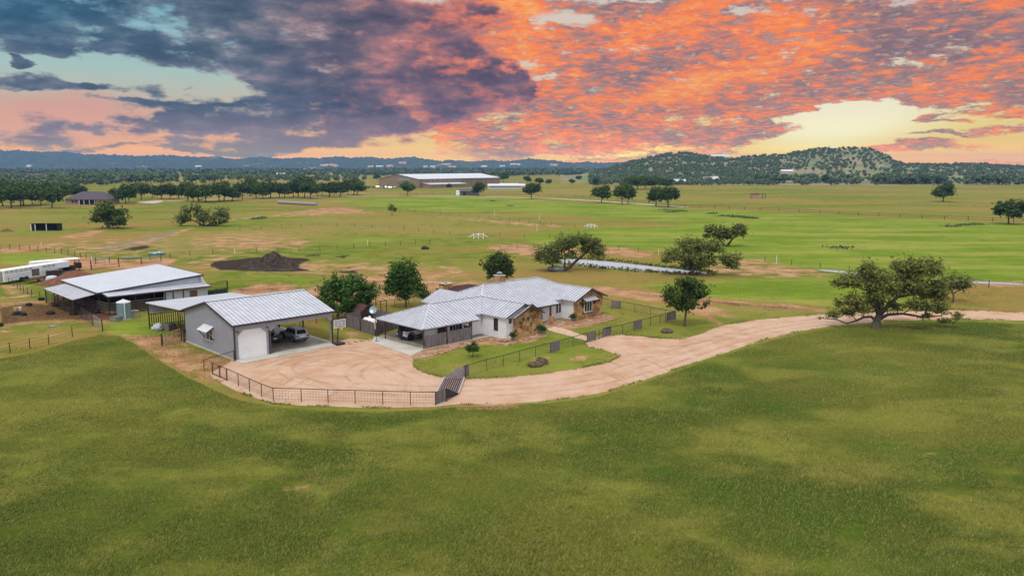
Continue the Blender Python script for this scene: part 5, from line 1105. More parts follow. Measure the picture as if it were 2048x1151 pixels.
rock('bush_clump', 'small dark brush clump alone in the middle pasture', 850, 498, 1.0, 7, mat('dark_brush', (.02,.028,.014,1), 1), .55, cat='brush')
rock('rubble', 'pale rubble left in the paddock grass', 105, 653, .5, 9, M['greyrock'], .3)
# feed tubs and tyres in the paddock
for px_, py_, r_, lab in ((58,611.5,.45,'black rubber feed tub farthest back in the muddy paddock'),(83,600,.5,'black rubber tub at the end of the paddock fence'),(101,628,.62,'black tyre feeder lying in the middle of the muddy paddock'),(146.5,628,.6,'black tyre feeder at the foot of the stable post'),(34,629,.6,'black tyre feeder under the coloured buckets'),(-1,652,.5,'black rubber tub cut off by the left edge'),(48,631,.4,'small grey feed tub right of the bucket tyre'),(112,612,.6,'dark tyre feeder under the stable awning'),(192,626,.5,'dark feed tub beside the stable corner post')):
    x, y = G(px_, py_); o = MB().lathe([(r_*.8,0),(r_,.1),(r_,.38),(r_*.85,.45),(r_*.6,.42),(r_*.55,.1)], n_=18).build('feed_tub', M['tyre']); o.location = (x,y,0); tag(o, lab, 'feed tub')
for px_, py_, c, lab in ((32,626,lin(226,176,110),'tan bucket on the tyre feeder at the paddock post'),(41,625,lin(226,228,232),'white bucket beside the tan bucket')):
    x, y = G(px_, py_); o = MB().lathe([(.2,0),(.27,.42),(.29,.45),(.2,.44)], n_=14).build('bucket', mat('bucket', c, .5)); o.location = (x,y,.42); tag(o, lab, 'bucket')
# gates
def tube_gate(label, a, b_, h=1.35, bars=6, m_=None, nm='tube_gate'):
    pa, pb = Vector(G(*a)), Vector(G(*b_)); d = pb-pa; L = d.length; r_ = thing(nm, label, 'gate', (pa.x,pa.y,0), math.atan2(d.y,d.x)); m_ = m_ or M['steel']; mb = MB()
    mb.tube([(.08,0,.2),(.08,0,h-.08),(.2,0,h),(L-.2,0,h),(L-.08,0,h-.08),(L-.08,0,.2),(.08,0,.2)], .035, 6)
    for i in range(1, bars): mb.tube([(.08,0,.2+(h-.2)*i/bars),(L-.08,0,.2+(h-.2)*i/bars)], .022, 6)
    mb.tube([(L/2,0,.2),(L/2,0,h)], .022, 6); mb.build('gate_leaf', m_, r_)
    for x in (-.05, L+.05): MB().bx(x-.06,x+.06,-.06,.06,0,h+.15).build('gate_post', M['darkpipe'], r_)
    return r_
tube_gate('pale grey tube gate beside the grey garage wall', (325,692), (368,684), 1.4, 4)
tube_gate('dark tube gate leading from the stable paddock', (163,636), (186,650), 1.5, 6, M['darkpipe'])
tube_gate('light grey tube gate half open in front of the stable', (186,650), (205,662), 1.5, 6)
tube_gate('grey tube gate lying by the white marker post', (192,527), (219,526), 1.3, 5)
tube_gate('long rusty tube gate above the stable roof', (183,540), (238,534), 2.0, 3, M['rust'])
tube_gate('grey tube panel beside the dirt track above the stable', (283,528), (322,522), 1.4, 5)
tube_gate('short grey gate panel behind the right end of the stable', (405,585), (455,578), 1.3, 4, M['rust'])
q = Vector(G(262,517)); o = MB(); o.bx(-2.2,2.2,-.6,.6,.3,.45)
for i in range(5): o.bx(-2.2+i*1.05,-2.1+i*1.05,-.6,.6,0,.3)
o = o.build('pipe_stack', M['steel']); o.location = (q.x,q.y,0); o.rotation_euler = (0,0,.4); tag(o, 'flat stack of grey pipes on the dirt track above the stable', 'pipe stack')
q = Vector(G(314,509)); o = MB(); o.tube([(1.9*math.cos(i*math.pi/12), 1.9*math.sin(i*math.pi/12), .5) for i in range(25)], .12, 6); o.lathe([(1.8,0),(1.85,.5)], n_=20); o = o.build('ring_feeder', M['teal']); o.location = (q.x,q.y,0); tag(o, 'round grey metal ring feeder in the upper pasture', 'ring feeder')
# green screened pen right of the stable
p0_ = Vector(G(404,600)); p1_ = Vector(G(456,592)); d_ = p1_-p0_; gp = thing('green_pen', 'dark green screened pen at the right end of the stable', 'pen', (p0_.x,p0_.y,0), math.atan2(d_.y,d_.x)); L_ = d_.length
MB().bx(0,L_,0,.04,.1,1.4).build('screen', M['green'], gp)
for x in (0,L_*.6,L_): MB().bx(x-.05,x+.05,.05,.15,0,1.6 if x < L_ else 2.7).build('post', M['rust'], gp)
mb = MB(); mb.beam((L_*.6,.1,2.65),(L_,.1,2.65),.07); mb.beam((0,.1,1.5),(L_,.1,1.5),.05); mb.build('top_rail', M['rust'], gp)
# garage lean-to stores
def put_box(nm, lab, cat, u, v, z, sx, sy, sz, m_, rz=0, bev=.03):
    x, y = GW(u, v); mb = MB(); mb.bx(-sx/2,sx/2,-sy/2,sy/2,0,sz); o = mb.build(nm, m_, bevel=bev); o.location = (x,y,z); o.rotation_euler = (0,0,ANG+rz); return tag(o, lab, cat)
x, y = GW(-.1, 23.2); me = rock_mesh(.75, 21, .8, 3); me.materials.append(mat('sack_cloth', lin(196,196,206), .9)); o = link_mesh('sack', me); o.location = (x,y,.45); tag(o, 'bulging whitish sack at the open front of the lean-to', 'sack')
put_box('crate', 'blue plastic crate high on the pile in the lean-to', 'crate', 4.2, 22, 1.0, 1.1, .8, .8, M['blue'], .2)
put_box('drum_case', 'dark case under the blue crate in the lean-to', 'case', 4.2, 22, 0, 1.5, 1.1, .98, M['black'])
def bench(lab, u, v, L, rz):
    x, y = GW(u, v); r_ = thing('work_bench', lab, 'bench', (x,y,0), ANG+rz); MB().bx(-L/2,L/2,-.35,.35,.8,.86).build('bench_top', M['wood'], r_)
    for a in (-1,1):
        for b2 in (-1,1): MB().bx(a*(L/2-.1)-.04,a*(L/2-.1)+.04,b2*.28-.04,b2*.28+.04,0,.8).build('leg', M['wood'], r_)
bench('raw wooden work bench standing at the lean-to opening', 1.2, 18.2, 2.6, .5)
bench('dark cluttered bench deep inside the lean-to', 5.5, 18.5, 2.2, -.3)
put_box('pallet', 'grey wooden pallet pile behind the sack', 'pallets', 1.2, 22.5, 0, 1.2, 1.2, .9, M['plank'], .3)
put_box('cabinet', 'black steel cabinet against the garage wall in the lean-to', 'cabinet', 2.3, 15.2, 0, 1.0, .7, 1.6, M['black'])
put_box('lumber_pile', 'low pile of timber on the lean-to floor', 'timber', 2.6, 20.4, 0, 2.6, .7, .4, M['wood'], .7)
# planters and garden things
def planter(px_, py_, lab, r_=.25, h=.5):
    x, y = G(px_, py_); t_ = thing('planter', lab, 'planter', (x,y,0)); MB().lathe([(r_*.75,0),(r_,h*.8),(r_*1.08,h),(r_*.9,h),(r_*.85,h*.9)], n_=16).build('pot', M['steel'], t_)
    mb = MB(); rr_ = random.Random(int(px_))
    for i in range(240):
        a = Vector((rr_.gauss(0,.2), rr_.gauss(0,.2), h+.12+abs(rr_.gauss(0,.22)))); n_ = Vector((rr_.uniform(-1,1),rr_.uniform(-1,1),rr_.uniform(-.3,1))).normalized(); s_ = n_.orthogonal().normalized()*.06; u_ = n_.cross(s_)*1.6
        mb.add([a-s_-u_,a+s_-u_,a+s_+u_,a-s_+u_], [(0,1,2,3)])
    mb.build('leaves', M['leaf_shrub'], t_); return t_
planter(1026,681,'grey bucket planter at the white corner of the house'); planter(1079.5,667,'leafy metal tub planter right of the left stone gable', .32, .55); planter(1087,668,'small metal tub planter at the far right of the left gable', .25, .5); planter(1146,642,'leafy planter at the edge of the right stone gable', .3, .4)
q = G(1008,682.5); o = MB().lathe([(.55,0),(.6,.2),(.5,.28),(.42,.2),(.4,.1)], n_=18).build('fire_ring', M['flag']); o.location = (q[0],q[1],.03); tag(o, 'low round stone ring in the bed at the white house corner', 'stone ring')
# thin leaning post beside the carport, no lamp on it
x, y = G(753.5,683); pl = thing('leaning_post', 'thin dark pole standing by the carport corner', 'pole', (x,y,0)); MB().tube([(0,0,0),(-.15,.1,2.9)], .035, 8).build('pole', M['rust'], pl); MB().box((0,0,.04),(.5,.3,.08)).build('base', M['rust'], pl); MB().tube([(-.15,.1,1.6),(-.2,.12,2.9)], .05, 8).build('pole_sleeve', M['white'], pl)
# ================================================================== hills
def interp(tab, x):
    if x <= tab[0][0]: return tab[0][1]
    for (a, va), (b_, vb) in zip(tab[:-1], tab[1:]):
        if x <= b_: t_ = (x-a)/(b_-a); t_ = t_*t_*(3-2*t_); return va+(vb-va)*t_
    return tab[-1][1]
HILL = [(1130,345),(1200,338),(1240,326),(1270,316),(1300,308),(1335,304),(1420,308),(1470,310),(1510,309),(1560,307),(1600,300),(1640,294),(1690,290),(1730,292),(1760,301),(1790,318),(1815,324),(1860,325),(1920,324),(2048,328),(2400,328)]
RIDGE = [(-600,296),(0,299),(100,301),(170,305),(250,309),(500,314),(600,314),(780,313),(850,316),(940,321),(1000,320),(1060,316),(1100,319),(1150,324),(1200,324),(1290,320),(1400,324),(1560,331)]
def hill_z(a, D):
    Dc = 1650.0; zc = CAM_H+(330-interp(HILL, a))/1599*Dc-5
    u = (D-820)/(Dc-820)
    if u <= 0: return -1.0
    s_ = min(1,u)**1.7*(1 if u < 1 else max(0, 1-(u-1)*1.2))
    nz = mnoise.noise(Vector((a*.012, D*.006, 1)))*6+mnoise.noise(Vector((a*.04, D*.02, 4)))*2
    return max(0,zc)*s_+nz*min(1,u)*(.4+min(1,max(0,zc)/60))*.6 - .5
def ridge_z(a, D):
    Dc = 4600.0; zc = CAM_H+(330-interp(RIDGE, a))/1599*Dc-8; u = (D-3300)/(Dc-3300)
    if u <= 0: return -1.0
    s_ = min(1,u)**1.2*(1 if u < 1 else max(0, 1-(u-1)*1.2))
    nz = mnoise.noise(Vector((a*.02, D*.0022, 1)))*16+mnoise.noise(Vector((a*.09, D*.01, 2)))*5
    return zc*s_+nz*min(1,u*1.5)*.7 - .5
def polar_sheet(name, fz, a0, a1, da, Ds, m_, canopy=0.0, seed=0):
    vs = []; fs = []; As = np.arange(a0, a1, da)
    for D_ in Ds:
        for a in As:
            z = fz(a, D_)
            if canopy and z > 0: z += canopy*max(0, mnoise.noise(Vector((a*.31+seed, D_*.035, 0)))+.25)
            vs.append(((a-1024)/1599*D_, D_, z))
    k = len(As)
    for i in range(len(Ds)-1):
        for j in range(k-1): b_ = i*k+j; fs.append((b_,b_+1,b_+k+1,b_+k))
    me = bpy.data.meshes.new(name); me.from_pydata(vs, [], fs); me.materials.append(m_); me.shade_smooth(); o = link_mesh(name, me); o['kind'] = 'structure'; return o
m_, t, b = new_mat('hill_ground'); pos = t.node('ShaderNodeNewGeometry').outputs['Position']
c_ = t.mix(t.ss(t.noise(pos, .012, 6, .6), .4, .6), lin(118,128,74), lin(158,140,104)); c_ = t.mix(t.ss(t.noise(pos, .05, 5, .65), .5, .62, 0, .8), c_, lin(84,100,52)); t.put(b.inputs['Base Color'], c_); t.put(b.inputs['Roughness'], 1)
M['hill'] = m_
m_, t, b = new_mat('wooded_ridge'); pos = t.node('ShaderNodeNewGeometry').outputs['Position']
c_ = t.mix(t.ss(t.noise(pos, .02, 6, .7), .35, .65), (.018,.032,.02,1), (.06,.08,.04,1)); c_ = t.mix(t.ss(t.noise(t.mapping(pos, scale=(1,.5,1)), .005, 6, .7), .58, .66, 0, .8), c_, lin(190,150,112)); t.put(b.inputs['Base Color'], c_); t.put(b.inputs['Roughness'], 1)
M['ridge'] = m_
polar_sheet('hills', hill_z, 1120, 2420, 6, list(range(820, 2300, 26)), M['hill'])
polar_sheet('hills', ridge_z, -620, 1580, 3.2, list(range(3300, 5600, 40)), M['ridge'], canopy=11)
# ================================================================== trees
def leaf_quads(P_, N_, size, rng, stretch=1.5):
    """numpy leaves: centres P_, facing N_; returns verts, faces"""
    k = len(P_); r_ = rng.normal(size=(k,3)); t1 = np.cross(N_, r_); t1 /= np.linalg.norm(t1, axis=1, keepdims=True)+1e-9; t2 = np.cross(N_, t1)
    s_ = (size*rng.uniform(.6,1.35,k))[:,None]; a = t1*s_*stretch*.5; b_ = t2*s_*.5
    v = np.stack([P_-a, P_+b_*.9-a*.1, P_+a, P_-b_*.9+a*.1], 1).reshape(-1,3)
    f = np.arange(4*k).reshape(k,4); return v, f
def crown_pts(clumps, n_, rng, gap=.0, seed=0):
    """points through the clump volumes, denser to the outside, thinned by noise"""
    vol = np.array([c[3]*c[4]*c[5]*(c[6] if len(c) > 6 else 1) for c in clumps])**.8; cnt = rng.multinomial(n_, vol/vol.sum()); P_ = []; N_ = []
    for c, k in zip(clumps, cnt):
        if not k: continue
        d = rng.normal(size=(k,3)); d /= np.linalg.norm(d, axis=1, keepdims=True); r_ = rng.random(k)**.42
        lump = 1+.32*np.sin(d[:,0]*4.1+c[0]*3+seed)*np.sin(d[:,1]*3.7+c[2])+.2*np.sin(d[:,2]*7+c[1]*2+seed)+.16*np.sin(d[:,0]*11+d[:,2]*9+c[0])
        p_ = d*(r_*lump*(1+rng.normal(0,.13,k)))[:,None]*np.array(c[3:6]); p_[:,2] *= np.where(p_[:,2] < 0, .75, 1.0)
        P_.append(p_+np.array(c[:3])); N_.append(d*.6+rng.normal(size=(k,3))*.55+np.array([0,0,.35]))
    P_ = np.concatenate(P_); N_ = np.concatenate(N_); N_ /= np.linalg.norm(N_, axis=1, keepdims=True)
    if gap:
        nz = fbm2(P_[:,0]*.9+P_[:,1]*.35+50, P_[:,2]*1.1+P_[:,1]*.5+50, 31+seed, 3); keep = nz > gap; P_, N_ = P_[keep], N_[keep]
    return P_, N_
def mesh_np(name, v, f, m_, parent=None):
    me = bpy.data.meshes.new(name); me.vertices.add(len(v)); me.vertices.foreach_set('co', np.asarray(v, np.float32).ravel())
    k = f.shape[1]; me.loops.add(f.size); me.loops.foreach_set('vertex_index', f.ravel().astype(np.int32)); me.polygons.add(len(f)); me.polygons.foreach_set('loop_start', np.arange(0, f.size, k, dtype=np.int32))
    me.materials.append(m_); me.update(calc_edges=True); return link_mesh(name, me, parent)
def curved(a, b_, rng, sag=.12, n_=5):
    a, b_ = Vector(a), Vector(b_); L = (b_-a).length; o_ = Vector((rng.uniform(-1,1),rng.uniform(-1,1),rng.uniform(.2,1)))*L*sag; return [a.lerp(b_, i/n_)+o_*math.sin(math.pi*i/n_)+Vector((rng.uniform(-1,1),rng.uniform(-1,1),rng.uniform(-1,1)))*L*.025*(0<i<n_) for i in range(n_+1)]
def build_tree(name, label, trunks, clumps, n_leaf, size, lm, loc, seed=1, gap=.36, group=None, twigs=3, bark=None, limb_r=.5, cat='tree', sides=7):
    rng = random.Random(seed); nr_ = np.random.default_rng(seed); root = thing(name, label, cat, loc, 0, group)
    mb = MB(); nodes = []
    for pts, r0, r1 in trunks:
        pts = [Vector(p) for p in pts]; k = len(pts)-1; rad = [r0+(r1-r0)*(i/k)**.8 for i in range(k+1)]
        if abs(pts[0].z) < .3: pts = [pts[0]+Vector((0,0,-.1)), pts[0].lerp(pts[1],.12)]+pts[1:]; rad = [r0*1.6, r0*1.05]+rad[1:]
        mb.tube(pts, rad, sides); nodes += [(p, r_) for p, r_ in zip(pts[1:], rad[1:])]
    for c in clumps:
        cc = Vector(c[:3]); best = min(nodes, key=lambda nd: (nd[0]-cc).length+(3 if nd[0].z > cc.z else 0)); a, ra = best
        path = curved(a, cc, rng); r_ = max(.03, ra*limb_r); mb.tube(path, [r_*(1-.75*i/len(path)) for i in range(len(path))], 5)
        for _ in range(twigs):
            e = cc+Vector((rng.uniform(-1,1)*c[3],rng.uniform(-1,1)*c[4],rng.uniform(-.5,.9)*c[5]))*.85; q_ = curved(path[3], e, rng, .1, 3); mb.tube(q_, [r_*.35,r_*.28,r_*.2,r_*.08], 4)
    mb.build('trunk', bark or M['bark'], root, smooth=True)
    P_, N_ = crown_pts(clumps, n_leaf, nr_, gap, seed); v, f = leaf_quads(P_, N_, size, nr_); mesh_np('crown', v, f, lm, root); return root
def px_tree(name, label, base, clumps, trunks, n_leaf, size, lm, seed, r0=.3, depth=1.0, gap=.36, **kw):
    """crown clumps measured on the picture (x, y, rx, ry in photo pixels), turned into metres at the tree's own distance"""
    x0, y0 = G(*base); s_ = y0/1599/ .985; rng = random.Random(seed); cl = []
    for c in clumps:
        d = rng.uniform(-.8,.8)*depth*max(c[2], 8)*s_; cl.append(((c[0]-base[0])*s_, d, (base[1]-c[1])*s_*1.0-d*.2, c[2]*s_*1.12, c[2]*s_*1.12, c[3]*s_*1.32))
    tr = [([((p[0]-base[0])*s_, (p[2] if len(p) > 2 else 0), (base[1]-p[1])*s_) for p in pts], ra, rb) for pts, ra, rb in trunks]
    return build_tree(name, label, tr, cl, n_leaf, size, lm, (x0,y0,0), seed, gap, **kw)
def round_clumps(cx, cy, rx, ry, n_, seed, k=.42):
    rng = random.Random(seed); out = [(cx, cy, rx*.55, ry*.6)]
    for i in range(n_):
        a = 2*math.pi*i/n_+rng.uniform(-.3,.3); q_ = rng.uniform(.5,.72); out.append((cx+math.cos(a)*rx*q_, cy-math.sin(a)*ry*q_, rx*k*rng.uniform(.75,1.1), ry*k*rng.uniform(.75,1.1)))
    return out
LL, LY, LW, LO = M['leaf_live'], M['leaf_yard'], M['leaf_willow'], M['leaf_oak']
px_tree('live_oak_tree', 'large spreading live oak with sprawling low limbs beside the drive', (1750,655),
  [(1687,559,20,13),(1665,563,11,8),(1724,535,18,16),(1708,557,20,14),(1740,555,26,20),(1763,571,22,20),(1690,599,15,12),(1675,604,9,8),(1717,608,20,15),(1738,590,22,16),(1758,608,20,14),(1660,628,18,9),(1640,632,10,6),(1797,526,20,14),(1822,532,24,18),(1850,535,21,15),
   (1808,555,28,15),(1868,552,13,10),(1868,571,24,13),(1843,578,26,15),(1877,587,19,14),(1820,604,26,13),(1854,608,24,13),(1888,617,21,11),(1909,628,12,9),(1843,632,14,7),(1895,640,15,6),(1787,608,18,12),(1792,576,18,14),(1700,622,16,8)],
  [([(1751,655),(1753,640),(1757,628)],.62,.42),([(1757,628),(1772,612),(1790,592),(1812,572),(1826,545)],.36,.1),([(1755,638),(1774,628),(1804,626),(1847,633),(1884,630)],.3,.07),([(1752,640),(1740,632),(1726,633),(1712,640),(1692,646),(1671,638),(1646,636)],.24,.05),([(1756,630),(1746,605),(1734,580),(1722,550)],.32,.08),([(1757,628),(1762,600),(1765,575)],.3,.1),([(1790,592),(1830,585),(1865,575)],.2,.06)],
  42000, .21, LL, 3, gap=.37, twigs=5, depth=1.4)
px_tree('mesquite_tree', 'small umbrella shaped tree right of the large live oak', (1906,605), [(1890,563,15,11),(1912,558,18,13),(1932,565,15,11),(1903,577,14,9),(1922,580,13,8),(1882,573,8,7)], [([(1906,605),(1906,592),(1904,584)],.16,.12),([(1905,588),(1918,576)],.09,.04),([(1905,588),(1892,574)],.09,.04)], 4500, .22, LW, 5, gap=.38)
px_tree('oak_tree', 'dense dark young oak standing on the lawn island by the drive', (1369,652), round_clumps(1373,587,42,31,9,4,.5)+[(1345,605,14,10),(1400,606,14,10),(1373,610,20,10),(1372,566,22,13)], [([(1369,652),(1370,636),(1371,622),(1373,595)],.2,.09)], 11000, .24, LO, 6, gap=.3)
px_tree('willow_tree', 'leaning tree with bent trunk at the left end of the pond', (1112,541), [(1098,505,22,15),(1080,514,13,10),(1126,490,22,14),(1150,484,20,13),(1172,484,20,13),(1195,490,14,14),(1196,506,14,11),(1140,504,16,10),(1106,522,16,9),(1170,500,14,9)],
  [([(1116,541),(1140,534),(1156,518),(1172,505),(1188,492)],.5,.12),([(1110,541),(1104,528),(1098,512)],.3,.08),([(1128,538),(1130,520),(1128,500)],.25,.08)], 13000, .28, LW, 7, gap=.35, twigs=4)
px_tree('willow_tree', 'broad loose tree at the right end of the pond', (1384,550), [(1372,490,20,14),(1400,492,24,15),(1426,494,18,14),(1347,508,18,11),(1331,519,11,8),(1375,512,24,13),(1386,529,24,10),(1412,520,20,12),(1463,514,18,9),(1464,528,16,9),(1450,520,10,7)],
  [([(1384,550),(1386,536),(1390,522)],.42,.3),([(1388,530),(1410,516),(1440,512),(1462,516)],.2,.06),([(1386,538),(1366,524),(1345,512)],.2,.06),([(1390,524),(1400,505)],.22,.08)], 14000, .28, LW, 8, gap=.35, twigs=4)
px_tree('willow_tree', 'forked tree in the green field beyond the pond', (1452,492), [(1421,460,12,8),(1413,470,8,6),(1443,464,14,9),(1481,455,12,8),(1467,464,14,9),(1487,465,8,7),(1452,472,12,6),(1432,470,8,5)],
  [([(1450,492),(1440,480),(1430,468)],.35,.1),([(1454,492),(1464,478),(1478,462)],.38,.1)], 5000, .42, LW, 9, gap=.38, twigs=4)
px_tree('yard_tree', 'round leafy yard tree right behind the garage corner', (676,640), round_clumps(674,586,33,36,9,11,.5)+[(650,605,14,12),(690,612,16,14)], [([(676,640),(677,622),(675,600)],.17,.08)], 11000, .23, LY, 10, gap=.31)
px_tree('yard_tree', 'wide leafy yard tree beside the plank enclosure', (704,632), round_clumps(713,586,32,34,9,12,.5)+[(744,582,18,14),(735,600,16,14),(708,612,22,12)], [([(704,632),(705,615),(708,595)],.17,.08)], 11000, .23, LY, 11, gap=.31)
px_tree('yard_tree', 'tall leafy yard tree behind the carport roof', (812,615), round_clumps(808,558,32,34,9,13,.48)+[(812,532,20,14),(785,575,17,14),(838,578,18,12),(780,560,12,12),(850,590,12,8)], [([(812,617),(812,600),(810,575)],.19,.08)], 11500, .24, LY, 12, gap=.31)
px_tree('yard_tree', 'rounded dense tree rising behind the house chimney', (996,566), round_clumps(996,534,26,24,8,14,.52)+[(996,520,16,10)], [([(996,568),(996,555),(996,540)],.2,.1)], 8000, .3, LO, 13, gap=.28)
px_tree('sapling', 'small sapling on the front lawn before the white wall', (945,713), [(945,692,11,8),(938,696,7,6),(952,697,7,6),(946,686,7,5)], [([(945,713),(946,704),(945,695)],.05,.03)], 2200, .11, M['leaf_shrub'], 14, gap=.3)
px_tree('oak_tree', 'lone bushy oak in the left pasture right of the black shed', (216,457), [(205,425,16,12),(222,418,16,12),(240,428,15,12),(195,437,12,9),(215,438,20,12),(245,440,14,9),(230,442,16,8)], [([(216,457),(215,448),(212,436)],.45,.2),([(215,449),(228,438)],.25,.1)], 5200, .5, LO, 15, gap=.33)
px_tree('mesquite_tree', 'sprawling multi trunk tree lying low in the left pasture', (410,452), [(378,428,14,12),(362,440,12,8),(395,420,12,9),(405,432,15,12),(425,438,12,10),(442,426,14,11),(450,438,11,9),(432,444,9,6)],
  [([(408,452),(395,444),(380,438),(362,447)],.4,.12),([(410,452),(404,438),(396,424)],.35,.1),([(412,452),(428,444),(444,432)],.4,.1),([(415,452),(434,450),(452,444)],.35,.1)], 6500, .5, LW, 16, gap=.37, twigs=4)
px_tree('sapling', 'small lone tree on the reddish track in the middle pasture', (784,430), [(784,414,7,6),(779,417,4,4),(789,418,4,4)], [([(784,430),(784,422),(784,416)],.12,.06)], 700, .4, LW, 17, gap=.3)
# oaks of middle distance: a few built, then copied
def oak_proto(seed, hgt, w, n_leaf, size, lm, loc, label, group=None, name='oak_tree', gap=.3, th=.17, twigs=2, ncl=9):
    rng = random.Random(seed); cz = hgt*.53; cl = [(0,0,cz+hgt*.06,w*.32,w*.32,hgt*.3)]
    for i in range(ncl):
        a = 2*math.pi*i/ncl+rng.uniform(-.3,.3); q_ = rng.uniform(.24,.36); cl.append((math.cos(a)*w*q_, math.sin(a)*w*q_, cz+rng.uniform(-.16,.16)*hgt, w*rng.uniform(.17,.25), w*rng.uniform(.17,.25), hgt*rng.uniform(.15,.22)))
    return build_tree(name, label, [([(0,0,0),(rng.uniform(-.2,.2),0,hgt*th*.6),(rng.uniform(-.4,.4),0,hgt*th),(0,0,hgt*.55)], hgt*.03, hgt*.014)], cl, n_leaf, size, lm, loc, seed, gap, group, twigs, sides=6)
GA = 'oaks along the pale road and far pasture'
def gl(px, py): x, y = G(px, py); return (x, y, 0)
LO2 = M['leaf_oak']
protos = []
NAMED = [(1203,405,11.5,1.0,'single round oak left of the pair on the far fence'),(1244,408,13.5,.8,'left trunk of the joined oak pair on the far fence'),(1256,408,12.5,.75,'right trunk of the joined oak pair on the far fence'),(1312,412,11.5,.95,'slimmer left oak of the two beyond the willow'),(1336,414,12,1.05,'wider right oak of the two beyond the willow'),
  (1886,403,12.5,1.05,'lone dark oak far out in the right field'),(2017,448,10.5,1.05,'dark round oak at the right edge on the rail fence'),(815,391,11,1.1,'dark oak in front of the arena gable end'),(958,392,11,1.0,'oak in front of the low arena annex'),(1063,397,11.5,1.05,'round oak right of the arena on the pale road')]
for i in range(5): protos.append(oak_proto(30+i, 12.0, 12.0, 4200, .75, LO2, gl(*NAMED[i][:2]), NAMED[i][4]))
for i, (px_, py_, h, w, lab) in enumerate(NAMED):
    s_ = h/12.0
    if i < 5: protos[i].scale = (s_*w, s_*w, s_); protos[i].rotation_euler = (0,0,i*1.3)
    else: copy_tree(protos[i%5], gl(px_, py_), i*2.1, (s_*w, s_*w, s_), lab)
ROW = [(8,414,12),(22,416,14),(38,413,13),(50,413,14),(63,407,12),(84,410,11),(102,414,11),(130,400,10),(152,398,10),(165,392,9),(234,405,11.5),(248,409,12),(262,402,11),(283,399,11.5),(305,397,10),(323,397,12.5),(340,397,11),(354,398,11),(372,400,10.5),(384,403,12),(400,402,10),(415,404,11),(438,404,12.5),(452,400,12),(468,403,11.5),(484,397,12),(500,394,12),(515,396,11.5),(528,397,12),(541,397,12),(556,395,11),(571,397,12),(584,393,11),(597,393,12),(609,396,13),(620,396,13),(634,393,11),(645,393,12),(655,392,12),(668,391,11),(679,392,12),(692,391,12.5),(704,392,12),(718,391,14)]
rg = random.Random(77)
for i, (px_, py_, h) in enumerate(ROW):
    s_ = h/12.0*rg.uniform(.82,1.2); copy_tree(protos[rg.randrange(5)], gl(px_+rg.uniform(-4,4), py_+rg.uniform(-2.5,2)), rg.uniform(0,6.28), (s_*rg.uniform(.9,1.15), s_*rg.uniform(.9,1.15), s_*rg.uniform(.92,1.05)),
      'dark green oak of the dense oak group at the far left' if px_ < 120 else 'dark green oak in the long oak row along the pale road', 'oaks at the far left' if px_ < 120 else 'oak row along the pale road')
for i, (px_, py_, h, lab) in enumerate([(1007,364,13,'dense oak right behind the arena roof end'),(1055,366,10,'left one of three small oaks behind the red roofed hut'),(1079,370,9,'middle one of three small oaks behind the red roofed hut'),(1097,369,7,'smallest oak right of the red roofed hut'),(1157,361,8,'small dark tree far out left of the long white barn'),(1144,369,7,'low scraggly tree in the field left of the five pasture oaks'),(1192,370,9,'low wide oak behind the single round oak'),
   (754,361,10,'round oak left of the arena'),(175,365,7,'small round tree in the field behind the brown house'),(200,372,6,'small bush like tree right behind the brown house roof'),(1400,362,10,'dark oak left of the white farmhouse')]):
    s_ = h/12.0; copy_tree(protos[(i+2)%5], gl(px_, py_), i*1.7, (s_*1.1,s_*1.1,s_), lab)
for i, (px_, py_, h) in enumerate([(1262,377,13),(1275,379,14),(1290,377,12),(1303,378,13),(1318,376,12),(1332,377,11)]):
    s_ = h/12.0; copy_tree(protos[i%5], gl(px_, py_), i*1.1, (s_*1.15,s_*1.15,s_), 'dark oak of the clump beside the long white barn', 'oak clump left of the long white barn')
# far trees: small prototypes with trunk and crown
fp = []
def far_tree_mesh(seed, n_, size, w=1.0):
    nr_ = np.random.default_rng(seed); rng = random.Random(seed); cl = [(0,0,5,2.6*w,2.6*w,2.4)]+[(rng.uniform(-2.4,2.4)*w, rng.uniform(-2.4,2.4)*w, rng.uniform(3.6,6.0), 1.7*w, 1.7*w, 1.4) for _ in range(4)]
    P_, N_ = crown_pts(cl, n_, nr_, 0, seed); return leaf_quads(P_, N_, size, nr_, 1.2)
rg = random.Random(5)
def woods_pos():
    """scatter of the tree belts on the plain, in photo pixels of the tree foot"""
    while True:
        r_ = rg.random()
        if r_ < .60:
            px_ = rg.uniform(-140,1250); top = np.interp(px_, [-140,340,760,1000,1240],[334.5,334.5,335,337,342]); bot = np.interp(px_, [-140,150,330,480,760,1000,1120,1240],[366,364,360,352,352,353,350,351])
            py_ = rg.uniform(top, bot) if rg.random() < .5 else bot-rg.random()**1.5*(bot-top)
            if 10 < px_ < 175 and py_ < 341.5: continue
            if 340 < px_ < 420 and py_ > 350: continue
        elif r_ < .66: px_ = rg.uniform(-120,160); py_ = rg.uniform(364,385)
        elif r_ < .70: px_ = rg.uniform(150,740); py_ = rg.gauss(np.interp(px_,[150,330,740],[368,362,358]),3.5)
        elif r_ < .86: px_ = rg.uniform(1120,1520); py_ = rg.uniform(345,352)
        elif r_ < .93: px_ = rg.uniform(1750,1890); py_ = rg.uniform(360,369)
        else:
            if rg.random() < .5: continue
            px_ = rg.choice([rg.uniform(1650,1720), rg.uniform(1935,2015), rg.uniform(1510,1640), rg.uniform(2000,2100)]); py_ = rg.uniform(360,371)
        return px_, py_
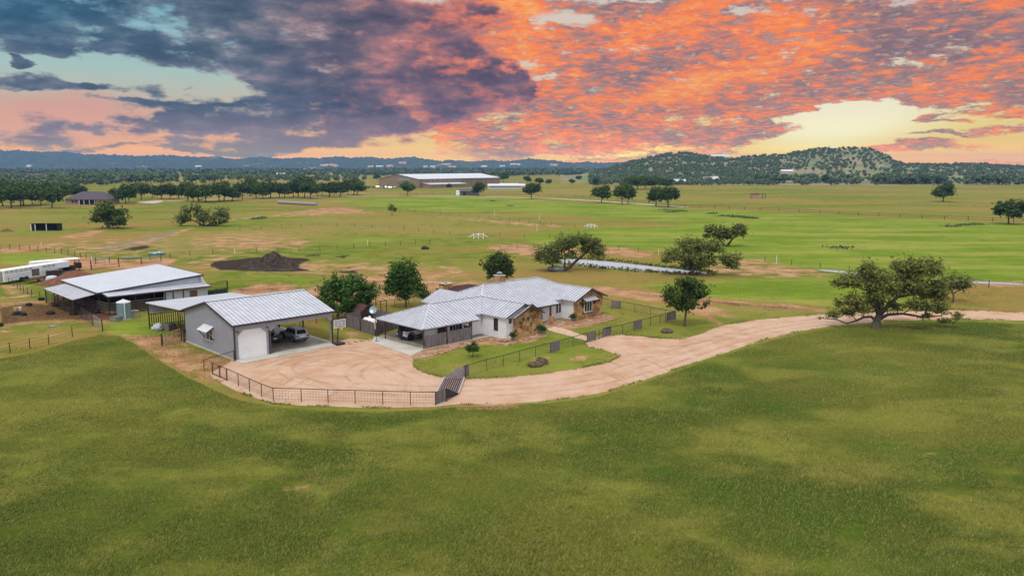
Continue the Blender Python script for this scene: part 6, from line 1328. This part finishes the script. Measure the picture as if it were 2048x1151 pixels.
def hill_pos():
    while True:
        a = rg.uniform(1180, 2150); D_ = rg.uniform(880, 1720); zc = hill_z(a, D_); dens = .5+.5*mnoise.noise(Vector((a*.02, D_*.01, 7)))+(.35 if a < 1560 else 0)+(.25 if D_ > 1500 else -.05)-(.25 if 1690 < a < 1790 and 1150 < D_ < 1560 else 0)-(.3 if D_ < 1200 and a > 1500 else 0)
        if rg.random() < dens: return a, D_, zc
cands = []
for _ in range(4600): px_, py_ = woods_pos(); x, y = G(px_, py_); cands.append((x, y, 0.0, rg.uniform(.85,1.5)*(1.35 if y > 1500 else 1.05)))
for _ in range(5200): a, D_, z = hill_pos(); cands.append(((a-1024)/1599*D_, D_, z-.3, rg.uniform(.4,.95)))
cands.sort(key=lambda c: c[1]/c[3]); cands = [c for c in cands if c[1] > 560]
far_lm = M['leaf_far']; fbases = []
for i in range(4):
    v, f = far_tree_mesh(50+i, 420, 1.25, 1.0+.15*(i%2)); me_o = mesh_np('crown', v, f, far_lm); fbases.append(me_o.data); bpy.data.objects.remove(me_o)
tm_ = MB(); tm_.tube([(0,0,-.2),(.1,0,2),(0,0,4.5)], [.35,.25,.15], 6); tme = bpy.data.meshes.new('trunk'); tme.from_pydata(tm_.v, [], tm_.f); tme.materials.append(M['bark'])
for i, (x, y, z, s_) in enumerate(cands[:290]):
    on_hill = z > 1.5
    r_ = thing('woodland_tree', 'small grey green tree scattered on the lower slope of the right hill' if on_hill else 'grey green tree standing in the far woodland belt', 'tree', (x,y,z), rg.uniform(0,6.28), 'trees scattered on the right hill' if on_hill else 'trees of the far woodland belt'); r_.scale = (s_,s_,s_)
    link_mesh('crown', fbases[i%4], r_); link_mesh('trunk', tme, r_)
def merged(lst, name, size, n_, seed):
    base_ = [far_tree_mesh(70+i+seed, n_, size) for i in range(4)]; V_ = []; F_ = []; off = 0
    for i, (x, y, z, s_) in enumerate(lst):
        v, f = base_[i%4]; a = rg.uniform(0,6.28); c, s2 = math.cos(a), math.sin(a); vx = v[:,0]*c-v[:,1]*s2; vy = v[:,0]*s2+v[:,1]*c
        V_.append(np.stack([vx*s_+x, vy*s_+y, (v[:,2]-1.2)*s_+z], 1)); F_.append(f+off); off += len(v)
    return tag(mesh_np(name, np.concatenate(V_), np.concatenate(F_), far_lm), 'far woodland of countless trees below the ridge and over the hill', 'woodland', kind='stuff')
rest = cands[290:]
merged([c for c in rest if c[1] < 1750], 'woodland', 1.9, 110, 0); merged([c for c in rest if c[1] >= 1750], 'woodland', 3.2, 42, 4)
# weeds and tall grass clumps
def weeds(label, pts, n_, r_, seed, lm=None):
    nr_ = np.random.default_rng(seed); P_ = []
    for px_, py_ in pts: x, y = G(px_, py_); k = n_; P_.append(np.stack([x+nr_.normal(0,r_,k), y+nr_.normal(0,r_,k), abs(nr_.normal(0,.25,k))+.05], 1))
    P_ = np.concatenate(P_); N_ = nr_.normal(size=P_.shape); N_ /= np.linalg.norm(N_, axis=1, keepdims=True); v, f = leaf_quads(P_, N_, .4, nr_); return tag(mesh_np('weeds', v, f, lm or M['leaf_far']), label, 'weeds', kind='stuff')
weeds('dark weed clumps scattered in the bright right field', [(1331,420),(1341,424),(1357,422),(1363,422),(1450,432),(1462,433),(1474,434),(1483,434),(1494,436),(1502,436),(1506,437),(1904,453),(1931,450),(1952,449),(1423,427),(1682,496)], 130, 1.6, 3)
weeds('tall weeds beside the wire fence in the middle pasture', [(510,438),(516,438),(523,437),(527,435),(985,402),(1020,412),(400,400)], 90, .9, 4)
# ================================================================== far buildings
def gabled(name, label, cat, C_, L_, Wd, eave, ridge, rz, wallm, roofm, over=.3, hip=False):
    """C_: near corner; local x along the ridge, y across"""
    r_ = thing(name, label, cat, (C_[0],C_[1],0), rz); sh = eave-.02
    MB().extrude([(.0,0,0),(L_,0,0),(L_,0,sh),(0,0,sh)], (0,Wd,0)).build('wall', wallm, r_)
    o_ = over
    if not hip:
        for x in (0.02, L_-.02): MB().add([(x,0.02,sh),(x,Wd-.02,sh),(x,Wd/2,ridge-.15)], [(0,1,2)]).build('gable', wallm, r_)
        for y0_, s_ in ((-o_,1),(Wd+o_,-1)): MB().extrude([(-o_,y0_,eave-.05),(L_+o_,y0_,eave-.05),(L_+o_,Wd/2,ridge),(-o_,Wd/2,ridge)], (0,0,.12)).build('roof', roofm, r_)
    else:
        h_ = Wd/2; mb = MB(); mb.add([(-o_,-o_,eave),(L_+o_,-o_,eave),(L_+o_,Wd+o_,eave),(-o_,Wd+o_,eave),(h_,Wd/2,ridge),(L_-h_,Wd/2,ridge)], [(0,1,5,4),(1,2,5),(2,3,4,5),(3,0,4),(3,2,1,0)]); mb.build('roof', roofm, r_)
    return r_
def box_part(r_, nm, m_, *b_): return MB().bx(*b_).build(nm, m_, r_)
C = Vector(G(838,376)); E_ = Vector(G(1000,371)); d_ = E_-C; L_ = d_.length; rz = math.atan2(d_.y,d_.x)
ar = gabled('arena', 'huge tan metal riding arena with white roof in the far centre', 'arena', C, L_, 58, 8.6, 13.0, rz, M['tanmetal'], M['galv_light'], .6)
box_part(ar, 'window_strip', M['teal'], -.15, 0, 12, 30, 6.8, 9.2)
w_ = MB()
for i in range(14): w_.bx(4+i*7.2,4.25+i*7.2,-.08,0,0,8.4)
w_.build('wall_seams', M['darkin'], ar)
box_part(ar, 'annex_wall', M['tanmetal'], 4, 56, -12, -.1, 0, 3.4); MB().extrude([(3.5,-12.5,3.45),(56.5,-12.5,3.45),(56.5,-.1,4.6),(3.5,-.1,4.6)], (0,0,.15)).build('annex_roof', M['galv_light'], ar); MB().extrude([(26,-12.3,0),(33,-12.3,0),(33,-12.3,3.3),(29.5,-12.3,4.2),(26,-12.3,3.3)], (0,.25,0)).build('entrance_opening', M['darkin'], ar)
C = Vector(G(976,379)); an = gabled('barn', 'low white roofed barn right of the arena annex', 'barn', C, 34, 14, 3.4, 5.0, .04, mat('pale_barn_wall', lin(190,186,180), .8), M['galv_light']); box_part(an, 'window_strip', M['glass'], 2, 30, -.05, 0, 2.4, 2.9)
C = Vector(G(1000,377)); gabled('barn', 'smaller white barn at the right end of the arena group', 'barn', C, 18, 10, 3.2, 4.8, .1, mat('cream_wall', lin(206,202,196), .8), M['galv_light'])
C = Vector(G(1070,377)); hut = gabled('hut', 'small red roofed hut right of the arena', 'hut', C, 5.5, 5, 2.8, 4.6, .1, M['white'], mat('red_roof', lin(150,48,46), .6)); box_part(hut, 'door', M['darkin'], 2, 3, -.04, 0, 0, 2)
C = Vector(G(918,391)); sh_ = gabled('storage_shed', 'dark grey storage shed beside the pale road before the arena', 'shed', C, 14, 6, 3.0, 4.6, .02, mat('dark_shed_wall', lin(92,90,94), .8), mat('dark_shed_roof', lin(84,86,92), .6)); box_part(sh_, 'door', M['darkin'], 3, 5, -.05, 0, 0, 2.4)
C = Vector(G(912,391)); o = MB().bx(0,3,0,3,0,3.6).build('white_tank', M['white'], bevel=.3); o.location = (C.x,C.y,0); tag(o, 'white box tank at the left end of the dark storage shed', 'tank')
# house with hipped shingle roof at left
C = Vector(G(132,409)); nh = gabled('brown_house', 'tan brick house with hipped grey shingle roof at far left', 'house', C, 24, 13, 3.0, 7.2, .05, M['tan'], M['shingle'], .7, True)
box_part(nh, 'porch', M['darkin'], 7.5, 17, -.12, 0, .1, 2.7); box_part(nh, 'wing', M['tan'], 18, 24, -3, -.01, 0, 2.9)
mb = MB(); mb.add([(17.4,-3.6,2.95),(24.6,-3.6,2.95),(24.6,3,2.95),(17.4,3,2.95),(21,.4,5.2),(21,3,5.2)], [(0,1,4),(1,2,5,4),(3,0,4,5),(3,2,1,0)]); mb.build('wing_roof', M['shingle'], nh)
for x in (3.2,5.0,19.5,22.0): box_part(nh, 'window', M['glass'], x, x+1.2, (-.06 if x < 10 else -3.06), (0 if x < 10 else -3), 1.0, 2.3)
for x in (8,10.5,13.5,16.5): box_part(nh, 'porch_post', M['white'], x, x+.2, -1.4, -1.2, 0, 2.8)
MB().extrude([(7,-1.6,2.75),(17.3,-1.6,2.75),(17.3,-.5,3.2),(7,-.5,3.2)], (0,0,.12)).build('porch_roof', M['shingle'], nh)
C = Vector(G(52,366)); g1_ = gabled('white_house', 'two storey white house with grey gables behind the left oaks', 'house', C, 22, 14, 7.0, 11.5, .2, mat('cream_siding', lin(222,214,204), .8), M['shingle'], .6)
for x in (4,10,16): box_part(g1_, 'window', M['glass'], x, x+1.6, -.06, 0, 4, 6)
C = Vector(G(92,374)); gabled('white_barn', 'small white roofed barn right of the two storey white house', 'barn', C, 15, 12, 4.5, 7.5, .1, mat('white_barn_wall', lin(214,214,216), .8), M['galv_light'], .5)
C = Vector(G(1324,368)); lb = gabled('long_barn', 'long low white barn far behind the pasture oaks', 'barn', C, 28, 12, 3.2, 5.6, .02, M['white'], M['galv_light'], .5); box_part(lb, 'opening_strip', M['darkin'], 1, 22, -.06, 0, .6, 2.2)
C = Vector(G(1399,366)); fh = gabled('farmhouse', 'white farmhouse with pale hipped metal roof below the hill', 'house', C, 26, 13, 3.4, 7.6, -.02, mat('farmhouse_wall', lin(214,212,210), .8), M['galv'], .8, True)
mb = MB(); mb.add([(14,-2,3.4),(26,-2,3.4),(26,8,3.4),(14,8,3.4),(17,4,8.4),(23,4,8.4)], [(0,1,5,4),(1,2,5),(3,0,4),(2,3,4,5)]); mb.build('upper_roof', M['galv'], fh)
for x in (4,9,14,20): box_part(fh, 'window', M['glass'], x, x+1.4, -.06, 0, 1, 2.5)
C = Vector(G(1504,397)); ls = thing('loafing_shed', 'tan field shelter with open frame in the right field', 'shelter', (C.x,C.y,0), .0)
box_part(ls, 'wall', mat('tan_shed_wall', lin(170,140,116), .8), 0, 5, 0, 4, 0, 3.0); MB().bx(-.2,9,-.3,4.3,3.1,3.3).build('roof', M['trim'], ls)
for x in (6.6, 8.6): box_part(ls, 'post', M['darkpipe'], x, x+.3, 0, .3, 0, 3.1)
C = Vector(G(62,461.5)); E_ = Vector(G(120,460.5)); L_ = (E_-C).length; bs = thing('field_shelter', 'black open fronted field shelter with white posts in the left pasture', 'shelter', (C.x,C.y,0), .02)
MB().extrude([(0,0,0),(L_,0,0),(L_,0,2.6),(0,0,2.6)], (0,.1,0))
box_part(bs, 'back_wall', M['darkin'], 0, L_, 3.0, 3.1, 0, 2.3); box_part(bs, 'side_wall', M['darkin'], L_-.1, L_, .1, 3.0, 0, 2.4); box_part(bs, 'side_wall', M['steel'], 0, .1, .1, 3.0, 0, 2.3)
MB().extrude([(-.15,-.3,2.5),(L_+.15,-.3,2.5),(L_+.15,3.3,2.25),(-.15,3.3,2.25)], (0,0,.12)).build('roof', M['trim'], bs)
for x in (.05, L_*.16, L_*.58): box_part(bs, 'post', M['white'], x, x+.18, -.1, .08, 0, 2.5)
for i in range(6): box_part(bs, 'gate_panel', M['darkpipe'], L_*(.18+.13*i), L_*(.18+.13*i)+.06, -.05, 0, .1, 2.2) if i in (2,) else None
# wrapped bales in a row
p0_ = Vector(G(557,407)); p1_ = Vector(G(633,411.5)); d_ = p1_-p0_; nb = 24; rz = math.atan2(d_.y,d_.x); pro = None
M['bale'] = mat('bale_wrap', lin(150,156,150), .5, 0, .15, 2)
for i in range(nb):
    q = p0_+d_*((i+.5)/nb); bl = d_.length/nb
    if pro is None: pro = MB().lathe([(.1,-bl/2+.04),(.84,-bl/2+.06),(.9,-bl/2+.16),(.9,bl/2-.16),(.84,bl/2-.06),(.1,bl/2-.04)], (0,0,.88), 14, axis='x').build('wrapped_bale', M['bale']); o = pro
    else: o = pro.copy(); COL.objects.link(o)
    o.location = (q.x,q.y,0); o.rotation_euler = (0,0,rz); tag(o, 'grey wrapped round bale in the long bale row in the far pasture', 'bale', 'grey wrapped bales laid end to end')
# cars parked by the arena
cp = [mat('parked_white', lin(226,226,230), .3, .1), mat('parked_dark', lin(40,42,50), .3, .1), mat('parked_silver', lin(160,162,168), .3, .3)]
cms = []
def lowcar(m_):
    mb = MB(); mb.extrude([(-2.3,-.9,.4),(2.3,-.9,.45),(2.25,-.9,.9),(1.2,-.9,1.02),(-2.25,-.9,1.05)], (0,1.8,0)); a = mb
    b2 = MB(); b2.add([(-2.0,-.82,1.03),(1.1,-.82,1.03),(1.1,.82,1.03),(-2.0,.82,1.03),(-1.6,-.65,1.7),(.4,-.65,1.7),(.4,.65,1.7),(-1.6,.65,1.7)], [(4,5,6,7),(0,1,5,4),(1,2,6,5),(2,3,7,6),(3,0,4,7)]); w = MB()
    for x in (-1.4,1.4):
        for y in (-.85,.85): w.lathe([(.34,-.1),(.34,.1)], (x,y,.34), 10, axis='y')
    return a, b2, w
grp = 'cars parked in a line left of the arena'
P0 = None
for i in range(17):
    f = i/16; px_ = 733+f*57; py_ = 375.5+rg.uniform(-.6,.6)+f*1.0; k = [0,1,0,2,1,0,0,1,2,0,1,2,0,0,2,0,1][i]; x, y = G(px_, py_); a = 1.45+rg.uniform(-.1,.1)
    if len(cms) < 3 and k == len(cms):
        A_, B_, W_2 = lowcar(cp[k]); r_ = thing('parked_car', '', 'car', (x,y,0), a, grp); A_.build('body', cp[k], r_, bevel=.08); B_.build('cabin', M['glass'], r_); W_2.build('wheels', M['tyre'], r_).name = 'wheel_set'; cms.append(r_)
    else:
        k = k if k < len(cms) else 0; r_ = copy_tree(cms[k], (x,y,0), a)
    r_['label'] = ['small white car in the line of cars parked left of the arena','small dark car in the line of cars parked left of the arena','small silver car in the line of cars parked left of the arena'][k]; r_['group'] = grp
# houses on hill and ridge
def far_house(px_, D_, zf, w, h, lab, roofc=None, name='far_house', grp_=None):
    x = (px_-1024)/1599*D_; z = zf(px_, D_); r_ = thing(name, lab, 'house', (x, D_, max(z,0)-1.0), rg.uniform(-.3,.3), grp_)
    MB().bx(0,w,0,w*.5,0,h+1).build('wall', mat('far_house_wall', lin(222,206,190), .8), r_); mb = MB(); mb.extrude([(-.5,-.8,h+.9),(w+.5,-.8,h+.9),(w+.5,w*.25,h*1.5+1.6),(-.5,w*.25,h*1.5+1.6)], (0,0,.3)); mb.extrude([(-.5,w*.5+.8,h+.9),(w+.5,w*.5+.8,h+.9),(w+.5,w*.25,h*1.5+1.6),(-.5,w*.25,h*1.5+1.6)], (0,0,.3)); mb.build('roof', roofc or M['galv_light'], r_)
far_house(1564, 1180, hill_z, 17, 3.5, 'white house on the lower slope of the round hill'); 
for px_, D_, w in ((1422,1600,12),(1432,1610,16),(1444,1605,14)): far_house(px_, D_, hill_z, w, 4, 'white house on the crest of the long hill', grp_='white houses on the hill crest')
far_house(1658, 1620, hill_z, 10, 4, 'tiny white building on top of the round hill')
terr = mat('peach_roof', lin(226,176,140), .8)
for px_, D_, w in ((640,3700,40),(652,3820,46),(660,3600,36),(735,3600,26),(752,3560,30),(773,3560,28),(798,3950,36),(846,3560,20),(884,3900,44),(897,3600,36),(860,3600,22),(963,3700,26),(1020,3900,50),(1000,3700,24),(1100,3900,36),(390,3560,26),(52,3500,22)):
    far_house(px_, D_, ridge_z, w, 7, 'tiny pale house among the woods on the blue ridge', rg.choice([terr, M['galv_light'], terr]), grp_='pale houses on the blue ridge')
for px_, w in ((52,24),(80,30)):
    x, y = G(px_, 336); r_ = gabled('far_farmhouse', 'pale farmhouse in the tan field far left below the ridge', 'house', (x,y), w, w*.5, 9, 15, .1, M['white'], mat('far_roof', lin(120,100,96), .8)); r_['group'] = 'pale farmhouses in the tan field'
for px_, py_, w, lab in ((880/5.115+380,357,14,'small white roofed building among trees behind the oak row'),(418,349,20,'pale green roofed house in the wood behind the oak row')):
    x, y = G(px_, py_); gabled('wood_house', lab, 'house', (x,y), w, 10, 5, 9, .1, M['white'], M['galv_light'])
# ================================================================== grass blades
weeds('green reeds and weeds growing on the pond banks', [(x_+rg.uniform(-6,6), y_) for x_, y_ in zip(np.linspace(1108,1425,60), np.interp(np.linspace(1108,1425,60), [1108,1150,1220,1300,1370,1425],[517.5,516.5,521,530.5,538.5,544]))]+[(x_+rg.uniform(-8,8), y_) for x_, y_ in zip(np.linspace(1104,1420,50), np.interp(np.linspace(1104,1420,50), [1104,1170,1230,1290,1360,1420],[524.5,532.5,538.5,543.5,547.5,549]))], 11, .5, 14, M['leaf_live'])
def tufts(name, label, n_, ymin, ymax, test, hmin, hmax, m_, seed, spread=.05):
    nr_ = np.random.default_rng(seed); P_ = []
    got = 0
    while got < n_:
        k = 60000; y = nr_.uniform(ymin**.5, ymax**.5, k)**2; x = nr_.uniform(-.8,.8,k)*y
        zc_ = -CAM_H; dep = y*math.cos(PITCH)-zc_*math.sin(PITCH); up = y*math.sin(PITCH)+zc_*math.cos(PITCH)
        px_ = 1024+FPX*x/dep; py_ = 575.5-FPX*up/dep; ok = test(px_, py_, x, y); P_.append(np.stack([x[ok], y[ok]], 1)); got += ok.sum()
    P_ = np.concatenate(P_)[:n_]; k = len(P_); V_ = []; 
    a = nr_.uniform(0,6.28,k); h = nr_.uniform(hmin,hmax,k)*(.5+fbm2(P_[:,0]*.15+99,P_[:,1]*.15+99,9,3)); lean = nr_.normal(0,.35,(k,2))+np.array([.25,.1])
    w = .5*h*nr_.uniform(.35,.8,k)
    b0 = np.stack([P_[:,0]-np.cos(a)*w, P_[:,1]-np.sin(a)*w, np.zeros(k)],1); b1 = np.stack([P_[:,0]+np.cos(a)*w, P_[:,1]+np.sin(a)*w, np.zeros(k)],1); tp = np.stack([P_[:,0]+lean[:,0]*h, P_[:,1]+lean[:,1]*h, h],1)
    v = np.stack([b0,b1,tp],1).reshape(-1,3); f = np.arange(3*k).reshape(k,3); o = mesh_np(name, v, f, m_); return tag(o, label, 'grass', kind='stuff')
def grass_mat(name, a, b_, c, slope=False):
    m_, t, b2 = new_mat(name); g_ = t.node('ShaderNodeNewGeometry'); pos = g_.outputs['Position']
    if slope:       # the same patches as the sod underneath
        c_ = t.mix(t.ss(t.noise(pos, .035, 6, .6), .36, .62), a, b_)
        c_ = t.mix(t.ss(t.noise(t.mapping(pos, rot=(0,0,.3), scale=(.7,1,1)), .11, 5, .6), .45, .62, 0, .85), c_, c)
        c_ = t.mix(t.ss(t.noise(t.mapping(pos, loc=(40,9,0), rot=(0,0,.3)), .075, 5, .6), .5, .66, 0, .6), c_, lin(76,118,26))
        c_ = t.mix(t.m('MULTIPLY', g_.outputs['Random Per Island'], .5), c_, lin(206,200,128))
    else: c_ = t.ramp(t.m('ADD', t.m('MULTIPLY', g_.outputs['Random Per Island'], .35), t.m('MULTIPLY', t.noise(pos, .11, 5, .6), .8)), [(.35, a), (.6, b_), (.85, c)])
    t.put(b2.inputs['Base Color'], c_); t.put(b2.inputs['Roughness'], .8); t.put(b2.inputs['Specular IOR Level'], .1)
    tr = t.node('ShaderNodeBsdfTranslucent'); t.put(tr.inputs[0], c_); mx = t.node('ShaderNodeMixShader'); t.put(mx.inputs[0], .45); t.put(mx.inputs[1], b2.outputs[0]); t.put(mx.inputs[2], tr.outputs[0])
    out = [q_ for q_ in t.t.nodes if q_.type == 'OUTPUT_MATERIAL'][0]; t.t.links.new(mx.outputs[0], out.inputs[0]); return m_
FP_ = FORE
def in_fore(px_, py_, x, y):
    ok = (py_ < 1180)&(px_ > -40)&(px_ < 2090); idx = np.where(ok)[0]; r_ = np.zeros(len(px_), bool); nz = fbm2(x[idx]*.4+3, y[idx]*.4+3, 19, 3); r_[idx] = (poly_sd(px_[idx], py_[idx], FP_) > 2)&(nz+.25*np.random.default_rng(1).random(len(idx)) > .42)
    for q_ in ((1703,1068,26,26),(1905,984,34,16),(1868,905,30,10),(1390,1070,26,12),(590,973,36,12)): r_ &= ((px_-q_[0])/q_[2])**2+((py_-q_[1])/q_[3])**2 > .7+fbm2(x*.8, y*.8, 23, 2)
    return r_
tufts('grass', 'mown green grass of the slope in front of the drive', 230000, 38, 118, in_fore, .07, .2, grass_mat('foreground_blades', lin(94,114,30), lin(138,140,52), lin(168,164,78), True), 5)
def in_yard(px_, py_, x, y):
    ok = (py_ < 760)&(py_ > 560)&(px_ > -40)&(px_ < 2090); idx = np.where(ok)[0]; r_ = np.zeros(len(px_), bool); q_ = idx
    nz = fbm2(x[q_]*.3+40, y[q_]*.3+40, 12, 3); r_[q_] = (poly_sd(px_[q_], py_[q_], FP_) < -1)&(poly_sd(px_[q_], py_[q_], DRIVE) < 1.5+1.5*nz)&(nz > .42)
    lx = (x-GO[0])*ca+(y-GO[1])*sa; ly = -(x-GO[0])*sa+(y-GO[1])*ca; r_ &= ~((lx > -.6)&(lx < 12.9)&(ly > -2)&(ly < 14.1))
    lx = (x-HO[0])*ca+(y-HO[1])*sa; ly = -(x-HO[0])*sa+(y-HO[1])*ca; r_ &= ~((lx > -13)&(lx < 22.5)&(ly > -.9)&(ly < 17.4)); return r_
tufts('grass', 'short pasture grass round the yard and buildings', 60000, 80, 190, in_yard, .06, .17, grass_mat('pasture_blades', lin(110,136,36), lin(160,168,64), lin(202,184,108)), 6)
def edge_(px_, py_, x, y):
    ok = (py_ < 830)&(py_ > 600)&(px_ > -40)&(px_ < 2090); idx = np.where(ok)[0]; r_ = np.zeros(len(px_), bool); sd = poly_sd(px_[idx], py_[idx], DRIVE); nz = fbm2(x[idx]*.5+7, y[idx]*.5+7, 15, 3); r_[idx] = (np.abs(sd) < 3.2*nz)&(nz > .47)
    lx = (x-GO[0])*ca+(y-GO[1])*sa; ly = -(x-GO[0])*sa+(y-GO[1])*ca; r_ &= ~((lx > -.6)&(lx < 15)&(ly > -3)&(ly < 14.1))
    lx = (x-HO[0])*ca+(y-HO[1])*sa; ly = -(x-HO[0])*sa+(y-HO[1])*ca; r_ &= ~((lx > -17)&(lx < 22.5)&(ly > -.9)&(ly < 17.4)); return r_
tufts('grass', 'ragged weeds along the gravel edges', 5000, 60, 150, edge_, .06, .22, grass_mat('edge_blades', lin(96,120,40), lin(140,150,70), lin(190,180,120)), 7)
# ================================================================== haze
m_ = bpy.data.materials.new('haze_air'); m_.use_nodes = True; t = NT(m_.node_tree); pv = t.node('ShaderNodeVolumePrincipled'); o_ = t.node('ShaderNodeOutputMaterial'); m_.node_tree.links.new(pv.outputs[0], o_.inputs['Volume'])
pv.inputs['Color'].default_value = (.16,.40,.82,1); pv.inputs['Density'].default_value = .00010; pv.inputs['Anisotropy'].default_value = 0.0
hz = MB().bx(-8000,8000,-8000,8000,-1,128).build('haze', m_); hz['kind'] = 'stuff'; hz['label'] = 'thin bluish air haze over the whole valley'; hz['category'] = 'haze'
